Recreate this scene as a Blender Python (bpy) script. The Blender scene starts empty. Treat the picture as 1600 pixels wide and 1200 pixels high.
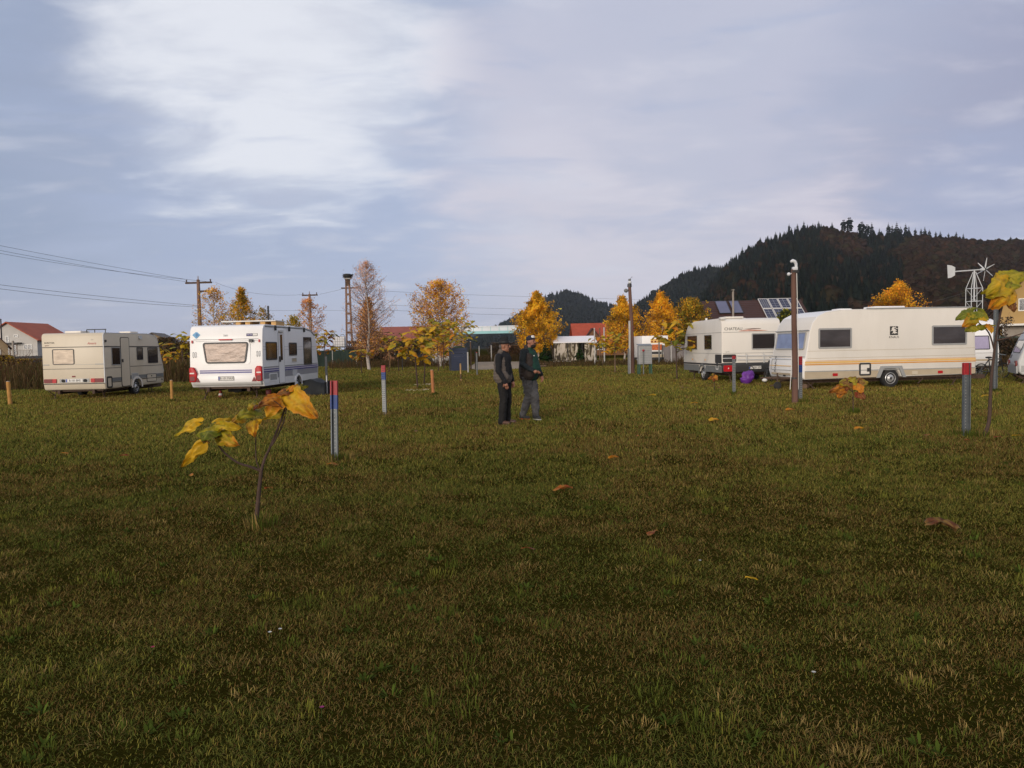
import bpy, bmesh, math, random
import numpy as np
from mathutils import Vector, Matrix, noise as mnoise
R = math.radians
sc = bpy.context.scene
COL = sc.collection

# ------------------------------------------------------------------ camera
CAM_H, FPX = 1.57, 1200.0
PITCH, ROLL = R(2.72), R(1.12)
cam_d = bpy.data.cameras.new('camera')
cam_d.sensor_width = 36.0
cam_d.lens = 36.0 * FPX / 1600.0
cam_d.clip_start, cam_d.clip_end = 0.05, 30000
cam = bpy.data.objects.new('camera', cam_d)
COL.objects.link(cam)
CM = Matrix.Rotation(math.pi / 2 - PITCH, 3, 'X') @ Matrix.Rotation(-ROLL, 3, 'Z')
cam.matrix_world = Matrix.Translation((0, 0, CAM_H)) @ CM.to_4x4()
sc.camera = cam

# ------------------------------------------------------------------ sky
SUN_EL, SUN_AZ = R(8.5), R(-26)          # low sun behind the photographer, a little to the left
w = bpy.data.worlds.new('World'); sc.world = w; w.use_nodes = True
nt = w.node_tree; nt.nodes.clear(); L = nt.links.new
def N(t, **k):
    n = nt.nodes.new(t)
    for a, b in k.items(): setattr(n, a, b)
    return n
def MATH(op, a, b=None, clamp=False):
    n = N('ShaderNodeMath', operation=op, use_clamp=clamp)
    for i, s in enumerate((a, b)):
        if s is None: continue
        if isinstance(s, (int, float)): n.inputs[i].default_value = s
        else: L(s, n.inputs[i])
    return n.outputs[0]
def VM(op, a, b=None):
    n = N('ShaderNodeVectorMath', operation=op)
    for i, s in enumerate((a, b)):
        if s is None: continue
        if isinstance(s, (tuple, list)): n.inputs[i].default_value = s
        else: L(s, n.inputs[i])
    return n.outputs['Value'] if op == 'DOT_PRODUCT' else n.outputs[0]
def MIX(f, a, b):
    n = N('ShaderNodeMix', data_type='RGBA')
    for i, s in ((0, f), (6, a), (7, b)):
        if isinstance(s, (int, float)): n.inputs[i].default_value = s
        elif isinstance(s, (tuple, list)): n.inputs[i].default_value = (*s, 1)
        else: L(s, n.inputs[i])
    return n.outputs[2]
def RAMP(f, lo, hi):
    n = N('ShaderNodeMapRange', interpolation_type='SMOOTHSTEP')
    L(f, n.inputs[0]); n.inputs[1].default_value = lo; n.inputs[2].default_value = hi
    return n.outputs[0]
def NOISE(v, scale, detail, rough=0.55, dist=0.0):
    n = N('ShaderNodeTexNoise'); L(v, n.inputs['Vector'])
    n.inputs['Scale'].default_value = scale; n.inputs['Detail'].default_value = detail
    n.inputs['Roughness'].default_value = rough; n.inputs['Distortion'].default_value = dist
    return n.outputs[0]
tc = N('ShaderNodeTexCoord'); D = tc.outputs['Generated']
sep = N('ShaderNodeSeparateXYZ'); L(D, sep.inputs[0])
zz = MATH('ADD', MATH('ABSOLUTE', sep.outputs[2]), 0.16)
cmb = N('ShaderNodeCombineXYZ')
L(MATH('DIVIDE', sep.outputs[0], zz), cmb.inputs[0]); L(MATH('DIVIDE', sep.outputs[1], zz), cmb.inputs[1])
CP = cmb.outputs[0]
n_big = NOISE(VM('ADD', CP, (3.1, 7.7, 0)), 0.9, 8, 0.58, 0.3)
n_mid = NOISE(VM('MULTIPLY', CP, (1.0, 1.5, 1)), 2.0, 8, 0.55, 0.3)
n_wisp = NOISE(VM('ADD', VM('MULTIPLY', D, (2.2, 2.2, 11.0)), (1.7, 0.3, 4.0)), 2.0, 6, 0.58, 0.5)
def sdir(px, py):
    v = CM @ Vector(((px - 800) / FPX, (600 - py) / FPX, -1)); v.normalize(); return tuple(v)
def LOBE(px, py, inner, outer, warp=0.5):     # a cloud bank round one direction of the sky, its edge broken up by the noise
    d = VM('DOT_PRODUCT', VM('NORMALIZE', VM('ADD', D, (0, 0, 0))), sdir(px, py))
    a = MATH('SUBTRACT', 1.0, d)
    a = MATH('ADD', a, MATH('MULTIPLY', MATH('SUBTRACT', n_mid, 0.5), warp * outer))
    return MATH('SUBTRACT', 1.0, RAMP(a, inner, outer))
n_cov = MATH('ADD', MATH('MULTIPLY', n_big, 0.62), MATH('MULTIPLY', n_mid, 0.38))
c = MIX(RAMP(n_cov, 0.41, 0.57), (0.385, 0.465, 0.64), (0.66, 0.685, 0.80))
c = MIX(MATH('MULTIPLY', LOBE(130, 290, 0.0, 0.15, 1.5), 0.85), c, (0.275, 0.355, 0.53))
c = MIX(MATH('MULTIPLY', LOBE(400, 210, 0.0, 0.05, 2.2), 0.8), c, (0.35, 0.405, 0.56))
c = MIX(MATH('MULTIPLY', LOBE(800, 330, 0.0, 0.05, 2.2), 0.45), c, (0.45, 0.52, 0.71))
c = MIX(MATH('MULTIPLY', LOBE(480, 400, 0.0, 0.05, 1.5), 0.5), c, (0.48, 0.57, 0.79))
c = MIX(MATH('MULTIPLY', LOBE(430, 85, 0.0, 0.026, 2.4), 0.9), c, (0.90, 0.92, 0.98))
c = MIX(MATH('MULTIPLY', LOBE(1080, 260, 0.0, 0.07, 1.8), 0.8), c, (0.78, 0.73, 0.80))
c = MIX(MATH('MULTIPLY', LOBE(1420, 250, 0.0, 0.03, 1.8), 0.7), c, (0.74, 0.67, 0.76))
c = MIX(MATH('MULTIPLY', LOBE(1540, 150, 0.0, 0.022, 2.0), 0.9), c, (0.34, 0.37, 0.53))
c = MIX(MATH('MULTIPLY', LOBE(1150, 40, 0.0, 0.05, 2.0), 0.65), c, (0.47, 0.52, 0.68))
c = MIX(MATH('MULTIPLY', LOBE(1530, 345, 0.0, 0.010, 1.0), 0.5), c, (0.40, 0.48, 0.70))
streak = RAMP(n_mid, 0.52, 0.68)
c = MIX(MATH('MULTIPLY', streak, 0.22), c, (0.78, 0.77, 0.85))
dark = RAMP(n_wisp, 0.52, 0.72)
c = MIX(MATH('MULTIPLY', dark, 0.40), c, (0.38, 0.46, 0.67))
c = MIX(0.08, c, (0.57, 0.58, 0.68))
# horizon band
hz = MATH('SUBTRACT', 1.0, RAMP(sep.outputs[2], 0.0, 0.13))
c = MIX(MATH('MULTIPLY', hz, 0.5), c, (0.65, 0.66, 0.79))
# evening glow of the low sun in the cloud behind the photographer
SD = Vector((math.sin(SUN_AZ) * math.cos(SUN_EL), -math.cos(SUN_AZ) * math.cos(SUN_EL), math.sin(SUN_EL)))
gl = RAMP(VM('DOT_PRODUCT', D, tuple(SD)), 0.35, 1.0)

c = MIX(gl, c, (1.10, 0.93, 0.78))
sky = N('ShaderNodeTexSky', sky_type='NISHITA', sun_disc=False)
sky.sun_elevation = SUN_EL; sky.sun_rotation = math.pi - SUN_AZ if False else math.pi + SUN_AZ
c10 = N('ShaderNodeVectorMath', operation='SCALE'); L(c, c10.inputs[0]); c10.inputs['Scale'].default_value = 10.0
col = MIX(0.94, sky.outputs[0], c10.outputs[0])
bg = N('ShaderNodeBackground'); bg.inputs[1].default_value = 0.1; L(col, bg.inputs[0])
wo = N('ShaderNodeOutputWorld'); L(bg.outputs[0], wo.inputs[0])

sd = bpy.data.lights.new('sun', 'SUN'); sd.energy = 3.0; sd.angle = R(24); sd.color = (1.0, 0.91, 0.81)
so = bpy.data.objects.new('sun', sd); COL.objects.link(so)
so.rotation_euler = SD.to_track_quat('Z', 'Y').to_euler()

sc.view_settings.view_transform = 'Standard'; sc.view_settings.look = 'None'
sc.view_settings.exposure = 0.0; sc.view_settings.gamma = 1.0
sc.view_settings.use_curve_mapping = False

# ------------------------------------------------------------------ pixel <-> place
def ray(px, py):
    return CM @ Vector(((px - 800) / FPX, (600 - py) / FPX, -1))
def A(px, py, Y):                       # the point seen at a pixel, Y metres ahead
    v = ray(px, py); return Vector((v.x / v.y * Y, Y, CAM_H + v.z / v.y * Y))
def P(px, py, z=0.0):                   # the ground point seen at a pixel
    v = ray(px, py); k = (z - CAM_H) / v.z
    return Vector((v.x * k, v.y * k, z))
def GX(px, Y):                          # ground point below pixel column px at distance Y
    lo = 545.0
    for _ in range(12):
        a = A(px, lo, Y); lo += a.z * FPX / Y
    a = A(px, lo, Y); return Vector((a.x, Y, 0))

# ------------------------------------------------------------------ materials
def mat(name, color, rough=0.6, var=0.15, scale=6.0, bump=0.0, bscale=None, metal=0.0, attr=False, spec=0.4,
        dirt=None, dirt_amt=0.0, stretch=(1, 1, 1), trans=0.0, coat=0.0, subsurf=0.0):
    m = bpy.data.materials.new(name); m.use_nodes = True
    t = m.node_tree; t.nodes.clear(); l = t.links.new
    out = t.nodes.new('ShaderNodeOutputMaterial'); b = t.nodes.new('ShaderNodeBsdfPrincipled')
    l(b.outputs[0], out.inputs[0])
    tcn = t.nodes.new('ShaderNodeTexCoord'); mp = t.nodes.new('ShaderNodeMapping')
    l(tcn.outputs['Object'], mp.inputs[0]); mp.inputs['Scale'].default_value = stretch
    nz = t.nodes.new('ShaderNodeTexNoise'); l(mp.outputs[0], nz.inputs['Vector'])
    nz.inputs['Scale'].default_value = scale; nz.inputs['Detail'].default_value = 6
    mr = t.nodes.new('ShaderNodeMapRange'); l(nz.outputs[0], mr.inputs[0])
    mr.inputs[1].default_value = 0.25; mr.inputs[2].default_value = 0.75
    mr.inputs[3].default_value = 1 - var; mr.inputs[4].default_value = 1 + var
    mul = t.nodes.new('ShaderNodeVectorMath'); mul.operation = 'SCALE'
    l(mr.outputs[0], mul.inputs['Scale'])
    if attr:
        at = t.nodes.new('ShaderNodeAttribute'); at.attribute_name = 'col'; l(at.outputs['Color'], mul.inputs[0])
    else:
        mul.inputs[0].default_value = color
    src = mul.outputs[0]
    if dirt:
        n2 = t.nodes.new('ShaderNodeTexNoise'); l(mp.outputs[0], n2.inputs['Vector'])
        n2.inputs['Scale'].default_value = scale * 0.45; n2.inputs['Detail'].default_value = 8; n2.inputs['Roughness'].default_value = 0.7
        m2 = t.nodes.new('ShaderNodeMapRange'); l(n2.outputs[0], m2.inputs[0])
        m2.inputs[1].default_value = 0.48; m2.inputs[2].default_value = 0.78; m2.inputs[4].default_value = dirt_amt
        mx = t.nodes.new('ShaderNodeMix'); mx.data_type = 'RGBA'
        l(m2.outputs[0], mx.inputs[0]); l(src, mx.inputs[6]); mx.inputs[7].default_value = (*dirt, 1)
        src = mx.outputs[2]
    l(src, b.inputs['Base Color'])
    b.inputs['Roughness'].default_value = rough; b.inputs['Metallic'].default_value = metal
    b.inputs['Specular IOR Level'].default_value = spec
    if coat: b.inputs['Coat Weight'].default_value = coat
    if subsurf: 
        b.inputs['Subsurface Weight'].default_value = subsurf; b.inputs['Subsurface Radius'].default_value = (0.01, 0.004, 0.002)
    if bump:
        n3 = t.nodes.new('ShaderNodeTexNoise'); l(mp.outputs[0], n3.inputs['Vector'])
        n3.inputs['Scale'].default_value = bscale or scale * 3; n3.inputs['Detail'].default_value = 4
        bp = t.nodes.new('ShaderNodeBump'); bp.inputs['Strength'].default_value = bump; bp.inputs['Distance'].default_value = 0.02
        l(n3.outputs[0], bp.inputs['Height']); l(bp.outputs[0], b.inputs['Normal'])
    if trans:                            # thin leaves let light through
        tr = t.nodes.new('ShaderNodeBsdfTranslucent'); l(src, tr.inputs[0])
        ms = t.nodes.new('ShaderNodeMixShader'); ms.inputs[0].default_value = trans
        l(b.outputs[0], ms.inputs[1]); l(tr.outputs[0], ms.inputs[2]); l(ms.outputs[0], out.inputs[0])
    return m

# ------------------------------------------------------------------ mesh helpers
class PF:                                # a working plane: origin, two unit axes, outward normal
    def __init__(s, o, u, v):
        s.o = Vector(o); s.u = Vector(u).normalized(); s.v = Vector(v).normalized(); s.n = s.u.cross(s.v).normalized()
    def pt(s, a, b, d=0.0): return s.o + s.u * a + s.v * b + s.n * d
def rrect(a0, a1, b0, b1, r=0.03, n=4):
    pts = []
    for cx, cy, s in ((a1 - r, b0 + r, -90), (a1 - r, b1 - r, 0), (a0 + r, b1 - r, 90), (a0 + r, b0 + r, 180)):
        for i in range(n + 1):
            t = R(s + 90 * i / n); pts.append((cx + r * math.cos(t), cy + r * math.sin(t)))
    return pts
def circ(cx, cy, r, n=20): return [(cx + r * math.cos(2 * math.pi * i / n), cy + r * math.sin(2 * math.pi * i / n)) for i in range(n)]
class MB:
    def __init__(s): s.v = []; s.f = []; s.m = []; s.c = None
    def add(s, vs, fs, m=0, col=None):
        k = len(s.v); s.v.extend(tuple(p) for p in vs)
        for f in fs: s.f.append(tuple(i + k for i in f)); s.m.append(m)
        if col is not None:
            if s.c is None: s.c = []
            s.c.extend([col] * len(vs) if isinstance(col[0], (int, float)) else col)
        return s
    def box(s, x0, x1, y0, y1, z0, z1, m=0):
        return s.add([(x0, y0, z0), (x1, y0, z0), (x1, y1, z0), (x0, y1, z0), (x0, y0, z1), (x1, y0, z1), (x1, y1, z1), (x0, y1, z1)],
                     [(0, 3, 2, 1), (4, 5, 6, 7), (0, 1, 5, 4), (1, 2, 6, 5), (2, 3, 7, 6), (3, 0, 4, 7)], m)
    def prism(s, pf, pts, d0, d1, m=0):
        n = len(pts)
        vs = [pf.pt(a, b, d0) for a, b in pts] + [pf.pt(a, b, d1) for a, b in pts]
        return s.add(vs, [tuple(range(n - 1, -1, -1)), tuple(range(n, 2 * n))] + [(i, (i + 1) % n, n + (i + 1) % n, n + i) for i in range(n)], m)
    def pbox(s, pf, a0, a1, b0, b1, d0, d1, m=0): return s.prism(pf, [(a0, b0), (a1, b0), (a1, b1), (a0, b1)], d0, d1, m)
    def ring(s, pf, outer, inner, d0, d1, m=0):          # frame between two outlines of equal count
        n = len(outer); vs = []
        for o, d in ((outer, d0), (outer, d1), (inner, d1), (inner, d0)): vs += [pf.pt(a, b, d) for a, b in o]
        fs = []
        for k in range(4):
            for i in range(n):
                j = (i + 1) % n; a, b = k * n, ((k + 1) % 4) * n
                fs.append((a + i, a + j, b + j, b + i))
        return s.add(vs, fs, m)
    def tube(s, pts, r, n=8, m=0, cap=True, col=None, sq=1.0):
        pts = [Vector(p) for p in pts]; rs = r if isinstance(r, (list, tuple)) else [r] * len(pts)
        vs = []; ref = None
        for i, p in enumerate(pts):
            t = (pts[min(i + 1, len(pts) - 1)] - pts[max(i - 1, 0)])
            t = t.normalized() if t.length > 1e-9 else Vector((0, 0, 1))
            if ref is None: ref = Vector((1, 0, 0)) if abs(t.x) < 0.9 else Vector((0, 1, 0))
            u = (ref - t * ref.dot(t)).normalized(); v = t.cross(u); ref = u
            for k in range(n):
                a = 2 * math.pi * k / n; vs.append(p + u * (rs[i] * math.cos(a)) + v * (rs[i] * sq * math.sin(a)))
        fs = [(i * n + k, i * n + (k + 1) % n, (i + 1) * n + (k + 1) % n, (i + 1) * n + k) for i in range(len(pts) - 1) for k in range(n)]
        if cap: fs += [tuple(range(n - 1, -1, -1)), tuple((len(pts) - 1) * n + k for k in range(n))]
        return s.add(vs, fs, m, col)
    def lathe(s, pf, prof, n=24, m=0):                    # profile (radius, distance along normal)
        vs = [pf.pt(r * math.cos(2 * math.pi * k / n), r * math.sin(2 * math.pi * k / n), d) for r, d in prof for k in range(n)]
        fs = [(i * n + k, i * n + (k + 1) % n, (i + 1) * n + (k + 1) % n, (i + 1) * n + k) for i in range(len(prof) - 1) for k in range(n)]
        fs += [tuple(range(n - 1, -1, -1)), tuple((len(prof) - 1) * n + k for k in range(n))]
        return s.add(vs, fs, m)
    def ball(s, c, r, nu=14, nv=9, m=0, mtx=None):
        c = Vector(c); r = Vector(r) if not isinstance(r, (int, float)) else Vector((r, r, r)); vs = []
        for j in range(nv + 1):
            t = math.pi * j / nv
            for i in range(nu):
                a = 2 * math.pi * i / nu
                p = Vector((r.x * math.sin(t) * math.cos(a), r.y * math.sin(t) * math.sin(a), r.z * math.cos(t)))
                vs.append(c + (mtx @ p if mtx else p))
        fs = [(j * nu + i, (j + 1) * nu + i, (j + 1) * nu + (i + 1) % nu, j * nu + (i + 1) % nu) for j in range(nv) for i in range(nu)]
        return s.add(vs, fs, m)
    def mesh(s, name, mats, smooth=None, bevel=0.0, seg=2, clean=False):
        me = bpy.data.meshes.new(name); me.from_pydata(s.v, [], s.f)
        for x in (mats if isinstance(mats, (list, tuple)) else [mats]): me.materials.append(x)
        me.polygons.foreach_set('material_index', s.m)
        if s.c is not None:
            ca = me.color_attributes.new('col', 'FLOAT_COLOR', 'POINT')
            ca.data.foreach_set('color', np.array([(*q[:3], 1.0) for q in s.c], dtype=np.float32).ravel())
        if bevel or clean:
            bm = bmesh.new(); bm.from_mesh(me)
            bmesh.ops.recalc_face_normals(bm, faces=bm.faces)
            if bevel:
                es = [e for e in bm.edges if len(e.link_faces) == 2 and e.calc_face_angle(0) > 0.6]
                bmesh.ops.bevel(bm, geom=es, offset=bevel, segments=seg, affect='EDGES', profile=0.5, clamp_overlap=True)
            bm.to_mesh(me); bm.free()
        if smooth is not None:
            me.shade_smooth(); me.set_sharp_from_angle(angle=R(smooth))
        me.update()
        return me
    def build(s, name, mats, parent=None, smooth=40, bevel=0.0, seg=2, loc=None, clean=True):
        o = bpy.data.objects.new(name, s.mesh(name, mats, smooth, bevel, seg, clean)); COL.objects.link(o)
        if parent: o.parent = parent
        if loc is not None: o.location = loc
        return o
def tag(o, label=None, cat=None, group=None, kind=None):
    if label: o['label'] = label
    if cat: o['category'] = cat
    if group: o['group'] = group
    if kind: o['kind'] = kind
    return o
def thing(name, label, cat, loc=(0, 0, 0), rz=0.0, group=None):
    o = bpy.data.objects.new(name, None); COL.objects.link(o); o.empty_display_size = 0.3
    o.location = loc; o.rotation_euler = (0, 0, rz)
    return tag(o, label, cat, group)
def dup(root, loc, rz=None, label=None, scale=None):
    def cp(o, parent):
        c = o.copy(); COL.objects.link(c); c.parent = parent
        for ch in list(o.children): cp(ch, c)
        return c
    r = cp(root, None); r.location = loc
    if rz is not None: r.rotation_euler = (0, 0, rz)
    if scale is not None: r.scale = scale if isinstance(scale, (tuple, list)) else (scale,) * 3
    if label: r['label'] = label
    return r
def np_mesh(name, V, F, mats, col=None, smooth=False, mi=None):   # fast mesh from arrays, F all with the same count
    V = np.asarray(V, np.float32); F = np.asarray(F, np.int32); nf, k = F.shape
    me = bpy.data.meshes.new(name)
    me.vertices.add(len(V)); me.vertices.foreach_set('co', V.ravel())
    me.loops.add(nf * k); me.loops.foreach_set('vertex_index', F.ravel())
    me.polygons.add(nf); me.polygons.foreach_set('loop_start', np.arange(0, nf * k, k, dtype=np.int32))
    me.polygons.foreach_set('loop_total', np.full(nf, k, np.int32))
    for x in (mats if isinstance(mats, (list, tuple)) else [mats]): me.materials.append(x)
    if mi is not None: me.polygons.foreach_set('material_index', np.asarray(mi, np.int32))
    if col is not None:
        ca = me.color_attributes.new('col', 'FLOAT_COLOR', 'POINT')
        C4 = np.ones((len(V), 4), np.float32); C4[:, :3] = col; ca.data.foreach_set('color', C4.ravel())
    me.update(calc_edges=True); me.validate()
    if smooth: me.shade_smooth()
    return me
def add_mesh(name, me, parent=None, loc=None):
    o = bpy.data.objects.new(name, me); COL.objects.link(o)
    if parent: o.parent = parent
    if loc is not None: o.location = loc
    return o
def text(s, pf, a, b, h, m, parent, name='lettering', align='CENTER', d=0.004, shear=0.0, xs=1.0):
    cu = bpy.data.curves.new(name, 'FONT'); cu.body = s; cu.size = h * 1.4; cu.align_x = align; cu.align_y = 'CENTER'
    cu.extrude = 0.001; cu.shear = shear; cu.resolution_u = 2
    t = bpy.data.objects.new(name, cu); COL.objects.link(t)
    dg = bpy.context.evaluated_depsgraph_get(); dg.update()
    me = bpy.data.meshes.new_from_object(t.evaluated_get(dg))
    COL.objects.unlink(t); bpy.data.objects.remove(t); bpy.data.curves.remove(cu)
    me.transform(Matrix.Diagonal((xs, 1, 1, 1)))
    o_ = pf.pt(a, b, d); M4 = Matrix((pf.u, pf.v, pf.n)).transposed().to_4x4(); M4.translation = o_
    me.transform(M4); me.materials.clear(); me.materials.append(m); me.name = name
    o = bpy.data.objects.new(name, me); COL.objects.link(o); o.parent = parent
    return o
# ------------------------------------------------------------------ meadow
rng = np.random.default_rng(7)
def meadow_mat():
    m = bpy.data.materials.new('meadow_soil'); m.use_nodes = True
    t = m.node_tree; l = t.links.new; b = t.nodes['Principled BSDF']
    tcn = t.nodes.new('ShaderNodeTexCoord')
    def nz(s, d, r=0.6):
        n = t.nodes.new('ShaderNodeTexNoise'); l(tcn.outputs['Object'], n.inputs['Vector'])
        n.inputs['Scale'].default_value = s; n.inputs['Detail'].default_value = d; n.inputs['Roughness'].default_value = r; return n.outputs[0]
    def ramp(f, stops):
        n = t.nodes.new('ShaderNodeValToRGB'); l(f, n.inputs[0]); e = n.color_ramp.elements
        e[0].position, e[0].color = stops[0][0], (*stops[0][1], 1); e[1].position, e[1].color = stops[-1][0], (*stops[-1][1], 1)
        for p, c_ in stops[1:-1]:
            q = e.new(p); q.color = (*c_, 1)
        return n.outputs[0]
    def mix(f, a, b_, bt='MIX'):
        n = t.nodes.new('ShaderNodeMix'); n.data_type = 'RGBA'; n.blend_type = bt
        for i, s in ((0, f), (6, a), (7, b_)):
            if isinstance(s, float): n.inputs[i].default_value = s
            else: l(s, n.inputs[i])
        return n.outputs[2]
    c1 = ramp(nz(0.22, 6), [(0.3, (0.070, 0.056, 0.010)), (0.5, (0.060, 0.060, 0.010)), (0.72, (0.085, 0.054, 0.014))])
    c2 = ramp(nz(2.6, 8, 0.7), [(0.3, (0.035, 0.033, 0.007)), (0.55, (0.065, 0.060, 0.011)), (0.75, (0.105, 0.070, 0.020))])
    c3 = mix(0.5, c1, c2)
    fine = ramp(nz(34.0, 6, 0.75), [(0.3, (0.14, 0.13, 0.11)), (0.7, (0.62, 0.58, 0.50))])
    c4 = mix(0.9, c3, fine, 'MULTIPLY')
    l(c4, b.inputs['Base Color']); b.inputs['Roughness'].default_value = 0.95; b.inputs['Specular IOR Level'].default_value = 0.0
    bp = t.nodes.new('ShaderNodeBump'); bp.inputs['Strength'].default_value = 0.8; bp.inputs['Distance'].default_value = 0.05
    l(nz(14.0, 8, 0.7), bp.inputs['Height']); l(bp.outputs[0], b.inputs['Normal'])
    return m
M_SOIL = meadow_mat()
xs = np.concatenate([-np.geomspace(9000, 40, 22), np.linspace(-36, 36, 37), np.geomspace(40, 9000, 22)])
ys = np.concatenate([[-9000, -2000, -300, -60], np.linspace(-20, 100, 41), np.geomspace(110, 12000, 24)])
gx, gy = np.meshgrid(xs, ys); V = np.stack([gx.ravel(), gy.ravel(), np.zeros(gx.size)], 1)
nx, ny = len(xs), len(ys); ii = (np.arange(ny - 1)[:, None] * nx + np.arange(nx - 1)[None]).ravel()
ground = add_mesh('ground', np_mesh('ground', V, np.stack([ii, ii + 1, ii + nx + 1, ii + nx], 1), M_SOIL))
tag(ground, 'flat mown autumn meadow reaching to the hills', 'meadow', kind='structure')

def vnoise(x, y, s, seed=0):             # smooth value noise for colour drifts in the grass
    r = np.random.default_rng(seed); T = r.random((64, 64)); x = x * s + 1000; y = y * s + 1000
    i = np.floor(x).astype(int); j = np.floor(y).astype(int); fx = x - i; fy = y - j
    fx = fx * fx * (3 - 2 * fx); fy = fy * fy * (3 - 2 * fy); g = lambda a, b: T[a % 64, b % 64]
    return (g(i, j) * (1 - fx) + g(i + 1, j) * fx) * (1 - fy) + (g(i, j + 1) * (1 - fx) + g(i + 1, j + 1) * fx) * fy
GRAVEL = [P(*q) for q in ((733, 574), (738, 577), (752, 578.6), (770, 577.4), (786, 579), (800, 577), (818, 575.5), (834, 571.5), (862, 569), (866, 567), (842, 564.6), (800, 565.2), (770, 564.6), (745, 565.6))]
def in_poly(x, y, poly):
    c_ = np.zeros(len(x), bool); n = len(poly)
    for i in range(n):
        a, b = poly[i], poly[(i + 1) % n]
        c_ ^= ((a.y > y) != (b.y > y)) & (x < (b.x - a.x) * (y - a.y) / (b.y - a.y + 1e-12) + a.x)
    return c_
def grass_zone(y0, y1, dens, h, wd, margin, segs, ln0=0.25, ln1=1.0):
    hw = lambda y: 0.70 * y + margin; IP = lambda y, *t: np.interp(y, [a for a, b in t], [b for a, b in t])
    area = 0.70 * (y1 * y1 - y0 * y0) + 2 * margin * (y1 - y0); n = int(area * dens)
    y = np.sqrt(rng.random(n) * (y1 * y1 - y0 * y0) + y0 * y0); x = (rng.random(n) * 2 - 1) * hw(y)
    clump = vnoise(x, y, 5.5, 3) * 0.6 + vnoise(x, y, 1.9, 4) * 0.4
    keep = rng.random(n) < np.clip(0.45 + 1.2 * (clump - 0.25), 0.40, 1.0)
    keep &= ~in_poly(x, y, GRAVEL)
    keep &= rng.random(n) < IP(y, (2, 13500), (4.5, 10500), (7, 7000), (10, 3600), (14, 2000), (20, 900), (30, 450), (45, 160), (60, 80), (95, 55)) / dens
    x, y, clump = x[keep], y[keep], clump[keep]; n = len(x)
    big = vnoise(x, y, 0.16, 11) * 0.6 + vnoise(x, y, 0.45, 12) * 0.4
    dry = np.clip((vnoise(x, y, 0.42, 21) * 0.5 + vnoise(x, y, 1.5, 22) * 0.5 - 0.46) * 4.5, 0, 1)
    az = rng.random(n) * 6.283; lean = IP(y, (2, .55), (7, .45), (13, .22), (25, .1)) + rng.random(n) ** 0.6 * IP(y, (2, .85), (13, .88), (30, .78))
    h = IP(y, (2, .024), (7, .030), (11, .045), (20, .062), (40, .070), (70, .08)); wd = IP(y, (2, .0022), (6, .0032), (10, .0055), (14, .0085), (30, .0175), (45, .026), (70, .05)); hh = h * (0.45 + 0.85 * rng.random(n)) * (0.7 + 0.6 * clump); ww = wd * (0.6 + 0.8 * rng.random(n))
    wa = az + 1.57 + (rng.random(n) - 0.5)
    wx, wy = np.cos(wa) * ww * 0.5, np.sin(wa) * ww * 0.5
    dx, dy = np.cos(az) * np.sin(lean), np.sin(az) * np.sin(lean); dz = np.cos(lean)
    u = rng.random(n)
    green = np.array([0.092, 0.104, 0.020]); lime = np.array([0.205, 0.175, 0.034]); straw = np.array([0.260, 0.180, 0.060]); brown = np.array([0.135, 0.080, 0.024])
    pd = 0.17 + 0.45 * dry
    col = np.where((u < pd * 0.20)[:, None], straw, np.where((u < pd)[:, None], brown, np.where((rng.random(n) < -0.05 + 0.9 * big)[:, None], lime, green)))
    col = col * (0.85 + IP(y, (2, .55), (9, .7), (16, 1.05)) * rng.random(n) ** 1.3)[:, None]
    B = np.stack([x, y, np.zeros(n)], 1); W3 = np.stack([wx, wy, np.zeros(n)], 1); T3 = np.stack([dx, dy, dz], 1)
    if segs == 2:
        mid = B + np.stack([dx * 0.35, dy * 0.35, 0.55 * dz + 0.12], 1) * hh[:, None]
        tip = B + T3 * hh[:, None]; tip[:, 2] = np.maximum(tip[:, 2], 0.006)
        V = np.stack([B - W3, B + W3, mid + W3 * 0.8, mid - W3 * 0.8, tip + W3 * 0.12, tip - W3 * 0.12], 1).reshape(-1, 3)
        k = np.arange(n)[:, None] * 6
        F = np.concatenate([k + np.array([[0, 1, 2, 3]]), k + np.array([[3, 2, 4, 5]])])
        C = np.repeat(col, 6, 0)
        return V, F, C
    tip = B + T3 * hh[:, None]
    V = np.stack([B - W3, B + W3, tip + W3 * 0.3, tip - W3 * 0.3], 1).reshape(-1, 3)
    k = np.arange(n)[:, None] * 4
    return V, k + np.array([[0, 1, 2, 3]]), np.repeat(col, 4, 0)
parts_ = [grass_zone(1.9, 4.5, 13500, 0, 0, 0.9, 2), grass_zone(4.5, 9, 10500, 0, 0, 1.0, 1), grass_zone(9, 18, 4600, 0, 0, 1.5, 1), grass_zone(18, 42, 1200, 0, 0, 2.0, 1), grass_zone(42, 95, 200, 0, 0, 2.0, 1)]
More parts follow.
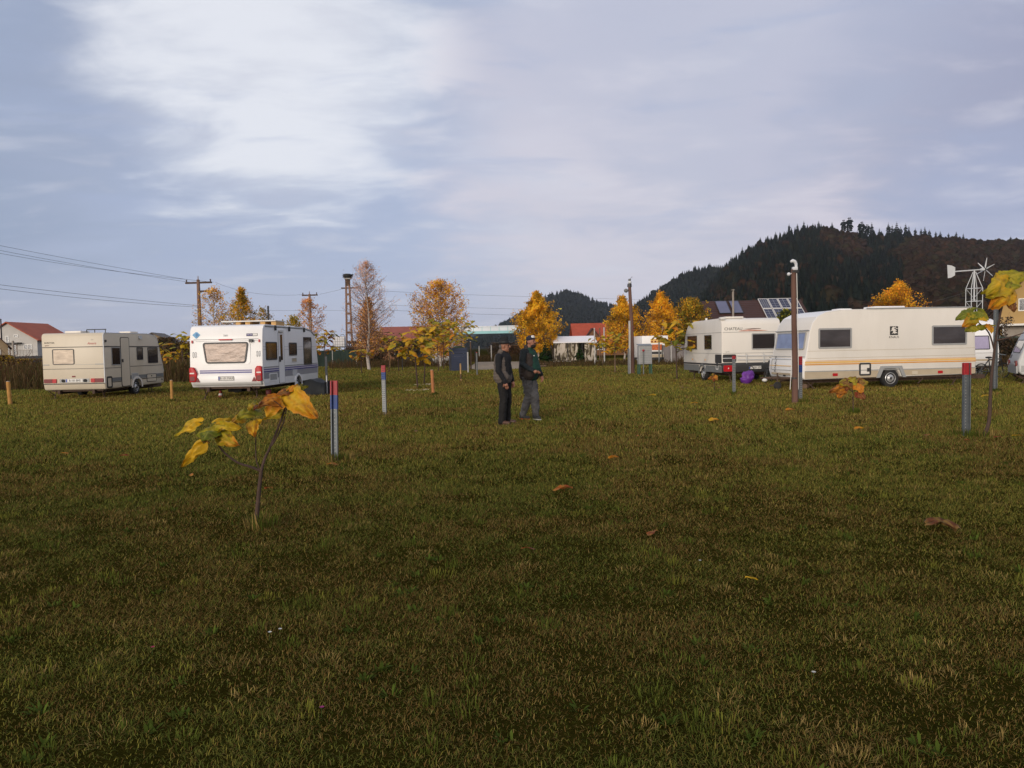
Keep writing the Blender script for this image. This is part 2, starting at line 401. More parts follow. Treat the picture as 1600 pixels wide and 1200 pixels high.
def tufts():                             # taller clumps, broad-leaved weeds and the longer grass round posts and stems
    r = np.random.default_rng(31); out = []
    def clump(cx, cy, n, rad, h, w_, colr, flat):
        a = r.random(n) * 6.283; q = rad * np.sqrt(r.random(n)); x = cx + q * np.cos(a); y = cy + q * np.sin(a); az = a + r.normal(0, .7, n); ln = flat * (0.3 + r.random(n)); hh = h * r.uniform(.5, 1.15, n); ww = w_ * r.uniform(.6, 1.3, n)
        B = np.stack([x, y, np.zeros(n)], 1); W3 = np.stack([-np.sin(az) * ww * .5, np.cos(az) * ww * .5, np.zeros(n)], 1); d = np.stack([np.cos(az) * np.sin(ln), np.sin(az) * np.sin(ln), np.cos(ln)], 1)
        m_ = B + d * hh[:, None] * .55 + np.array([0, 0, 1]) * (hh * .10)[:, None]; t_ = B + d * hh[:, None]
        V = np.stack([B - W3 * .6, B + W3 * .6, m_ + W3, m_ - W3, t_ + W3 * .15, t_ - W3 * .15], 1).reshape(-1, 3); k = np.arange(n)[:, None] * 6
        out.append((V, np.concatenate([k + np.array([[0, 1, 2, 3]]), k + np.array([[3, 2, 4, 5]])]), np.repeat(np.array(colr) * r.uniform(.65, 1.3, n)[:, None], 6, 0)))
    G, LI, ST, CL = (0.080, 0.10, 0.016), (0.15, 0.15, 0.025), (0.26, 0.18, 0.06), (0.062, 0.088, 0.014)
    for _ in range(700):
        y = 2.2 + 20 * r.random() ** 1.6; x = (r.random() * 2 - 1) * (0.70 * y + .8); u = r.random(); s = 1 + y * .03
        if u < .45: clump(x, y, 40, .05 * s + .05 * r.random(), .042 + .02 * r.random(), .004 * s, G if r.random() < .6 else LI, .5)
        elif u < .70: clump(x, y, 45, .09 * s, .045, .0035 * s, ST, 1.1)
        else: clump(x, y, 14, .03, .05, .014, CL, 1.15)
    for px, py in ((400, 822), (524, 720), (600, 650), (1147, 617), (1251, 629), (1242, 629), (1508, 681), (1537, 683), (1554, 612), (677, 618), (269, 628), (16, 632), (1333, 646), (653, 608), (1058, 593)):
        o = P(px, py); s = o.y / 12
        for _ in range(5): clump(o.x + r.normal(0, .07), o.y + r.normal(0, .07), 40, .09, .13, .005 + .004 * s, G if r.random() < .65 else ST, .45)
    return out
parts_ += tufts()
Vs, Fs, Cs, k = [], [], [], 0
for V, F, C_ in parts_:
    Vs.append(V); Fs.append(F + k); Cs.append(C_); k += len(V)
M_GRASS = mat('grass_blades', (0, 0, 0), 0.9, 0.1, 2.0, attr=True, spec=0.03, trans=0.15)
grass = add_mesh('grass', np_mesh('grass', np.concatenate(Vs), np.concatenate(Fs), M_GRASS, np.concatenate(Cs)))
tag(grass, 'short green and straw coloured autumn grass covering the field', 'grass', kind='stuff')
del Vs, Fs, Cs, parts_

M_GRAVEL = mat('pale_gravel', (0.33, 0.27, 0.20), 0.98, 0.25, 1.5, bump=0.5, bscale=25, spec=0.0)
g = MB(); g.add([(p.x, p.y, 0.008) for p in GRAVEL], [tuple(range(len(GRAVEL)))])
tag(g.build('gravel_yard', M_GRAVEL, smooth=None), 'pale gravel yard beyond the lawn', 'gravel', kind='structure')

# ------------------------------------------------------------------ hills
def interp(tab, x):
    return float(np.interp(x, [a for a, b in tab], [b for a, b in tab]))
M_HILL = mat('wooded_slope', (0.020, 0.021, 0.013), 1.0, 0.5, 0.02, spec=0.0)
def hill_fn(tab, Df, Dr, Db, seed, drop=0.0, amp=0.06):
    def f(px, t):                        # t 0 foot .. 1 ridge .. 1.6 back
        py = interp(tab, px) + drop
        r_ = A(px, py, Dr); 
        d = Df + (Dr - Df) * t if t <= 1 else Dr + (Db - Dr) * (t - 1) / 0.6
        zr = max(r_.z, 0.5)
        s = t ** 1.25 if t <= 1 else 1 - ((t - 1) / 0.6) ** 1.4
        n_ = mnoise.fractal(Vector((px * 0.012 + seed, t * 2.2, seed)), 1.0, 2.0, 4)
        z = zr * (s + amp * n_ * 4 * max(0, t * (1 - t)) if t <= 1 else s)
        return Vector((r_.x / Dr * d, d, max(z, -1.0)))
    return f
def hill(tab, Df, Dr, Db, seed, label, drop, step=10):
    f = hill_fn(tab, Df, Dr, Db, seed, drop)
    pxs = np.arange(tab[0][0], tab[-1][0] + 1, step); ts = np.linspace(0, 1.6, 33)
    V = [f(px, t) for t in ts for px in pxs]; n = len(pxs)
    F = [(j * n + i, j * n + i + 1, (j + 1) * n + i + 1, (j + 1) * n + i) for j in range(len(ts) - 1) for i in range(n - 1)]
    me = np_mesh('hill', V, F, M_HILL, smooth=True)
    tag(add_mesh('hill', me), label, 'hill', kind='structure')
    return f
T1 = [(560, 556), (690, 549), (735, 532), (770, 513), (800, 498), (830, 478), (860, 460), (885, 454), (905, 459), (930, 470), (960, 478), (1000, 492), (1060, 512), (1120, 535)]
T2 = [(930, 540), (965, 505), (990, 480), (1005, 470), (1030, 454), (1060, 434), (1085, 423), (1110, 418), (1140, 421), (1180, 440), (1240, 480), (1300, 520)]
T3_ = [(1020, 537), (1050, 520), (1080, 492), (1110, 445), (1130, 420), (1150, 405), (1180, 386), (1200, 377), (1240, 363), (1290, 358), (1330, 366), (1360, 369), (1400, 373), (1450, 371), (1500, 376), (1540, 381), (1600, 377), (1700, 366), (1850, 380), (1990, 430)]
T0 = [(520, 549), (600, 536), (680, 523), (740, 518), (790, 520), (860, 532), (930, 541)]
hf0 = hill(T0, 4200, 5200, 6000, 9.1, 'faint blue hill low on the horizon', 0, 12)
hf1 = hill(T1, 1500, 2500, 3200, 1.3, 'small dark blue wooded hill behind the golden birch', 3)
hf2 = hill(T2, 1000, 1750, 2300, 5.7, 'dark wooded hill sloping down to the left', 4)
hf3 = hill(T3_, 380, 1150, 1700, 2.9, 'large hill of dark conifers and rusty autumn trees', 5)

# tree covers of the hills: each a mass nobody could count
def cone_tree():
    vs, fs = [], []; n = 6
    for z0, z1, r in ((0.08, 0.62, 0.22), (0.40, 1.0, 0.14)):
        k = len(vs)
        for i in range(n):
            a = 6.283 * i / n; rr = r * (1.0 if i % 2 else 0.72); vs.append((rr * math.cos(a), rr * math.sin(a), z0 + (0.05 if i % 2 else 0)))
        vs.append((0, 0, z1)); fs += [(k + i, k + (i + 1) % n, k + n) for i in range(n)]
    return np.array(vs), np.array(fs)
def blob_tree(seed, sub=2):
    bm = bmesh.new(); bmesh.ops.create_icosphere(bm, subdivisions=sub, radius=0.5)
    vs = np.array([(v.co * (0.75 + 0.75 * mnoise.noise(v.co * 3.4 + Vector((seed, 0, 0))))) for v in bm.verts])
    vs[:, 2] = vs[:, 2] * 1.05 + 0.5; fs = np.array([[v.index for v in f.verts] for f in bm.faces]); bm.free()
    return vs, fs
BL = [blob_tree(s) for s in (1.2, 8.4, 15.1)]; CT = cone_tree()
M_FOREST = mat('forest_leaves', (0, 0, 0), 1.0, 0.35, 0.15, attr=True, spec=0.0)
def forest(name, label, f, px0, px1, n, hrange, mix, seed, tmin=0.0, tmax=1.06):
    r = np.random.default_rng(seed); Vs, Fs, Cs = [], [], []; k = 0
    for _ in range(n):
        px = px0 + (px1 - px0) * r.random(); t = tmin + (tmax - tmin) * r.random() ** 0.8
        p = f(px, t)
        if p.z < 1.0: continue
        kind, colr = mix(px, t, r)
        h = hrange[0] + (hrange[1] - hrange[0]) * r.random()
        if kind == 'c': vs, fs = CT; wsc = h * (0.8 + 0.4 * r.random())
        else:
            vs, fs = BL[r.integers(3)]; h *= 0.8; wsc = h * (0.75 + 0.5 * r.random())
        a = r.random() * 6.283; ca, sa = math.cos(a), math.sin(a)
        v = np.stack([(vs[:, 0] * ca - vs[:, 1] * sa) * wsc + p.x, (vs[:, 0] * sa + vs[:, 1] * ca) * wsc + p.y, vs[:, 2] * h + p.z - 0.08 * h], 1)
        Vs.append(v); Fs.append(fs + k); k += len(v)
        Cs.append(np.tile(np.array(colr) * (0.6 + 0.8 * r.random()), (len(v), 1)))
    o = add_mesh(name, np_mesh(name, np.concatenate(Vs), np.concatenate(Fs), M_FOREST, np.concatenate(Cs)))
    return tag(o, label, 'forest', kind='stuff')
CON = (0.0085, 0.012, 0.0085); CON2 = (0.0125, 0.014, 0.0085); RUST = (0.032, 0.017, 0.009); BRN = (0.027, 0.017, 0.010); OLV = (0.024, 0.019, 0.009)
def mix3(px, t, r):
    d = (px - 1395) / 130 + 1.6 * mnoise.noise(Vector((px * 0.009, t * 3.0, 3.3))) + (t - 0.6) * 0.5
    dec = d > 0 or (px < 1230 and t < 0.55 and r.random() < 0.14) or r.random() < 0.05
    if dec:
        q = r.random(); return 'd', (BRN if q < 0.45 else RUST if q < 0.75 else OLV)
    return 'c', (CON if r.random() < 0.7 else CON2)
forest('hillside_forest', 'dark conifers and rusty broadleaf trees covering the large hill', hf3, 1030, 1900, 8500, (9, 17), mix3, 5)
forest('hillside_forest', 'dark conifers covering the middle hill', hf2, 940, 1290, 3600, (12, 20), lambda px, t, r: ('c', CON) if r.random() < 0.8 else ('d', CON2), 6, 0.2)
forest('hillside_forest', 'blue dark conifers covering the small distant hill', hf1, 700, 1100, 4200, (12, 20), lambda px, t, r: ('c', CON) if r.random() < 0.75 else ('d', CON2), 8, 0.1)

# trees one can tell apart on the ridge
M_CONIFER = mat('conifer_needles', (0, 0, 0), 1.0, 0.2, 0.5, attr=True, spec=0.0)
M_BARK = mat('dark_bark', (0.045, 0.034, 0.026), 0.95, 0.3, 8, bump=0.4)
def conifer(name, label, H, loc, seed, rad=0.2, base=0.1, layers=9, group=None, colr=CON, pine=False):
    r = random.Random(seed); t = thing(name, label, 'conifer', loc, r.random() * 6, group)
    tb = MB(); tb.tube([(0, 0, -0.3), (0, 0, H * 0.5), (0, 0, H * 0.97)], [H * 0.018, H * 0.012, H * 0.003], 6); tb.build('trunk', M_BARK, t)
    m = MB()
    for k in range(layers):
        f = k / (layers - 1); z = H * (base + (1 - base) * f * 0.93)
        rr = H * rad * ((1 - f) ** 0.8 * 0.95 + 0.05) * (0.75 + 0.5 * r.random())
        if pine: rr = H * rad * (0.6 + 0.4 * r.random()) * (1.0 if f < 0.8 else 0.6)
        nb = 9 if not pine else 8
        for i in range(nb):
            a = 6.283 * (i + r.random()) / nb; l = rr * (0.6 + 0.6 * r.random())
            e = Vector((l * math.cos(a), l * math.sin(a), z - (l * 0.35 if not pine else -l * 0.15)))
            s = Vector((0, 0, z + H * (0.01 if 'small' in name else 0.035))); u = (e - s); p_ = Vector((-u.y, u.x, 0)).normalized() * l * 0.34; up = Vector((0, 0, l * (0.24 if 'small' in name else 0.55 if not pine else 0.6)))
            cc = tuple(q * (0.7 + 0.7 * r.random()) for q in colr)
            mid = s + u * 0.62
            m.add([s, mid + p_, e, mid - p_, mid + up], [(0, 1, 4), (1, 2, 4), (2, 3, 4), (3, 0, 4), (0, 3, 2, 1)], 0, cc)
    m.build('crown', M_CONIFER, t, smooth=None, clean=False)
    return t
rp = [(1142, 11), (1160, 14), (1170, 12), (1188, 13), (1212, 12), (1233, 17), (1246, 14), (1256, 17), (1270, 13), (1279, 15), (1300, 14), (1318, 21), (1327, 26), (1346, 22), (1355, 19), (1362, 22), (1374, 15),
      (1388, 25), (1394, 22), (1401, 27), (1407, 20), (1415, 24), (1420, 20), (1430, 17), (1439, 16), (1445, 18), (1452, 14), (1462, 12), (1469, 13), (1482, 12), (1494, 15), (1505, 13), (1579, 11)]
cz = {}
for i, (px, h) in enumerate(rp):
    pine = px in (1318, 1327, 1346, 1355)
    key = 'p' if pine else i % 3; loc = hf3(px, 1.0)
    lab = 'pine with a ragged open crown on the hill skyline' if pine else 'dark pointed spruce on the hill skyline'
    if key not in cz:
        cz[key] = conifer('ridge_pine' if pine else 'ridge_spruce', lab, 20.0, loc, 40 + i, 0.24 if pine else 0.24, 0.28 if pine else 0.05, 8 if pine else 11, 'pines on the skyline' if pine else 'spruces on the skyline', pine=pine)
        cz[key].scale = ((h + (2 if pine else 4)) / 20,) * 3
    else:
        dup(cz[key], loc, i * 1.7, scale=((h + (2 if pine else 4)) / 20 * (1 + 0.15 * math.sin(i)), (h + (2 if pine else 4)) / 20, (h + (2 if pine else 4)) / 20))
# ------------------------------------------------------------------ caravans
M_CREAM = mat('cream_paint', (0.56, 0.485, 0.37), 0.42, 0.05, 1.6, bump=0.06, bscale=60, dirt=(0.36, 0.30, 0.21), dirt_amt=0.28, stretch=(1, 1, 0.35))
M_IVORY = mat('ivory_paint', (0.70, 0.655, 0.585), 0.38, 0.04, 1.5, bump=0.05, bscale=60, dirt=(0.44, 0.37, 0.27), dirt_amt=0.22, stretch=(1, 1, 0.35))
M_WHITE = mat('white_paint', (0.80, 0.785, 0.765), 0.36, 0.04, 1.5, bump=0.05, bscale=70, dirt=(0.47, 0.42, 0.35), dirt_amt=0.22, stretch=(1, 1, 0.35))
M_GREYW = mat('light_grey_plastic', (0.52, 0.52, 0.51), 0.5, 0.06, 4)
M_TRIM = mat('grey_trim', (0.30, 0.30, 0.29), 0.45, 0.1, 5)
M_DARK = mat('dark_trim', (0.035, 0.034, 0.034), 0.5, 0.15, 6)
M_SKIRT = mat('grey_skirt', (0.15, 0.155, 0.15), 0.55, 0.12, 5, dirt=(0.2, 0.16, 0.1), dirt_amt=0.25)
M_BLACK = mat('black_rubber', (0.016, 0.016, 0.016), 0.75, 0.2, 8, dirt=(0.10, 0.08, 0.05), dirt_amt=0.4)
M_STEEL = mat('galvanised_steel', (0.21, 0.22, 0.22), 0.5, 0.18, 9, metal=0.35, dirt=(0.22, 0.2, 0.17), dirt_amt=0.25)
M_RIM = mat('wheel_rim', (0.50, 0.50, 0.49), 0.35, 0.1, 8, metal=0.5, dirt=(0.2, 0.17, 0.12), dirt_amt=0.35)
M_RUSTY = mat('rusty_iron', (0.075, 0.045, 0.03), 0.85, 0.35, 9)
M_RED = mat('red_lens', (0.42, 0.012, 0.016), 0.40, 0.1, 10, spec=0.25)
M_REDD = mat('dark_red_lens', (0.16, 0.014, 0.014), 0.40, 0.1, 10, spec=0.25)
M_PLATE = mat('plate_white', (0.62, 0.60, 0.56), 0.4, 0.05, 8)
M_EUB = mat('plate_blue', (0.02, 0.05, 0.30), 0.4, 0.05, 8)
M_INK = mat('black_ink', (0.02, 0.02, 0.02), 0.6, 0.1, 8)
M_NAVY = mat('navy_stripe', (0.045, 0.04, 0.19), 0.4, 0.08, 4)
M_PURP = mat('slate_blue_stripe', (0.13, 0.11, 0.26), 0.4, 0.08, 4)
M_GOLD = mat('gold_stripe', (0.62, 0.27, 0.04), 0.4, 0.08, 4)
M_GOLDL = mat('pale_gold_stripe', (0.72, 0.44, 0.14), 0.4, 0.08, 4)
M_SAND = mat('sand_band', (0.44, 0.36, 0.25), 0.45, 0.08, 3)
M_GLASSD = mat('tinted_acrylic', (0.020, 0.015, 0.014), 0.10, 0.2, 2.0, bump=0.02, bscale=2.5, spec=0.55, coat=0.3)
M_FOIL = mat('foil_blind', (0.19, 0.14, 0.11), 0.34, 0.25, 3.0, bump=0.9, bscale=2.4, metal=0.18, spec=0.35, coat=0.06, stretch=(1, 1, 2.2))
M_FOILB = mat('bright_foil_blind', (0.30, 0.25, 0.20), 0.48, 0.3, 3.0, bump=0.30, bscale=2.6, metal=0.6, stretch=(1, 1, 2.2))
M_CURT = mat('dark_blind', (0.045, 0.038, 0.038), 0.22, 0.35, 1.6, bump=0.35, bscale=2.2, spec=0.5, coat=0.4, stretch=(1, 1, 1.8))
M_SKYGL = mat('pale_window', (0.20, 0.24, 0.38), 0.08, 0.3, 1.8, bump=0.05, bscale=2.0, spec=0.6, coat=0.4)
M_LILAC = mat('lilac_curtain', (0.34, 0.30, 0.43), 0.3, 0.08, 3, bump=0.2, bscale=20, stretch=(6, 6, 0.3))
M_SILV = mat('silver_frame', (0.38, 0.375, 0.36), 0.4, 0.08, 6, metal=0.3)

def window(parent, pf, a0, a1, b0, b1, fm, pm, r=0.05, fw=0.028, d=0.018, lower=None):
    out = rrect(a0, a1, b0, b1, r); inn = rrect(a0 + fw, a1 - fw, b0 + fw, b1 - fw, max(r - fw, 0.012))
    if lower:                                        # a lower edge narrower than the upper one
        f_ = lambda q: [((a0 + a1) / 2 + lower[0] + (x - (a0 + a1) / 2) * (lower[1] + (1 - lower[1]) * (y - b0) / (b1 - b0)) - lower[0] * (y - b0) / (b1 - b0), y) for x, y in q]
        out, inn = f_(out), f_(inn)
    o = MB().ring(pf, out, inn, 0.0, d).build('window', fm, parent, smooth=50)
    MB().prism(pf, inn, 0.001, d * 0.55).build('pane', pm, o, smooth=None)
    return o
def plate(parent, pf, a, b, wd, h, s, frame=True):
    m = MB()
    if frame: m.prism(pf, rrect(a - wd / 2 - 0.012, a + wd / 2 + 0.012, b - h / 2 - 0.012, b + h / 2 + 0.012, 0.012), 0, 0.010)
    o = m.build('number_plate', M_DARK, parent) if frame else None
    q = MB().prism(pf, rrect(a - wd / 2, a + wd / 2, b - h / 2, b + h / 2, 0.01), 0.001, 0.014, 0)
    q.pbox(pf, a - wd / 2 + 0.004, a - wd / 2 + wd * 0.09, b - h / 2 + 0.004, b + h / 2 - 0.004, 0.012, 0.0165, 1)
    q = q.build('plate_face', [M_PLATE, M_EUB], o or parent)
    text(s, pf, a + wd * 0.045, b, h * 0.62, M_INK, q if not o else o, 'plate_number', d=0.018, xs=0.92)
def wheel(parent, pf, a, r=0.31, wd=0.19, d=-0.03, spokes=False):
    c = PF(pf.pt(a, r, d), pf.u, pf.v)
    t = MB().lathe(c, [(r * 0.62, -wd), (r * 0.93, -wd), (r, -wd * 0.8), (r, -wd * 0.2), (r * 0.93, 0.0), (r * 0.64, 0.004), (r * 0.62, -0.02)], 28).build('wheel', M_BLACK, parent, smooth=50)
    m = MB().lathe(c, [(r * 0.63, -wd * 0.9), (r * 0.63, -0.012), (r * 0.57, 0.0), (r * 0.5, -0.035), (r * 0.40, -0.02), (r * 0.2, -0.008), (r * 0.15, 0.01)], 28)
    k = m
    for i in range(10):
        th = 6.283 * i / 10; k.prism(PF(c.pt(r * 0.44 * math.cos(th), r * 0.44 * math.sin(th), -0.03), pf.u, pf.v), circ(0, 0, r * 0.055, 8), 0, 0.016, 1)
    k.prism(c, circ(0, 0, r * 0.14, 12), 0.0, 0.016, 1); k.build('rim', [M_RIM, M_DARK], t, smooth=50)
    m = None
def jack(parent, p0, p1, pad=0.09):
    m = MB(); p0, p1 = Vector(p0), Vector(p1)
    m.tube([p0, p1], 0.022, 6); mid = p0.lerp(p1, 0.62); m.tube([Vector((p0.x, p0.y + (0.45 if p1.y > p0.y else -0.45) * 1.0, p0.z)), mid], 0.016, 6)
    m.box(p1.x - pad, p1.x + pad, p1.y - pad * 0.8, p1.y + pad * 0.8, 0.0, 0.035)
    m.build('jack', M_RUSTY, parent)
def notch(y, z0, r=0.37, zc=0.30):      # wheel arch cut in the underside, points from high y to low y
    return [(y + r, z0)] + [(y + r * math.cos(t), zc + r * math.sin(t)) for t in np.linspace(0.25, math.pi - 0.25, 9)] + [(y - r, z0)]
def body(parent, W, prof, m, bevel=0.055):
    return MB().prism(PF((-W / 2, 0, 0), (0, 1, 0), (0, 0, 1)), prof, 0, W).build('body', m, parent, smooth=35, bevel=bevel, seg=3)
def strip(parent, name, pf, a0, a1, b0, b1, m, d=0.004, tilt=0.0):
    return MB().prism(pf, [(a0, b0), (a1, b0 + tilt), (a1, b1 + tilt), (a0, b1)], 0.0, d).build(name, m, parent, smooth=None)
def flap(parent, name, pf, a0, a1, b0, b1, fm, m, fw=0.03, r=0.05):
    o = MB().ring(pf, rrect(a0, a1, b0, b1, r), rrect(a0 + fw, a1 - fw, b0 + fw, b1 - fw, max(0.01, r - fw)), 0, 0.016).build(name, fm, parent, smooth=50)
    MB().prism(pf, rrect(a0 + fw, a1 - fw, b0 + fw, b1 - fw, max(0.01, r - fw)), 0, 0.007).build('cover', m, o)
    return o
def caravan(label, px, row, Dist, yaw, W, side=1):
    a = A(px, row, Dist); rz = -yaw
    off = Matrix.Rotation(rz, 3, 'Z') @ Vector((side * W / 2, 0, 0))
    return thing('caravan', label, 'caravan', (a.x - off.x, a.y - off.y, 0), rz, 'caravans parked round the lawn')
def under(parent, W, L, z0):
    m = MB(); m.box(-W * 0.42, W * 0.42, 0.2, L - 0.3, z0 - 0.07, z0 + 0.04)
    m.box(-W * 0.30, -W * 0.26, 0.1, L + 0.7, z0 - 0.16, z0 - 0.02); m.box(W * 0.26, W * 0.30, 0.1, L + 0.7, z0 - 0.16, z0 - 0.02)
    m.build('chassis', M_RUSTY, parent)
RIGHT = lambda W: PF((W / 2, 0, 0), (0, 1, 0), (0, 0, 1))
LEFT = lambda W: PF((-W / 2, 0, 0), (0, -1, 0), (0, 0, 1))      # a = -y
REAR = lambda: PF((0, 0, 0), (1, 0, 0), (0, 0, 1))

# --- cream caravan at far left
def cream_caravan():
    W, Lc = 2.26, 4.78
    t = caravan('cream caravan with a bright shining back window and a black framed side hatch', 163.2, 575, 28.0, 0.0, W)
    prof = [(0.07, 0.33), (0.0, 0.57), (0.0, 2.28), (0.03, 2.36), (0.10, 2.41), (3.4, 2.43), (4.05, 2.37), (4.24, 2.28), (4.32, 2.10), (4.78, 0.85), (4.74, 0.36)] + notch(2.38, 0.34)
    body(t, W, prof, M_CREAM, 0.05); under(t, W, Lc, 0.34)
    r, s = REAR(), RIGHT(W); h = W / 2
    MB().ring(PF((W / 2 - 0.03, 0, 0), (0, 1, 0), (0, 0, 1)), prof[1:10], [(a * 0.985 + 0.035, b * 0.98 + 0.02) for a, b in prof[1:10]], 0.0, 0.033).build('corner_trim', M_GREYW, t)
    window(t, r, -0.74, 0.05, 1.265, 1.83, M_DARK, M_FOILB, 0.05)
    for b0, b1 in ((1.885, 1.91), (1.10, 1.115), (0.545, 0.575)): strip(t, 'rubbing_strip', r, -h + 0.02, h - 0.02, b0, b1, M_DARK, 0.008)
    strip(t, 'badge_strip', r, -h + 0.03, -0.87, 1.245, 1.28, M_TRIM, 0.008); strip(t, 'badge_strip', r, 0.80, h - 0.03, 1.245, 1.28, M_TRIM, 0.008)
    strip(t, 'rubbing_strip', r, 0.07, 0.80, 1.252, 1.262, M_TRIM, 0.006)
    for sx in (-1, 1):
        lp = MB().prism(r, rrect(*sorted((sx * 1.08, sx * 0.78)), 0.60, 0.745, 0.015), 0, 0.03).build('tail_light', M_REDD, t)
        MB().prism(r, rrect(*sorted((sx * 0.77, sx * 0.63)), 0.60, 0.745, 0.015), 0, 0.035).build('indicator', M_RED, lp)
    MB().pbox(r, -0.06, 0.06, 0.80, 0.85, 0, 0.015).build('reflector', M_REDD, t)
    strip(t, 'plate_holder', r, -0.52, 0.56, 0.60, 0.745, M_TRIM, 0.010)
    plate(t, PF(r.pt(0, 0, 0.010), r.u, r.v), 0.02, 0.675, 0.62, 0.12, 'B 101 BMS', False)
    for a in (-0.38, 0.42): MB().prism(r, circ(a, 0.675, 0.055, 14), 0.008, 0.05).build('lamp', M_BLACK, t)
    text('BURSTNER', r, -0.83, 2.06, 0.055, M_INK, t, 'maker_lettering', d=0.004)
    text('sport', r, -0.93, 1.97, 0.05, M_REDD, t, 'model_lettering', d=0.004, shear=0.3)
    text('Amara', r, 0.70, 2.02, 0.085, M_RED, t, 'model_script', d=0.004, shear=0.4); text('410', r, 0.72, 2.15, 0.04, M_TRIM, t, 'model_number', d=0.004)
    # side
    strip(t, 'rubbing_strip', s, 0.04, 1.18, 1.88, 1.915, M_DARK, 0.010); strip(t, 'rubbing_strip', s, 1.87, 4.36, 1.88, 1.915, M_DARK, 0.010)
    strip(t, 'rubbing_strip', s, 0.04, 1.18, 1.10, 1.115, M_DARK, 0.008); strip(t, 'rubbing_strip', s, 1.87, 4.62, 1.12, 1.137, M_DARK, 0.008)
    strip(t, 'band', s, 0.52, 1.18, 0.60, 0.74, M_SKIRT, 0.005); strip(t, 'band', s, 1.87, 4.70, 0.64, 0.78, M_SKIRT, 0.005)
    strip(t, 'rubbing_strip', s, 0.52, 1.18, 0.565, 0.59, M_DARK, 0.010); strip(t, 'rubbing_strip', s, 2.8, 4.72, 0.60, 0.625, M_DARK, 0.010)
    window(t, s, 0.52, 1.16, 1.20, 1.87, M_TRIM, M_GLASSD, 0.04); window(t, s, 2.45, 2.95, 1.37, 1.87, M_DARK, M_GLASSD, 0.04); window(t, s, 3.36, 4.24, 1.22, 1.87, M_DARK, M_GLASSD, 0.04)
    d = MB().ring(s, rrect(1.19, 1.86, 0.37, 2.26, 0.09), rrect(1.215, 1.835, 0.395, 2.235, 0.07), 0, 0.014).build('door', M_DARK, t)
    MB().prism(s, rrect(1.215, 1.835, 0.395, 2.235, 0.07), 0, 0.012).build('door_leaf', M_CREAM, d); MB().pbox(s, 1.25, 1.33, 1.30, 1.42, 0.012, 0.04).build('handle', M_DARK, d)
    flap(t, 'service_hatch', s, 0.12, 0.50, 0.37, 0.80, M_BLACK, M_CREAM, 0.06, 0.08); flap(t, 'locker_door', s, 3.2, 4.05, 0.46, 0.79, M_DARK, M_CREAM, 0.02, 0.07)
    MB().prism(s, circ(3.62, 0.70, 0.03, 10), 0.007, 0.02).build('lock', M_DARK, t); MB().prism(s, circ(4.55, 0.52, 0.035, 10), 0, 0.02).build('socket', M_DARK, t)
    flap(t, 'vent_grille', s, 1.98, 2.50, 0.62, 0.86, M_GREYW, M_TRIM, 0.02, 0.02)
    MB().prism(s, rrect(2.62, 2.86, 2.20, 2.33, 0.03), 0, 0.05).build('awning_lamp', M_GREYW, t); MB().prism(s, circ(0.12, 2.10, 0.045, 10), 0, 0.04).build('marker_lamp', M_DARK, t)
    MB().ring(s, [(2.38 + 0.43 * math.cos(x), 0.30 + 0.43 * math.sin(x)) for x in np.linspace(0, math.pi, 13)] , [(2.38 + 0.365 * math.cos(x), 0.30 + 0.365 * math.sin(x)) for x in np.linspace(0, math.pi, 13)], 0, 0.03).build('wheel_arch', M_IVORY, t)
    wheel(t, s, 2.38, 0.30); wheel(t, PF((-W / 2 + 0.22, 0, 0), (0, 1, 0), (0, 0, 1)), 2.38, 0.30)
    jack(t, (-0.75, 0.15, 0.33), (-0.68, -0.10, 0.0)); jack(t, (0.8, 4.4, 0.33), (0.85, 4.15, 0.0)); jack(t, (0.85, 0.25, 0.33), (0.85, 0.5, 0.0))
    for q_ in ((-0.55, 0.05, 0.5, 1.1, 2.42, 2.50), (0.55, 1.0, 2.3, 2.9, 2.43, 2.50)): MB().box(*q_).build('roof_hatch', M_IVORY, t, bevel=0.02)
    m = MB()
    for x in (0.05, 0.35, 0.75): m.tube([(x, 0.9, 2.42), (x, 0.9, 2.55)], 0.018, 6)
    m.tube([(0.05, 0.9, 2.55), (0.78, 0.9, 2.55)], 0.018, 6); m.build('roof_rail', M_DARK, t)
    MB().tube([(0.0, Lc - 0.15, 0.36), (0.0, Lc + 1.1, 0.36)], 0.04, 6).tube([(0.12, Lc + 0.7, 0.5), (0.12, Lc + 0.7, 0.02)], 0.03, 6).build('drawbar', M_RUSTY, t)
cream_caravan()

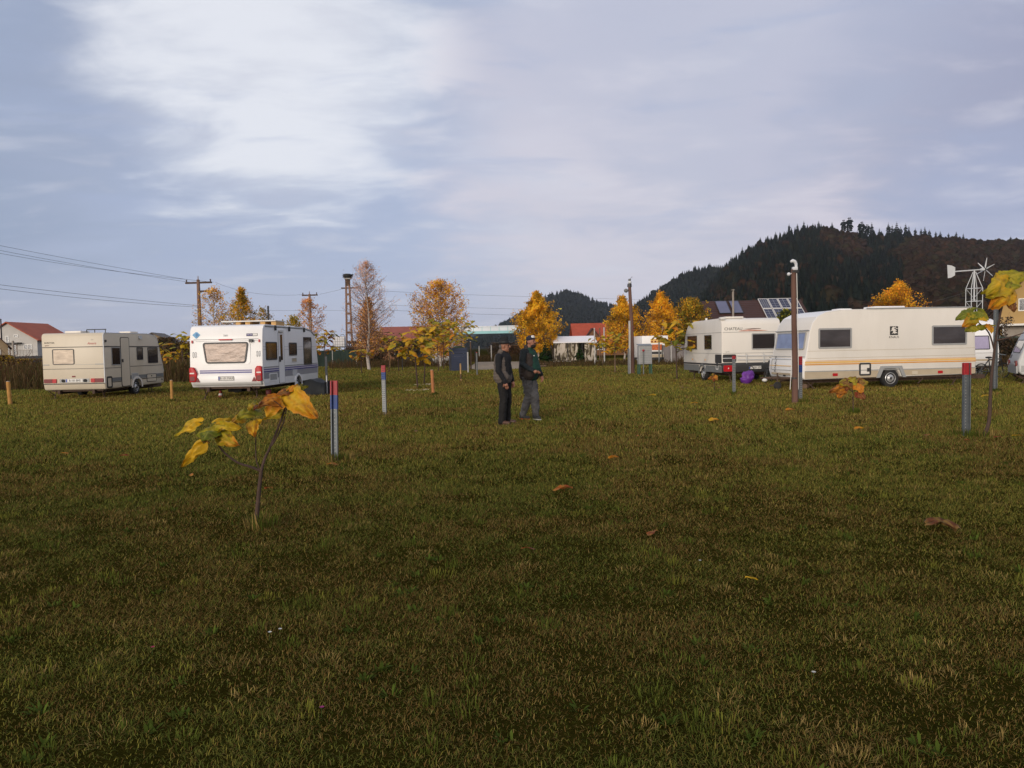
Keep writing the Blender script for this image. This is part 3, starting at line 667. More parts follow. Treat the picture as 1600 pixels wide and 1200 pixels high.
# --- white caravan with navy stripes
def white_caravan():
    W, Lc = 2.50, 6.45
    t = caravan('white caravan with navy stripes and a wide foil covered back window', 409.8, 560, 26.0, R(2.3), W)
    prof = [(0.16, 0.42), (0.03, 0.60), (0.0, 0.80), (0.02, 1.3), (0.07, 2.02), (0.12, 2.35), (0.22, 2.48), (0.40, 2.53), (4.6, 2.53), (5.5, 2.46), (6.0, 2.30), (6.2, 2.05), (6.45, 1.0), (6.38, 0.44)] + notch(3.75, 0.42)
    body(t, W, prof, M_WHITE, 0.07); under(t, W, Lc, 0.42)
    r = PF((0, 0, 0.80), (1, 0, 0), (0, 0.055, 1.22)); s = RIGHT(W); h = W / 2; Z = lambda z: z - 0.80
    window(t, PF(r.pt(0, 0, 0.012), r.u, r.v), -0.80, 0.79, Z(1.22), Z(1.94), M_DARK, M_FOIL, 0.10, 0.055, 0.03, lower=(0.0, 0.86))
    MB().ring(r, rrect(-0.84, 0.83, Z(1.18), Z(1.97), 0.11), rrect(-0.60, 0.60, Z(1.25), Z(1.90), 0.08), 0, 0.014).build('window_surround', M_WHITE, t)
    strip(t, 'seam', r, -1.12, 1.12, Z(2.035), Z(2.05), M_TRIM, 0.006); strip(t, 'seam', r, -1.05, 1.10, Z(1.975), Z(1.985), M_TRIM, 0.004)
    MB().prism(r, rrect(-0.24, 0.22, Z(2.005), Z(2.05), 0.02), 0, 0.04).build('brake_light', M_RED, t)
    MB().pbox(r, 0.82, 0.94, Z(1.93), Z(2.02), 0, 0.09).build('camera', M_DARK, t)
    for a in (-1.16, 1.15): MB().prism(r, rrect(a - 0.022, a + 0.022, Z(1.92), Z(2.02), 0.02), 0, 0.03).build('marker_light', M_RED, t)
    strip(t, 'stripe', r, -0.92, 0.88, Z(0.955), Z(1.00), M_PURP, 0.006); strip(t, 'stripe', r, -0.92, 0.88, Z(0.885), Z(0.935), M_NAVY, 0.006)
    low = PF((0, 0, 0), (1, 0, 0), (0, 0, 1))
    MB().prism(PF((-h + 0.06, 0, 0), (0, 1, 0), (0, 0, 1)), [(0.05, 0.47), (-0.05, 0.58), (-0.06, 0.80), (-0.03, 0.86), (0.06, 0.87)], 0, W - 0.12).build('bumper', M_WHITE, t, bevel=0.02)
    bp = PF((0, -0.062, 0), (1, 0, 0), (0, 0, 1))
    plate(t, bp, 0.01, 0.715, 0.52, 0.12, 'B 101 MAX')
    for sx in (-1, 1):
        MB().prism(bp, [(sx * 0.97 - 0.08, 0.60), (sx * 0.97 + 0.08, 0.60), (sx * 0.97, 0.755)], 0, 0.016).build('triangle_reflector', M_REDD, t)
        o_ = [(1.24, 0.60), (1.245, 1.05), (1.20, 1.115), (1.10, 1.10), (1.03, 0.98), (0.985, 0.86), (1.00, 0.70), (1.05, 0.60)]
        if sx > 0: o_ = [(x, z) for x, z in [(1.245, 0.62), (1.245, 1.07), (1.20, 1.12), (1.08, 1.12), (1.02, 1.03), (1.01, 0.80), (1.04, 0.64), (1.10, 0.60)]]
        pts = [(sx * x, z) for x, z in o_]
        if sx < 0: pts = pts[::-1]
        lp = MB().prism(bp, pts[::-1] if sx > 0 else pts[::-1], -0.06, 0.035).build('tail_light', M_RED, t, bevel=0.012)
        MB().prism(bp, rrect(*sorted((sx * 1.07, sx * 1.22)), 0.88, 0.925, 0.012), 0.03, 0.042).build('reversing_lens', M_PLATE, lp)
        MB().prism(bp, rrect(*sorted((sx * 1.06, sx * 1.22)), 0.64, 0.80, 0.03), 0.03, 0.040).build('brake_lens', M_REDD, lp)
    e = PF((0, 0.085, 2.05), (1, 0, 0), (0, 0.10, 0.43))
    MB().prism(e, [(-1.03, 0.02), (-0.89, 0.15), (-1.03, 0.28), (-1.17, 0.15)], 0.0, 0.03).build('diamond_emblem', mat('sky_blue_decal', (0.10, 0.30, 0.50), 0.4, 0.1, 8), t)
    MB().prism(e, [(-1.03, 0.07), (-0.95, 0.15), (-1.03, 0.23), (-1.06, 0.15)], 0.03, 0.034).build('diamond_emblem', mat('deep_blue_decal', (0.05, 0.17, 0.36), 0.4, 0.1, 8), t)
    text('560', e, -0.02, 0.11, 0.07, M_TRIM, t, 'model_number', d=0.03)
    q = MB().pbox(e, 0.70, 1.08, 0.08, 0.17, 0.0, 0.028, 0); q.pbox(e, 0.71, 0.91, 0.09, 0.16, 0.02, 0.032, 1); q.pbox(e, 0.92, 1.07, 0.09, 0.16, 0.02, 0.032, 2)
    q.build('model_badge', [M_INK, M_NAVY, M_PLATE], t); text('PRESTIGE', e, 0.81, 0.125, 0.03, M_PLATE, t, 'badge_lettering', d=0.036)
    for sx in (-1, 1):
        m = MB(); m.tube([r.pt(sx * 1.10 + 0.05, Z(1.62), 0.0), r.pt(sx * 1.10 + 0.05, Z(1.60), 0.05), r.pt(sx * 1.10 + 0.05, Z(1.46), 0.05), r.pt(sx * 1.10 + 0.05, Z(1.44), 0.0)], 0.012, 6)
        m.tube([r.pt(sx * 1.10 - 0.03, Z(1.62), 0.0), r.pt(sx * 1.10 - 0.03, Z(1.60), 0.05), r.pt(sx * 1.10 - 0.03, Z(1.46), 0.05), r.pt(sx * 1.10 - 0.03, Z(1.44), 0.0)], 0.012, 6)
        m.build('grab_handle', M_GREYW, t)
    # side
    strip(t, 'grey_band', s, 0.10, 6.36, 0.66, 0.87, mat('silver_band', (0.27, 0.27, 0.29), 0.4, 0.06, 4), 0.004, 0.03)
    for b0, b1, mm in ((0.88, 0.93, M_NAVY), (0.955, 1.005, M_PURP), (1.03, 1.075, M_TRIM)): strip(t, 'stripe', s, 0.10, 6.38, b0, b1, mm, 0.006, 0.02)
    strip(t, 'seam', s, 0.10, 6.20, 1.76, 1.768, M_TRIM, 0.004); strip(t, 'seam', s, 0.10, 6.20, 1.66, 1.668, M_TRIM, 0.004)
    window(t, s, 0.34, 1.45, 1.30, 1.93, M_DARK, M_GLASSD, 0.06, 0.045); window(t, s, 2.76, 3.67, 1.43, 1.92, M_DARK, M_GLASSD, 0.06, 0.045); window(t, s, 4.51, 5.56, 1.04, 2.15, M_DARK, M_GLASSD, 0.06, 0.045)
    d = MB().ring(s, rrect(1.60, 2.22, 0.45, 2.28, 0.05), rrect(1.615, 2.205, 0.465, 2.265, 0.04), 0, 0.012).build('door', M_TRIM, t)
    MB().prism(s, rrect(1.615, 2.205, 0.465, 2.265, 0.04), 0, 0.010).build('door_leaf', M_WHITE, d)
    MB().prism(s, rrect(1.80, 2.02, 1.28, 2.20, 0.03), 0.008, 0.018).build('door_window', M_GLASSD, d)
    MB().prism(s, rrect(1.64, 1.73, 1.22, 1.42, 0.03), 0.008, 0.05).build('handle', M_DARK, d)
    MB().prism(s, rrect(1.66, 2.10, 2.29, 2.36, 0.03), 0, 0.05).build('awning_lamp', M_PLATE, t)
    flap(t, 'vent_grille', s, 3.05, 3.60, 1.18, 1.34, M_GREYW, M_SAND, 0.02, 0.02); flap(t, 'service_hatch', s, 3.10, 3.62, 0.68, 0.90, M_GREYW, M_GREYW, 0.02, 0.02)
    flap(t, 'locker_door', s, 0.62, 1.40, 0.56, 0.84, M_WHITE, M_TRIM, 0.035, 0.03)
    MB().tube([(h - 0.03, 0.35, 2.47), (h - 0.03, 4.6, 2.49), (h - 0.03, 5.5, 2.42), (h - 0.02, 6.05, 2.24)], 0.05, 8).build('awning_rail', M_TRIM, t)
    for y in (1.31, 2.80, 4.60): MB().box(h - 0.02, h + 0.06, y - 0.05, y + 0.05, 2.34, 2.52).build('awning_bracket', M_DARK, t, bevel=0.015)
    MB().ring(s, [(3.75 + 0.44 * math.cos(x), 0.30 + 0.44 * math.sin(x)) for x in np.linspace(0, math.pi, 13)], [(3.75 + 0.365 * math.cos(x), 0.30 + 0.365 * math.sin(x)) for x in np.linspace(0, math.pi, 13)], 0, 0.03).build('wheel_arch', M_WHITE, t)
    wheel(t, s, 3.75, 0.32); wheel(t, PF((-W / 2 + 0.24, 0, 0), (0, 1, 0), (0, 0, 1)), 3.75, 0.32)
    jack(t, (-0.72, 0.3, 0.42), (-0.80, -0.02, 0.0)); jack(t, (0.85, 0.5, 0.42), (0.92, 0.25, 0.0)); jack(t, (0.85, 5.9, 0.42), (0.92, 5.6, 0.0)); 
    MB().box(-0.35, 0.15, 0.9, 1.5, 0.20, 0.42).build('waste_tank', M_BLACK, t, bevel=0.03)
    [MB().box(*q_).build('roof_hatch', M_WHITE, t, bevel=0.02) for q_ in ((-0.95, -0.35, 2.2, 2.9, 2.53, 2.60), (0.2, 0.8, 4.3, 4.9, 2.53, 2.60))]
    MB().tube([(0, Lc - 0.1, 0.44), (0, Lc + 1.2, 0.44)], 0.045, 6).tube([(0.12, Lc + 0.8, 0.6), (0.12, Lc + 0.8, 0.02)], 0.03, 6).build('drawbar', M_RUSTY, t)
    return t, W
hob, HW = white_caravan()
M_WOOD = mat('pale_wood', (0.50, 0.30, 0.11), 0.7, 0.2, 8, bump=0.2)
t = thing('roof_panel', 'flat white edged panel raised on wooden blocks on the white caravan roof', 'solar panel', hob.matrix_basis @ Vector((0.30, 2.2, 2.53)), hob.rotation_euler.z)
MB().box(-1.15, 0.85, -0.5, 0.6, 0.155, 0.195).build('panel', M_PLATE, t, bevel=0.008)
for x in (-0.55, -0.2, 0.35, 0.75): MB().box(x - 0.09, x + 0.09, -0.42, 0.5, 0.0, 0.155).build('block', M_WOOD, t, bevel=0.01)
t = thing('antenna_mast', 'short black mast standing on the white caravan roof', 'mast', hob.matrix_basis @ Vector((0.36, 3.2, 2.53)))
MB().tube([(0, 0, 0), (0, 0, 0.72)], 0.035, 8).tube([(0, 0, 0.72), (0, 0, 0.80)], [0.045, 0.03], 8).build('pole', M_DARK, t)
MB().prism(PF((0, 0, 0), (1, 0, 0), (0, 1, 0)), circ(0, 0, 0.09, 10), 0, 0.04).build('foot', M_DARK, t)
# dark tarpaulin heap beside it
def tarp():
    M_TARP = mat('black_tarpaulin', (0.009, 0.011, 0.013), 0.62, 0.2, 3, spec=0.2, bump=0.5, bscale=2.5)
    p = P(486, 618); q = P(512, 614)
    t = thing('tarpaulin', 'black tarpaulin draped over a box shape beside the white caravan', 'tarpaulin', (p.x, p.y, 0))
    m = MB(); nx_, nz_ = 22, 9
    vs = []
    W_ = (q.x - p.x) * 1.0 + 0.50
    for j in range(nz_ + 1):
        for i in range(nx_ + 1):
            u, v = i / nx_, j / nz_
            x = -0.52 + u * (W_ + 0.3); env = 0.56 * min(1, (u * 3.2) ** 0.6) * (1 - 0.10 * u - 0.10 * math.sin(u * 9))
            ang = v * math.pi; y = 0.45 - 0.55 * math.cos(ang); z = env * min(1, math.sin(ang) * 1.6) ** 0.8
            n_ = mnoise.noise(Vector((x * 2.2, y * 2.5, z * 2.0))); n2 = mnoise.noise(Vector((x * 5 + z * 4, y * 3, 3.3)))
            vs.append((x + 0.05 * n2, y + 0.10 * n_ + 0.05 * n2, max(0.0, z + (0.05 * n_ + 0.03 * n2) * (z > 0.05))))
    fs = [(j * (nx_ + 1) + i, j * (nx_ + 1) + i + 1, (j + 1) * (nx_ + 1) + i + 1, (j + 1) * (nx_ + 1) + i) for j in range(nz_) for i in range(nx_)]
    vs2 = vs + [(x, y, -0.01) for x, y, z in vs]
    m.add(vs, fs); e0 = [j * (nx_ + 1) + nx_ for j in range(nz_ + 1)]; m.f.append(tuple(e0)); m.m.append(0); e1 = [j * (nx_ + 1) for j in range(nz_ + 1)]; m.f.append(tuple(e1[::-1])); m.m.append(0)
    m.build('sheet', M_TARP, t, smooth=60)
    MB().tube([(W_ - 0.22, 0.2, 0), (W_ - 0.22, 0.2, 0.70)], 0.02, 6).build('edge_pole', M_GREYW, t)
tarp()
p = P(340, 621.5)
t = thing('marker_cone', 'small red cone with a white band under the back of the white caravan', 'cone', (p.x, p.y + 0.3, 0))
MB().box(-0.11, 0.11, -0.11, 0.11, 0, 0.025).lathe(PF((0, 0, 0.02), (1, 0, 0), (0, 1, 0)), [(0.085, 0), (0.02, 0.30)], 14).build('cone', mat('faded_red_plastic', (0.30, 0.035, 0.02), 0.5, 0.15, 8), t)
MB().lathe(PF((0, 0, 0.02), (1, 0, 0), (0, 1, 0)), [(0.078, 0.05), (0.062, 0.12)], 14).build('band', M_PLATE, t)
p = P(413, 620); t = thing('jerrycan', 'dark red can standing under the white caravan', 'can', (p.x, p.y + 0.5, 0))
MB().box(-0.09, 0.09, -0.06, 0.06, 0, 0.24).build('body', M_REDD, t, bevel=0.02); MB().tube([(-0.05, 0, 0.24), (-0.04, 0, 0.29), (0.04, 0, 0.29), (0.05, 0, 0.24)], 0.012, 6).build('handle', M_DARK, t)

# --- white caravan with grey skirt and bicycle rack
def chateau():
    W, Lc = 2.38, 4.85
    t = caravan('off white caravan with a grey skirt, copper brush marks and a rack on its back', 1127.9, 545, 30.3, R(-5), W, -1)
    prof = [(0.08, 0.42), (0.0, 0.5), (0.0, 2.30), (0.05, 2.44), (0.16, 2.52), (0.4, 2.56), (3.3, 2.54), (4.1, 2.42), (4.42, 2.18), (4.6, 1.9), (4.85, 0.95), (4.8, 0.42)] + notch(2.3, 0.42)
    body(t, W, prof, M_IVORY, 0.06); under(t, W, Lc, 0.42)
    r, s = REAR(), LEFT(W); h = W / 2
    window(t, r, 0.02, 1.00, 1.30, 1.95, M_SILV, M_GLASSD, 0.05, 0.045)
    for b in (1.995, 1.165): strip(t, 'seam', r, -h + 0.04, h - 0.04, b, b + 0.016, M_TRIM, 0.008); strip(t, 'seam', s, -4.55, -0.04, b, b + 0.016, M_TRIM, 0.008)
    text('CHATEAU', r, -0.72, 2.13, 0.115, M_INK, t, 'model_lettering', d=0.004)
    cop = mat('copper_decal', (0.42, 0.17, 0.09), 0.5, 0.2, 5); pk = mat('pink_decal', (0.55, 0.30, 0.24), 0.5, 0.3, 5)
    MB().prism(r, [(-0.35, 2.115), (0.0, 2.105), (0.38, 2.12), (0.42, 2.14), (0.1, 2.145), (-0.1, 2.135)], 0, 0.004).build('brush_mark', mat('brown_decal', (0.12, 0.05, 0.03), 0.5, 0.2, 5), t)
    MB().prism(r, [(-0.52, 2.03), (0.3, 2.03), (0.72, 2.05), (0.4, 2.075), (-0.1, 2.10), (-0.4, 2.07)], 0, 0.0035).build('brush_mark', pk, t)
    MB().prism(r, [(-0.1, 2.045), (0.55, 2.04), (0.68, 2.052), (0.2, 2.075)], 0, 0.0055).build('brush_mark', cop, t)
    text('Sprite', r, -0.96, 1.235, 0.05, M_TRIM, t, 'small_lettering', d=0.004)
    # dark lower rear
    MB().prism(PF((-h - 0.004, 0, 0), (0, 1, 0), (0, 0, 1)), [(0.16, 0.40), (-0.10, 0.42), (-0.12, 0.72), (-0.06, 0.79), (0.06, 0.80)], 0, W + 0.008).build('bumper', M_DARK, t, bevel=0.02)
    b = PF((0, -0.115, 0), (1, 0, 0), (0, 0, 1))
    for x0, x1 in ((-1.17, -0.78), (0.78, 1.17)):
        lp = MB().prism(b, rrect(x0, x1, 0.46, 0.70, 0.03), -0.03, 0.02).build('tail_light', M_RED, t); MB().prism(b, rrect((x0 + x1) / 2 - 0.02, (x0 + x1) / 2 + 0.02, 0.56, 0.61, 0.01), 0.02, 0.026).build('lens', M_PLATE, lp)
    plate(t, b, 0.11, 0.60, 0.50, 0.115, 'CV 201 SSV')
    for x0, x1 in ((-1.16, -0.62), (0.98, 1.17)): MB().prism(r, rrect(x0, x1, 0.82, 1.13, 0.06), 0, 0.03).build('corner_panel', M_DARK, t)
    m = MB()
    for z in (0.90, 1.05): m.tube([r.pt(-0.6, z + 0.02, 0.10), r.pt(0.98, z, 0.10)], 0.016, 6)
    for a in (-0.22, 0.48): m.tube([r.pt(a, 1.14, 0.0), r.pt(a, 1.12, 0.11), r.pt(a, 0.78, 0.11), r.pt(a, 0.76, 0.03)], 0.018, 6)
    m.build('cycle_rack', M_GREYW, t)
    MB().tube([r.pt(-1.17, 0.98, 0.035), r.pt(-0.62, 0.98, 0.035)], 0.016, 6).build('corner_bar', M_GREYW, t)
    # left side, a = -y
    window(t, s, -2.03, -1.10, 1.32, 1.94, M_TRIM, M_GLASSD, 0.05); window(t, s, -4.28, -2.92, 1.32, 1.94, M_TRIM, M_GLASSD, 0.05)
    strip(t, 'skirt', s, -4.80, -2.72, 0.41, 0.67, M_SKIRT, 0.014); strip(t, 'skirt', s, -1.88, 0.0, 0.41, 0.67, M_SKIRT, 0.014)
    strip(t, 'rubbing_strip', s, -4.84, -0.0, 0.69, 0.76, M_DARK, 0.018)
    MB().prism(s, rrect(-0.72, -0.02, 0.78, 1.13, 0.06), 0, 0.02).build('corner_panel', M_DARK, t); flap(t, 'service_hatch', s, -0.66, -0.36, 0.52, 1.0, M_PLATE, M_DARK, 0.045, 0.05)
    for y in (1.95, 3.6): MB().prism(s, rrect(-y - 0.03, -y + 0.03, 0.86, 0.93, 0.01), 0, 0.012).build('marker_lamp', M_GOLD, t)
    MB().ring(s, [(-2.3 + 0.44 * math.cos(x), 0.30 + 0.44 * math.sin(x)) for x in np.linspace(0, math.pi, 13)], [(-2.3 + 0.365 * math.cos(x), 0.30 + 0.365 * math.sin(x)) for x in np.linspace(0, math.pi, 13)], 0, 0.03).build('wheel_arch', M_SKIRT, t)
    wheel(t, s, -2.3, 0.30); wheel(t, PF((W / 2 - 0.22, 0, 0), (0, -1, 0), (0, 0, 1)), -2.3, 0.30)
    jack(t, (-0.8, 0.3, 0.42), (-0.8, 0.05, 0.0)); jack(t, (0.8, 0.3, 0.42), (0.8, 0.05, 0.0)); jack(t, (-0.85, 4.5, 0.42), (-0.9, 4.2, 0.0))
    [MB().box(*q_).build('roof_hatch', M_IVORY, t, bevel=0.025) for q_ in ((-0.95, -0.2, 0.25, 1.0, 2.55, 2.63), (-0.1, 0.4, 1.5, 2.1, 2.55, 2.61))]
    MB().box(-1.22, -1.02, 0.02, 0.25, 2.50, 2.60).build('awning_end', M_PLATE, t, bevel=0.02); MB().tube([(-0.9, 2.6, 2.53), (-0.9, 2.6, 2.66)], 0.05, 8).build('roof_vent', M_PLATE, t)
    MB().tube([(0, Lc - 0.1, 0.42), (0, Lc + 1.2, 0.42)], 0.045, 6).tube([(0.12, Lc + 0.8, 0.6), (0.12, Lc + 0.8, 0.02)], 0.03, 6).build('drawbar', M_RUSTY, t)
    return t, W
cha, CW = chateau()

# --- long cream caravan on the right, its front to the left
def long_caravan():
    W, Lc = 2.30, 6.15
    t = caravan('long cream caravan with gold stripes and a bird emblem on its side', 1256.5, 575, 25.0, R(90 - 7.7), W, 1)
    prof = [(0.0, 0.33), (0.02, 0.85), (0.20, 1.92), (0.29, 2.17), (0.46, 2.38), (0.75, 2.52), (1.27, 2.585), (5.9, 2.63), (6.05, 2.58), (6.10, 2.48), (6.15, 0.70), (6.13, 0.38)] + notch(3.05, 0.35)
    body(t, W, prof, M_IVORY, 0.05); under(t, W, Lc, 0.36)
    s = RIGHT(W); h = W / 2
    # front face: lower upright part and raked upper part
    f0 = PF((0, 0.0, 0.33), (1, 0, 0), (0, 0.02, 0.52)); f1 = PF((0, 0.02, 0.85), (1, 0, 0), (0, 0.18, 1.07))
    MB().prism(PF((-h + 0.01, 0, 0), (0, 1, 0), (0, 0, 1)), [(0.02, 0.84), (0.205, 1.93), (0.30, 2.18), (0.47, 2.39), (0.76, 2.53), (1.27, 2.597), (2.2, 2.606), (2.2, 2.59), (1.27, 2.58), (0.76, 2.515), (0.47, 2.375), (0.30, 2.165), (0.21, 1.92), (0.03, 0.84)], 0, W - 0.02).build('front_cap', M_WHITE, t)
    window(t, PF(f1.pt(0, 0, 0.012), f1.u, f1.v), -0.98, 0.98, 0.47, 1.05, M_SILV, M_SKYGL, 0.06, 0.04, 0.025)
    strip(t, 'front_ledge', f1, -1.12, 1.12, 1.085, 1.115, M_TRIM, 0.05); strip(t, 'front_seam', f1, -1.10, 1.10, 0.22, 0.24, M_TRIM, 0.02)
    MB().prism(PF((-h + 0.03, 0, 0), (0, 1, 0), (0, 0, 1)), [(0.05, 0.36), (-0.03, 0.38), (-0.10, 0.60), (-0.06, 1.0), (0.05, 1.03)], 0, W - 0.06).build('front_panel', M_WHITE, t, bevel=0.02)
    fl = PF((0, -0.112, 0.60), (1, 0, 0), (0, 0.04, 0.40))
    MB().ring(fl, rrect(-0.92, 0.62, 0.02, 0.40, 0.04), rrect(-0.90, 0.60, 0.035, 0.385, 0.03), -0.005, 0.012).build('gas_locker', M_TRIM, t)
    strip(t, 'gold_line', fl, -1.05, 1.05, 0.155, 0.18, M_GOLDL, 0.006)
    text('KNAUS', PF(fl.o, (0, 0.1, 1), (-1, 0, 0)), 0.22, 0.62, 0.12, M_INK, t, 'front_lettering', d=0.012)
    MB().pbox(PF((0, -0.1, 0.42), (1, 0, 0), (0, -0.03, 0.2)), -0.85, 0.45, 0.05, 0.11, 0.0, 0.02).build('grab_bar', M_SAND, t)
    MB().pbox(PF((0, -0.08, 0.42), (1, 0, 0), (0, -0.03, 0.2)), -0.06, 0.06, 0.0, 0.09, 0.0, 0.03).build('lock', M_DARK, t)
    # side
    for b in (1.255, 1.02): strip(t, 'panel_line', s, 0.12, 6.14, b, b + 0.010, M_SAND, 0.004)
    strip(t, 'gold_stripe', s, 0.03, 6.14, 0.855, 0.915, M_GOLDL, 0.005); strip(t, 'gold_stripe', s, 0.03, 6.14, 0.80, 0.838, M_GOLD, 0.006); strip(t, 'gold_stripe', s, 0.05, 6.14, 0.93, 0.944, M_GOLD, 0.005)
    strip(t, 'trim_line', s, 0.02, 6.15, 0.585, 0.612, M_TRIM, 0.012)
    strip(t, 'lower_band', s, 0.02, 2.60, 0.36, 0.58, M_SAND, 0.004); strip(t, 'lower_band', s, 3.50, 6.13, 0.40, 0.58, M_SAND, 0.004)
    window(t, s, 0.49, 1.66, 1.33, 2.00, M_SILV, M_CURT, 0.05, 0.055); window(t, s, 4.52, 5.80, 1.37, 2.03, M_SILV, M_CURT, 0.05, 0.055)
    flap(t, 'service_hatch', s, 1.92, 2.34, 0.42, 0.84, M_DARK, M_IVORY, 0.055, 0.06); MB().pbox(s, 2.20, 2.27, 0.55, 0.67, 0.005, 0.03).build('lock', M_DARK, t)
    MB().prism(s, rrect(3.80, 4.0, 0.42, 0.53, 0.02), 0, 0.03).build('socket_cover', M_CREAM, t)
    for y in (0.99, 4.75): MB().prism(s, rrect(y, y + 0.17, 0.43, 0.52, 0.012), 0.004, 0.02).build('side_reflector', M_RED, t)
    # emblem: dark square, two white birds, lettering below
    c = PF(s.pt(3.16, 1.88, 0.0), s.u, s.v); sq = 0.145
    e = MB().pbox(c, -sq, sq, -sq, sq, 0, 0.004).build('emblem', M_INK, t)
    bd = MB()
    for dx, dy, k in ((-0.01, 0.03, 1.0), (0.03, -0.055, 0.9)):
        pts = [(-0.13, -0.05), (-0.075, -0.005), (-0.07, 0.06), (-0.02, 0.10), (0.055, 0.075), (0.01, 0.04), (0.075, 0.0), (0.11, -0.04), (0.04, -0.025), (0.0, -0.055), (-0.05, -0.03)]
        bd.prism(c, [(x * k + dx, y * k + dy) for x, y in pts], 0.003, 0.007 + 0.001 * k)
    bd.prism(c, [(0.055, sq - 0.005), (0.075, 0.085), (sq - 0.005, 0.075), (sq - 0.005, 0.065), (0.06, 0.06), (0.04, sq - 0.005)], 0.003, 0.0065)
    bd.build('bird_mark', M_IVORY, e); text('KNAUS', c, 0, -0.215, 0.075, M_INK, e, 'emblem_lettering', d=0.004, xs=1.05)
    # arch, wheel
    ar = lambda k: [(3.05 + 0.50 * k, 0.36), (3.05 + 0.33 * k, 0.70 * (0.6 + 0.4 * k)), (3.05 - 0.33 * k, 0.70 * (0.6 + 0.4 * k)), (3.05 - 0.50 * k, 0.36)]
    MB().prism(s, [(3.58, 0.34), (3.42, 0.72), (2.68, 0.72), (2.52, 0.34), (2.64, 0.34), (2.77, 0.635), (3.33, 0.635), (3.46, 0.34)], 0, 0.05).build('wheel_arch', M_TRIM, t)
    wheel(t, s, 3.05, 0.31, d=0.0); wheel(t, PF((-W / 2 + 0.25, 0, 0), (0, 1, 0), (0, 0, 1)), 3.05, 0.31)
    MB().box(h - 0.04, h + 0.01, 2.2, 6.0, 2.60, 2.645).build('roof_rail', M_TRIM, t, bevel=0.01)
    [MB().box(*q_).build('roof_hatch', M_WHITE, t, bevel=0.03) for q_ in ((0.3, 0.95, 2.6, 3.7, 2.60, 2.70), (0.45, 0.95, 1.35, 1.8, 2.58, 2.64))]
    jack(t, (0.65, 0.35, 0.34), (0.70, 0.02, 0.0)); jack(t, (0.85, 5.75, 0.36), (0.88, 5.45, 0.0)); jack(t, (-0.7, 0.3, 0.34), (-0.8, 0.0, 0.0)); jack(t, (0.8, 0.2, 0.34), (0.85, 0.52, 0.0))
    jack(t, (0.9, 4.5, 0.36), (0.9, 4.2, 0.10), 0.03)
    m = MB(); m.tube([(-0.6, 0.1, 0.36), (0, -0.75, 0.36)], 0.045, 6).tube([(0.6, 0.1, 0.36), (0, -0.75, 0.36)], 0.045, 6).tube([(0, -0.7, 0.36), (0, -0.95, 0.37)], 0.04, 6)
    m.build('drawbar', M_RUSTY, t)
    MB().ball((0.1, -0.85, 0.30), (0.09, 0.09, 0.06)).build('drawbar_cap', M_PLATE, t)
    jw = MB().tube([(0.55, -0.62, 0.55), (0.55, -0.62, 0.16)], 0.028, 8).tube([(0.55, -0.62, 0.17), (0.50, -0.85, 0.12)], 0.022, 6).build('jockey_stand', M_RUSTY, t)
    MB().lathe(PF((0.59, -0.62, 0.13), (0, 1, 0), (0, 0, 1)), [(0.05, -0.08), (0.115, -0.08), (0.13, -0.06), (0.13, -0.02), (0.115, 0.0), (0.05, 0.0)], 18).build('jockey_wheel', M_BLACK, jw)
    return t
long_caravan()

# --- white caravan half hidden behind it and a grey one at the edge
def back_caravan():
    W, Lc = 2.20, 4.6
    t = caravan('white caravan with a lilac curtained window half hidden behind the long cream caravan', 1561, 550, 32.0, R(14), W)
    prof = [(0.10, 0.40), (0.0, 0.6), (0.0, 1.05), (0.22, 1.75), (0.40, 2.15), (0.62, 2.32), (1.0, 2.40), (4.0, 2.40), (4.5, 2.1), (4.6, 0.42)] + notch(2.3, 0.40)
    body(t, W, prof, M_WHITE, 0.07); under(t, W, Lc, 0.40)
    r = PF((0, 0, 1.05), (1, 0, 0), (0, 0.22, 0.70)); s = RIGHT(W)
    window(t, r, -0.9, 0.78, 0.05, 0.66, M_DARK, M_LILAC, 0.05, 0.035); l_ = REAR()
    strip(t, 'seam', l_, -1.0, 1.0, 0.95, 0.965, M_TRIM, 0.008); strip(t, 'seam', l_, -0.3, 0.2, 0.83, 0.845, M_TRIM, 0.006); strip(t, 'band', l_, -1.05, 1.05, 0.62, 0.70, M_SAND, 0.006)
    MB().prism(l_, rrect(-1.05, 1.05, 0.44, 0.60, 0.03), -0.02, 0.06).build('bumper', M_PLATE, t)
    for a in (-0.95, 0.95): MB().prism(l_, rrect(a - 0.07, a + 0.07, 0.70, 0.92, 0.02), 0, 0.025).build('tail_light', M_REDD, t)
    window(t, s, 1.0, 2.0, 1.2, 1.85, M_DARK, M_GLASSD); wheel(t, s, 2.3, 0.30); wheel(t, PF((-W / 2 + 0.22, 0, 0), (0, 1, 0), (0, 0, 1)), 2.3, 0.30)
    jack(t, (0.8, 0.3, 0.40), (0.85, 0.05, 0.0)); jack(t, (-0.8, 0.3, 0.40), (-0.85, 0.05, 0.0))
    return t, W
bc, BW = back_caravan()
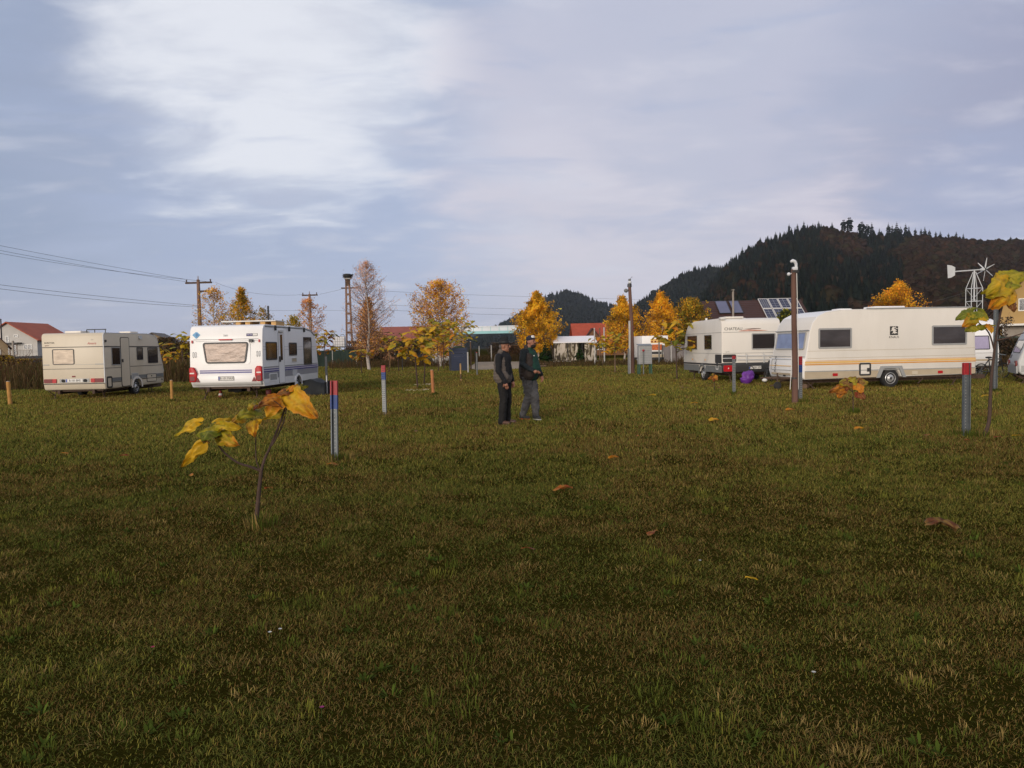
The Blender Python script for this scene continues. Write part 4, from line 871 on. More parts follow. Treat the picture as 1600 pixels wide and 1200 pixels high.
def edge_caravan():
    W, Lc = 2.2, 4.4
    t = caravan('grey and white caravan cut by the right edge of the photo', 1590, 575, 26.0, R(116), W, 1)
    prof = [(0.12, 0.30), (0.03, 0.42), (0.0, 0.78), (0.30, 1.55), (0.50, 1.9), (0.8, 2.15), (1.2, 2.25), (3.8, 2.25), (4.3, 1.9), (4.4, 0.42)] + notch(2.3, 0.32)
    body(t, W, prof, M_GREYW, 0.07); r = REAR(); under(t, W, Lc, 0.34)
    MB().prism(r, rrect(-1.0, 1.0, 0.34, 0.66, 0.04), -0.03, 0.03).build('bumper', M_TRIM, t)
    for a in (-0.84, 0.84): 
        lp = MB().prism(r, rrect(a - 0.17, a + 0.17, 0.60, 0.78, 0.02), 0, 0.045).build('tail_light', M_REDD, t); MB().prism(r, rrect(a - 0.15, a - 0.02, 0.62, 0.70, 0.015), 0.04, 0.05).build('lens', M_PLATE, lp)
    u = PF((0, 0.0, 0.78), (1, 0, 0), (0, 0.30, 0.77)); window(t, u, -0.8, 0.8, 0.28, 0.76, M_DARK, M_GLASSD)
    MB().prism(u, rrect(-0.92, -0.6, 0.06, 0.2, 0.02), 0, 0.01).build('badge', M_DARK, t)
    s = RIGHT(W); wheel(t, s, 2.3, 0.30); wheel(t, PF((-W / 2 + 0.22, 0, 0), (0, 1, 0), (0, 0, 1)), 2.3, 0.30); window(t, s, 0.7, 1.6, 1.25, 1.85, M_DARK, M_GLASSD); strip(t, 'band', s, 0.1, 4.3, 0.40, 0.62, M_TRIM, 0.004)
    jack(t, (-0.8, 0.4, 0.32), (-0.8, 0.15, 0.0)); jack(t, (0.8, 0.4, 0.32), (0.8, 0.15, 0.0))
edge_caravan()

# purple bag, bicycles
M_PURPB = mat('purple_cloth', (0.13, 0.03, 0.25), 0.5, 0.15, 4, bump=0.4, bscale=5)
p = P(1169, 600)
t = thing('bag', 'purple bag lying behind the caravan with the cycle rack', 'bag', (p.x, p.y, 0))
m = MB(); m.ball((0, 0, 0.25), (0.25, 0.2, 0.25), 24, 16)
for i, v in enumerate(m.v):
    x, y, z = v; n_ = mnoise.fractal(Vector((x * 6, y * 6, z * 6)), 0.9, 2.0, 3)
    m.v[i] = (x * (1 + 0.35 * n_) + 0.35 * (z - 0.3), y * (1 + 0.3 * n_), max(0, z + 0.07 * n_))
m.build('bag_body', M_PURPB, t, smooth=40); MB().tube([(0.0, 0, 0.55), (0.06, -0.02, 0.68), (0.18, 0, 0.66), (0.24, 0, 0.55)], 0.016, 6).build('strap', M_DARK, t)
def bicycle(label, loc, rz, lean=0.15):
    t = thing('bicycle', label, 'bicycle', loc, rz, 'bicycles leaning by the caravans')
    t.rotation_euler = (lean, 0, rz)
    r_ = 0.31
    for x in (-0.48, 0.48):
        c = PF((x, 0, r_), (1, 0, 0), (0, 0, 1)); ring_ = [c.pt((r_ - 0.02) * math.cos(a), (r_ - 0.02) * math.sin(a)) for a in np.linspace(0, 6.283, 25)]
        wv = MB().tube(ring_, 0.022, 6, cap=False).build('wheel', M_BLACK, t)
        sp = MB()
        for a in np.linspace(0, 3.14, 8)[:-1]: sp.tube([c.pt(0.28 * math.cos(a), 0.28 * math.sin(a)), c.pt(-0.28 * math.cos(a), -0.28 * math.sin(a))], 0.004, 4)
        sp.build('spokes', M_STEEL, wv)
    m = MB(); a, b, hd, st = (-0.48, 0, r_), (-0.06, 0, 0.28), (0.34, 0, 0.78), (-0.18, 0, 0.76)
    for q in ((a, b), (b, hd), (st, hd), (a, st), (b, st), (hd, (0.48, 0, r_)), (hd, (0.31, 0, 0.95))): m.tube(q, 0.022, 6)
    m.build('frame', M_DARK, t); MB().tube([(0.28, -0.28, 0.97), (0.31, 0, 0.95), (0.28, 0.28, 0.97)], 0.016, 6).build('handlebar', M_STEEL, t)
    MB().ball((-0.2, 0, 0.84), (0.14, 0.07, 0.04)).tube([st, (-0.2, 0, 0.83)], 0.016, 6).build('saddle', M_BLACK, t)
    MB().tube([(-0.06, -0.02, 0.28), (0.02, -0.06, 0.14)], 0.012, 6).tube([(-0.06, 0.02, 0.28), (-0.14, 0.06, 0.42)], 0.012, 6).build('crank', M_STEEL, t)
    return t
p = P(1200, 597.5); bicycle('black bicycle leaning beside the purple bag', (p.x, p.y, 0), R(58))
p = P(1548, 592); bicycle('black bicycle behind the half hidden white caravan', (p.x, p.y, 0), R(8))
# ------------------------------------------------------------------ people
M_SKIN = mat('skin', (0.29, 0.13, 0.08), 0.55, 0.08, 20, subsurf=0.1)
M_VEST = mat('grey_beige_quilted_cloth', (0.10, 0.080, 0.066), 0.85, 0.12, 9, bump=0.35, bscale=16)
M_JUMPER = mat('black_wool', (0.008, 0.008, 0.010), 0.9, 0.2, 12, bump=0.3, bscale=30)
M_TROUS = mat('black_trouser_cloth', (0.007, 0.006, 0.006), 0.85, 0.2, 10, bump=0.3, bscale=14)
M_HAT = mat('dark_felt', (0.010, 0.010, 0.011), 0.9, 0.15, 14)
M_SHOE = mat('brown_leather', (0.075, 0.035, 0.022), 0.5, 0.2, 12)
M_VEST2 = mat('dark_brown_padded_cloth', (0.030, 0.021, 0.017), 0.8, 0.15, 9, bump=0.3, bscale=14)
M_GREEN = mat('bottle_green_cloth', (0.006, 0.040, 0.025), 0.8, 0.15, 10, bump=0.25, bscale=18)
M_SLEEVE = mat('charcoal_cloth', (0.009, 0.014, 0.016), 0.85, 0.15, 12, bump=0.3, bscale=20)
M_GTROUS = mat('grey_jersey', (0.072, 0.070, 0.072), 0.9, 0.12, 10, bump=0.35, bscale=12)
M_BEARD = mat('dark_beard', (0.018, 0.012, 0.010), 0.9, 0.2, 30)
M_SNEAK = mat('black_sneaker', (0.02, 0.02, 0.021), 0.6, 0.15, 14)
M_ORANGE = mat('orange_sole', (0.55, 0.07, 0.03), 0.6, 0.1, 12)
M_CAP = mat('navy_cap', (0.014, 0.014, 0.026), 0.85, 0.15, 14)
def capsule(m, p0, p1, r0, r1, sy=1.0, n=14):
    p0, p1 = Vector(p0), Vector(p1); ax = (p1 - p0); l = ax.length; ax = ax.normalized() if l > 1e-6 else Vector((0, 0, 1))
    pts, rs = [], []
    for k in range(5):
        a = math.pi / 2 * (1 - k / 4); pts.append(p0 - ax * r0 * math.sin(a)); rs.append(max(1e-4, r0 * math.cos(a)))
    for k in range(5):
        a = math.pi / 2 * k / 4; pts.append(p1 + ax * r1 * math.sin(a)); rs.append(max(1e-4, r1 * math.cos(a)))
    m.tube(pts, rs, n, sq=sy)
def blob(name, m, material, parent, voxel=0.007, smooth=4, folds=0.0, fscale=(14, 14, 9), quilt=0.0):
    me = m.mesh('tmp', material, smooth=None, clean=True); o = bpy.data.objects.new('tmp', me); COL.objects.link(o)
    md = o.modifiers.new('r', 'REMESH'); md.mode = 'VOXEL'; md.voxel_size = voxel; md.use_smooth_shade = True
    if smooth:
        s_ = o.modifiers.new('s', 'SMOOTH'); s_.factor = 0.5; s_.iterations = smooth
    dg = bpy.context.evaluated_depsgraph_get(); dg.update()
    me2 = bpy.data.meshes.new_from_object(o.evaluated_get(dg)); bpy.data.objects.remove(o); bpy.data.meshes.remove(me)
    if folds or quilt:
        n = len(me2.vertices); co = np.empty(n * 3, np.float32); me2.vertices.foreach_get('co', co); co = co.reshape(-1, 3)
        no = np.empty(n * 3, np.float32); me2.vertex_normals.foreach_get('vector', no); no = no.reshape(-1, 3)
        d = np.array([folds * mnoise.fractal(Vector((p[0] * fscale[0], p[1] * fscale[1], p[2] * fscale[2])), 0.8, 2.0, 3) for p in co])
        if quilt: d += quilt * np.abs(np.sin(co[:, 2] * 52.0))
        me2.vertices.foreach_set('co', (co + no * d[:, None]).astype(np.float32).ravel())
    me2.name = name; me2.materials.clear(); me2.materials.append(material); me2.shade_smooth()
    o = bpy.data.objects.new(name, me2); COL.objects.link(o); o.parent = parent
    return o
def hand(m, w, fwd, out, spread=0.0, curl=0.35, side=1):
    # w wrist, fwd direction of the fingers, out = the palm's normal
    f = Vector(fwd).normalized(); o_ = Vector(out); o_ = (o_ - f * o_.dot(f)).normalized(); s = f.cross(o_) * side; w = Vector(w)
    capsule(m, w, w + f * 0.035, 0.028, 0.034, 0.62); m.ball(w + f * 0.055, (0.040, 0.040, 0.040), 12, 8)
    for i, ln in enumerate((0.070, 0.080, 0.075, 0.058)):
        off = (i - 1.5) * 0.020; b = w + f * 0.078 + s * off; d = (f + s * (i - 1.5) * spread).normalized()
        k1 = b + d * ln * 0.45 + o_ * ln * curl * 0.2; k2 = k1 + (d + o_ * curl).normalized() * ln * 0.32; k3 = k2 + (d * 0.8 + o_ * curl * 1.8).normalized() * ln * 0.25
        for a, c_ in ((b, k1), (k1, k2), (k2, k3)): capsule(m, a, c_, 0.0095, 0.0088, n=8)
    tb = w + f * 0.028 - s * 0.034; t1 = tb + (f * 0.6 - s * 0.75 + o_ * 0.3).normalized() * 0.036; t2 = t1 + (f - s * 0.2 + o_ * 0.3).normalized() * 0.032
    capsule(m, tb, t1, 0.0125, 0.011, n=8); capsule(m, t1, t2, 0.011, 0.0095, n=8)
def head(m, c, yaw, pitch=0.0):
    Mh = Matrix.Rotation(yaw, 3, 'Z') @ Matrix.Rotation(pitch, 3, 'Y'); c = Vector(c); q = lambda x, y, z: c + Mh @ Vector((x, y, z))
    m.ball(q(-0.01, 0, 0.025), (0.098, 0.077, 0.105), 18, 12, mtx=Mh); m.ball(q(0.028, 0, -0.045), (0.064, 0.058, 0.075), 16, 10, mtx=Mh)
    m.ball(q(0.062, 0, -0.092), (0.026, 0.030, 0.022), 10, 8, mtx=Mh)                                            # chin
    capsule(m, q(0.088, 0, 0.022), q(0.112, 0, -0.018), 0.010, 0.0155, n=8)                                     # nose
    capsule(m, q(0.080, -0.038, 0.034), q(0.080, 0.038, 0.034), 0.013, 0.013, n=8)                               # brow
    capsule(m, q(0.083, -0.020, -0.050), q(0.083, 0.020, -0.050), 0.011, 0.011, n=8)                             # lips
    for sy in (-1, 1):
        m.ball(q(-0.008, sy * 0.078, -0.005), (0.022, 0.010, 0.033), 10, 8, mtx=Mh); m.ball(q(0.058, sy * 0.040, -0.018), (0.026, 0.020, 0.020), 10, 8, mtx=Mh)
    return q, Mh
def eyes_mouth(t, body_, q, mouth=True):
    for sy in (-1, 1):
        e = MB().ball(q(0.083, sy * 0.030, 0.012), 0.0095, 8, 6).build('eye', M_INK, body_)
    if mouth: MB().tube([q(0.088, -0.022, -0.052), q(0.0955, 0, -0.052), q(0.088, 0.022, -0.052)], 0.0035, 6).build('mouth', mat('lips', (0.22, 0.06, 0.05), 0.5, 0.1, 20), body_)
def shoe(t, heel, toe_dir, mu, ms, ln=0.275):
    h = Vector(heel); d = Vector(toe_dir).normalized(); m = MB()
    capsule(m, h + Vector((0, 0, 0.055)) + d * 0.03, h + d * 0.06 + Vector((0, 0, 0.075)), 0.043, 0.045); capsule(m, h + d * 0.04 + Vector((0, 0, 0.048)), h + d * (ln - 0.05) + Vector((0, 0, 0.040)), 0.042, 0.036, 1.0)
    capsule(m, h + d * 0.12 + Vector((0, 0, 0.045)), h + d * (ln - 0.06) + Vector((0, 0, 0.038)), 0.047, 0.042)
    capsule(m, h + d * 0.035 + Vector((0, 0, 0.07)), h + d * 0.03 + Vector((0, 0, 0.12)), 0.042, 0.044)
    s = blob('shoe', m, mu, t, 0.006, 2)
    for v in s.data.vertices: v.co.z = max(v.co.z, 0.012)
    p_ = Vector((-d.y, d.x, 0)); sm = MB(); o_ = []
    for u, w_ in ((-0.012, 0.026), (0.01, 0.038), (0.07, 0.038), (0.13, 0.042), (0.19, 0.047), (0.235, 0.042), (0.262, 0.028), (0.275, 0.010)): o_.append((u, w_))
    out = [(u, -w_) for u, w_ in o_] + [(u, w_) for u, w_ in o_[::-1]]
    sm.prism(PF(h, d, p_), out, 0.0, 0.024); sm.build('sole', ms, s)
    return s
def legs(m, hip, knee, ankle, r=(0.088, 0.062, 0.040)):
    capsule(m, hip, knee, r[0], r[1]); capsule(m, knee, Vector(knee).lerp(Vector(ankle), 0.35), r[1], r[1] * 0.95); capsule(m, Vector(knee).lerp(Vector(ankle), 0.35), ankle, r[1] * 0.95, r[2])

def man_in_hat():
    p = P(789, 663)
    t = thing('person', 'man in a dark brimmed hat and grey vest standing with hands low', 'person', (p.x, p.y, 0), R(-22), 'men talking on the lawn')
    hipL, hipR = (0.0, 0.09, 0.90), (0.0, -0.09, 0.90); kL, kR = (0.03, 0.10, 0.49), (0.02, -0.10, 0.49); aL, aR = (0.0, 0.11, 0.09), (-0.02, -0.11, 0.09)
    shL, shR = (-0.02, 0.185, 1.40), (-0.03, -0.185, 1.39); eL, eR = (0.02, 0.245, 1.12), (-0.02, -0.25, 1.11); wL, wR = (0.11, 0.19, 0.88), (0.11, -0.20, 0.87)
    b = MB(); q, Mh = head(b, (0.03, 0, 1.60), R(8))
    capsule(b, (-0.015, 0, 1.42), (0.01, 0, 1.55), 0.060, 0.056); capsule(b, (0, 0, 1.0), (-0.01, 0, 1.34), 0.13, 0.14); capsule(b, (-0.02, -0.13, 1.37), (-0.02, 0.13, 1.37), 0.06, 0.06)
    for sh, e, w_ in ((shL, eL, wL), (shR, eR, wR)): capsule(b, sh, e, 0.048, 0.040); capsule(b, e, w_, 0.040, 0.026)
    hand(b, wL, (0.2, -0.15, -0.9), (-0.2, -1, 0.1), curl=0.6, side=-1); hand(b, wR, (0.2, 0.15, -0.9), (-0.2, 1, 0.1), curl=0.6, side=1)
    legs(b, hipL, kL, aL, (0.07, 0.05, 0.034)); legs(b, hipR, kR, aR, (0.07, 0.05, 0.034)); capsule(b, (0, -0.06, 0.92), (0, 0.06, 0.92), 0.10, 0.10)
    bo = blob('body', b, M_SKIN, t, 0.0065, 2); eyes_mouth(t, bo, q)
    m = MB()                                                     # trousers
    for hp, k, a in ((hipL, kL, aL), (hipR, kR, aR)): legs(m, hp, k, (a[0], a[1], 0.07), (0.108, 0.082, 0.078))
    capsule(m, (0, -0.055, 0.93), (0, 0.055, 0.93), 0.125, 0.125); blob('trousers', m, M_TROUS, t, 0.009, 4, 0.012, (10, 10, 8))
    m = MB()                                                     # jumper: sleeves, chest, collar
    for sh, e, w_ in ((shL, eL, wL), (shR, eR, wR)): capsule(m, sh, e, 0.070, 0.058); capsule(m, e, Vector(e).lerp(Vector(w_), 0.97), 0.058, 0.042)
    capsule(m, (-0.02, -0.13, 1.37), (-0.02, 0.13, 1.37), 0.082, 0.082); capsule(m, (0.0, 0, 1.02), (0, 0, 1.34), 0.150, 0.155); capsule(m, (-0.012, 0, 1.42), (0.0, 0, 1.485), 0.078, 0.068)
    blob('jumper', m, M_JUMPER, t, 0.009, 3, 0.010, (14, 14, 10))
    m = MB()                                                     # vest, open at the front
    for y in (-0.07, 0.07): capsule(m, (-0.035, y, 0.98), (-0.045, y, 1.34), 0.155, 0.128)
    capsule(m, (-0.03, -0.105, 1.40), (-0.03, 0.105, 1.40), 0.072, 0.072); capsule(m, (-0.02, -0.06, 0.965), (-0.02, 0.06, 0.965), 0.165, 0.165); capsule(m, (-0.045, 0, 1.42), (-0.035, 0, 1.475), 0.085, 0.082)
    v = blob('vest', m, M_VEST, t, 0.009, 3, 0.008, (9, 9, 14), 0.006)
    m = MB(); m.ball(q(-0.012, 0, 0.085), (0.106, 0.088, 0.075), 20, 10, mtx=Mh); hat_ = m                        # hat
    hat_.lathe(PF(q(-0.005, 0, 0.062), Mh @ Vector((1, 0, 0)), Mh @ Vector((0, 1, 0))), [(0.088, -0.004), (0.138, -0.012), (0.150, -0.004), (0.148, 0.003), (0.098, 0.010), (0.092, 0.02)], 26)
    capsule(hat_, q(-0.05, 0, 0.15), q(0.04, 0, 0.148), 0.045, 0.038, 1.2); hb = hat_.build('hat', M_HAT, t, smooth=60)
    MB().lathe(PF(q(-0.010, 0, 0.07), Mh @ Vector((1, 0, 0)), Mh @ Vector((0, 1, 0))), [(0.104, 0.0), (0.107, 0.008), (0.105, 0.028), (0.10, 0.03)], 24).build('hat_band', M_INK, hb)
    MB().ball(q(-0.075, 0, 0.0), (0.045, 0.078, 0.06), 14, 9, mtx=Mh).build('hair', mat('grey_hair', (0.10, 0.09, 0.085), 0.9, 0.2, 30), t)
    shoe(t, (aL[0] - 0.06, aL[1], 0), (1, 0.12, 0), M_SHOE, M_INK); shoe(t, (aR[0] - 0.06, aR[1], 0), (1, -0.15, 0), M_SHOE, M_INK)
man_in_hat()
def man_in_cap():
    p = P(829, 655.5)
    t = thing('person', 'bearded man in a cap and green top gesturing with an open hand', 'person', (p.x, p.y, 0), R(-30), 'men talking on the lawn')
    hipL, hipR = (-0.02, 0.095, 0.95), (-0.02, -0.095, 0.95); kL, kR = (0.10, 0.02, 0.52), (-0.02, -0.02, 0.52); aL, aR = (0.11, 0.04, 0.10), (-0.18, -0.03, 0.10)
    shL, shR = (-0.03, 0.20, 1.47), (-0.03, -0.20, 1.47); eL, eR = (0.02, 0.28, 1.18), (-0.02, -0.285, 1.20); wL, wR = (0.16, 0.24, 0.95), (0.205, -0.22, 1.06)
    b = MB(); q, Mh = head(b, (0.05, 0, 1.675), R(-4), R(-6))
    capsule(b, (-0.02, 0, 1.49), (0.02, 0, 1.62), 0.066, 0.062); capsule(b, (0.02, 0, 1.06), (-0.01, 0, 1.38), 0.15, 0.15); capsule(b, (-0.02, -0.14, 1.44), (-0.02, 0.14, 1.44), 0.065, 0.065)
    for sh, e, w_ in ((shL, eL, wL), (shR, eR, wR)): capsule(b, sh, e, 0.052, 0.043); capsule(b, e, w_, 0.043, 0.028)
    hand(b, wL, (0.3, -0.2, -0.9), (-0.1, -1, 0), curl=0.45, side=-1); hand(b, wR, (0.92, 0.12, -0.22), (0.15, 0.55, 0.8), spread=0.20, curl=0.22, side=1)
    legs(b, hipL, kL, aL, (0.075, 0.054, 0.036)); legs(b, hipR, kR, aR, (0.075, 0.054, 0.036)); capsule(b, (-0.01, -0.06, 0.98), (-0.01, 0.06, 0.98), 0.115, 0.115)
    bo = blob('body', b, M_SKIN, t, 0.0065, 2); eyes_mouth(t, bo, q, False)
    m = MB()
    for hp, k, a in ((hipL, kL, aL), (hipR, kR, aR)): legs(m, hp, k, (a[0], a[1], 0.10), (0.120, 0.096, 0.072))
    capsule(m, (-0.01, -0.065, 0.98), (-0.01, 0.065, 0.98), 0.138, 0.138); tr = blob('trousers', m, M_GTROUS, t, 0.009, 3, 0.020, (9, 9, 9))
    MB().tube([(0.05, -0.215, 0.92), (0.02, -0.22, 0.80)], 0.006, 6).build('pocket', M_INK, tr)
    m = MB()
    for sh, e, w_ in ((shL, eL, wL), (shR, eR, wR)): capsule(m, sh, e, 0.074, 0.060); capsule(m, e, Vector(e).lerp(Vector(w_), 0.95), 0.066, 0.046)
    capsule(m, (-0.03, -0.13, 1.44), (-0.03, 0.13, 1.44), 0.09, 0.09); blob('sleeves', m, M_SLEEVE, t, 0.009, 3, 0.014, (13, 13, 10))
    m = MB(); capsule(m, (0.05, -0.03, 1.08), (0.01, -0.02, 1.38), 0.185, 0.150); capsule(m, (0.055, 0.03, 1.10), (0.01, 0.02, 1.38), 0.185, 0.150)
    capsule(m, (-0.01, 0, 1.46), (0.005, 0, 1.525), 0.085, 0.078); capsule(m, (0.02, 0, 0.98), (0.03, 0, 1.05), 0.165, 0.175)
    g_ = blob('green_top', m, M_GREEN, t, 0.009, 4, 0.008, (8, 8, 8)); MB().ball((0.155, -0.075, 1.385), 0.014, 8, 6).build('chest_badge', M_PLATE, g_)
    m = MB()                                                     # open vest: back and two front panels
    for y in (-0.10, 0.10):
        capsule(m, (-0.055, y, 1.03), (-0.045, y * 0.95, 1.40), 0.142, 0.130); capsule(m, (0.06, y * 1.25, 1.0), (0.045, y * 1.2, 1.36), 0.125, 0.095); capsule(m, (-0.02, y * 1.2, 0.96), (0.05, y * 1.2, 0.96), 0.11, 0.11)
    capsule(m, (-0.045, -0.12, 1.465), (-0.045, 0.12, 1.465), 0.072, 0.072); capsule(m, (-0.05, -0.03, 0.965), (-0.05, 0.03, 0.965), 0.17, 0.17); capsule(m, (-0.05, 0, 1.48), (-0.04, 0, 1.55), 0.088, 0.085)
    vv = blob('vest', m, M_VEST2, t, 0.009, 3, 0.010, (9, 9, 12), 0.004)
    m = MB(); m.ball(q(-0.012, 0, 0.075), (0.104, 0.086, 0.078), 20, 10, mtx=Mh); cp = m.build('cap', M_CAP, t, smooth=60)
    m = MB(); vs = []
    for i in range(9):
        a = -1.15 + 2.3 * i / 8; vs += [q(0.055 + 0.035 * math.cos(a), 0.078 * math.sin(a), 0.078), q(0.085 + 0.085 * math.cos(a), 0.082 * math.sin(a), 0.066)]
    n = len(vs); vs += [v + Vector((0, 0, 0.008)) for v in vs]; fs = []
    for i in range(8): a = 2 * i; fs += [(a, a + 2, a + 3, a + 1), (n + a, n + a + 1, n + a + 3, n + a + 2), (a + 1, a + 3, n + a + 3, n + a + 1), (a, n + a, n + a + 2, a + 2)]
    fs += [(0, 1, n + 1, n), (16, n + 16, n + 17, 17)]; m.add(vs, fs); m.build('peak', M_CAP, cp, smooth=50)
    MB().ball(q(0.050, 0, 0.100), (0.046, 0.058, 0.045), 14, 8, mtx=Mh).build('white_front', M_PLATE, cp)
    m = MB(); m.ball(q(0.045, 0, -0.085), (0.056, 0.060, 0.055), 14, 9, mtx=Mh); capsule(m, q(0.092, -0.026, -0.034), q(0.092, 0.026, -0.034), 0.009, 0.009, n=8); m.build('beard', M_BEARD, t, smooth=60)
    MB().ball(q(-0.072, 0, 0.0), (0.046, 0.076, 0.06), 14, 9, mtx=Mh).build('hair', M_BEARD, t)
    shoe(t, (aL[0] - 0.06, aL[1], 0), (1, -0.5, 0), M_SNEAK, M_PLATE); shoe(t, (aR[0] - 0.06, aR[1], 0), (1, -0.1, 0), M_SNEAK, M_ORANGE)
man_in_cap()
# ------------------------------------------------------------------ big-leaved saplings
M_LEAF = mat('leaf', (0, 0, 0), 0.55, 0.22, 22, attr=True, spec=0.25, trans=0.30, bump=0.25, bscale=40)
M_STEM = mat('sapling_bark', (0.062, 0.036, 0.026), 0.85, 0.25, 25, bump=0.3)
M_STEMP = mat('pale_sapling_bark', (0.16, 0.10, 0.065), 0.85, 0.25, 20, bump=0.3)
YEL, ORA, GRN, OLV2, BRN2, RED2 = (0.58, 0.34, 0.014), (0.55, 0.19, 0.012), (0.14, 0.165, 0.014), (0.33, 0.27, 0.014), (0.16, 0.055, 0.02), (0.20, 0.035, 0.012)
def mixc(a, b, f): return tuple(x * (1 - f) + y * f for x, y in zip(a, b))
def leaf(m, b, tip, wd, up, cb, ct, sag=0.12, fold=0.35, seed=0.0, nu=13, nv=10, spot=0.3):
    b, tip = Vector(b), Vector(tip); ax = tip - b; ln = ax.length; ax.normalize(); up = Vector(up); s = ax.cross(up).normalized(); n_ = s.cross(ax).normalized()
    vs, cs = [], []
    for i in range(nu + 1):
        u = i / nu; hw = wd * ((1 - u) ** 0.62) * min(1.0, (u + 0.03) / 0.22) ** 0.55 * (1 + 0.09 * math.sin(u * 15 + seed) + 0.07 * math.sin(u * 37 + seed * 2))
        for j in range(nv + 1):
            v = -1 + 2 * j / nv; back = -0.13 * ln * (1 - u) ** 3 * abs(v) ** 1.5 * 1.4
            wob = mnoise.noise(Vector((u * 3 + seed, v * 2.2, seed))) * 0.15 * ln + mnoise.noise(Vector((u * 8 + seed, v * 5.5, seed * 1.3))) * 0.05 * ln
            vs.append(b + ax * (u * ln + back) + s * (v * hw) - n_ * (fold * abs(v) ** 1.4 * hw) + n_ * (sag * ln * math.sin(u * math.pi)) + n_ * wob)
            f = min(1, max(0, (u - 0.35) * 1.1 + 0.35 * abs(v) + 0.9 * mnoise.noise(Vector((u * 4 + seed * 3, v * 3, 2.0)))))
            c_ = mixc(cb, ct, f); vein = abs((abs(v) * 3.0 - u * 4.0 + 40) % 1.0 - 0.5)
            if vein > 0.40 or abs(v) < 0.1: c_ = mixc(c_, (0.60, 0.45, 0.10), 0.22)
            sp = mnoise.noise(Vector((u * 9 + seed, v * 7, seed * 2)))
            if sp > 0.35 and spot: c_ = mixc(c_, (0.10, 0.03, 0.012), min(0.8, spot * 2 * (sp - 0.35) * 4))
            cs.append(c_)
    fs = [(i * (nv + 1) + j, i * (nv + 1) + j + 1, (i + 1) * (nv + 1) + j + 1, (i + 1) * (nv + 1) + j) for i in range(nu) for j in range(nv)]
    m.add(vs, fs, 0, cs)
def sapling_px(label, base, Y, stems, leaves, name='sapling', rs=0.012):
    o = P(*base); t = thing(name, label, 'sapling', o, 0, 'big-leaved saplings'); q = lambda p, dy=0.0: A(p[0], p[1], o.y + dy) - o
    m = MB()
    for pts, r0, r1, dy in stems:
        n = len(pts); V = [q(p, dy * i / (n - 1)) for i, p in enumerate(pts)]
        if pts is stems[0][0]: V = [V[0] - Vector((0, 0, 0.06))] + V
        fine = []
        for i in range(len(V) - 1):
            p0, p1, p2, p3 = V[max(i - 1, 0)], V[i], V[i + 1], V[min(i + 2, len(V) - 1)]
            for k in range(4):
                s_ = k / 4; fine.append(0.5 * ((2 * p1) + (p2 - p0) * s_ + (2 * p0 - 5 * p1 + 4 * p2 - p3) * s_ ** 2 + (3 * p1 - p0 - 3 * p2 + p3) * s_ ** 3))
        fine.append(V[-1]); m.tube(fine, [r0 + (r1 - r0) * i / (len(fine) - 1) for i in range(len(fine))], 8)
    m.build('stem', M_STEM, t, smooth=60)
    for i, (b, tip, wpx, dy, cb, ct, up) in enumerate(leaves):
        mm = MB(); leaf(mm, q(b, dy[0]), q(tip, dy[1]), wpx * o.y / FPX * 0.5, up, cb, ct, seed=i * 1.7 + 0.3, sag=0.10, fold=0.30)
        mm.build('leaf', M_LEAF, t, smooth=60, clean=False)
    return t
CU, CF = (0, -0.75, 0.65), (0, -0.95, 0.3)
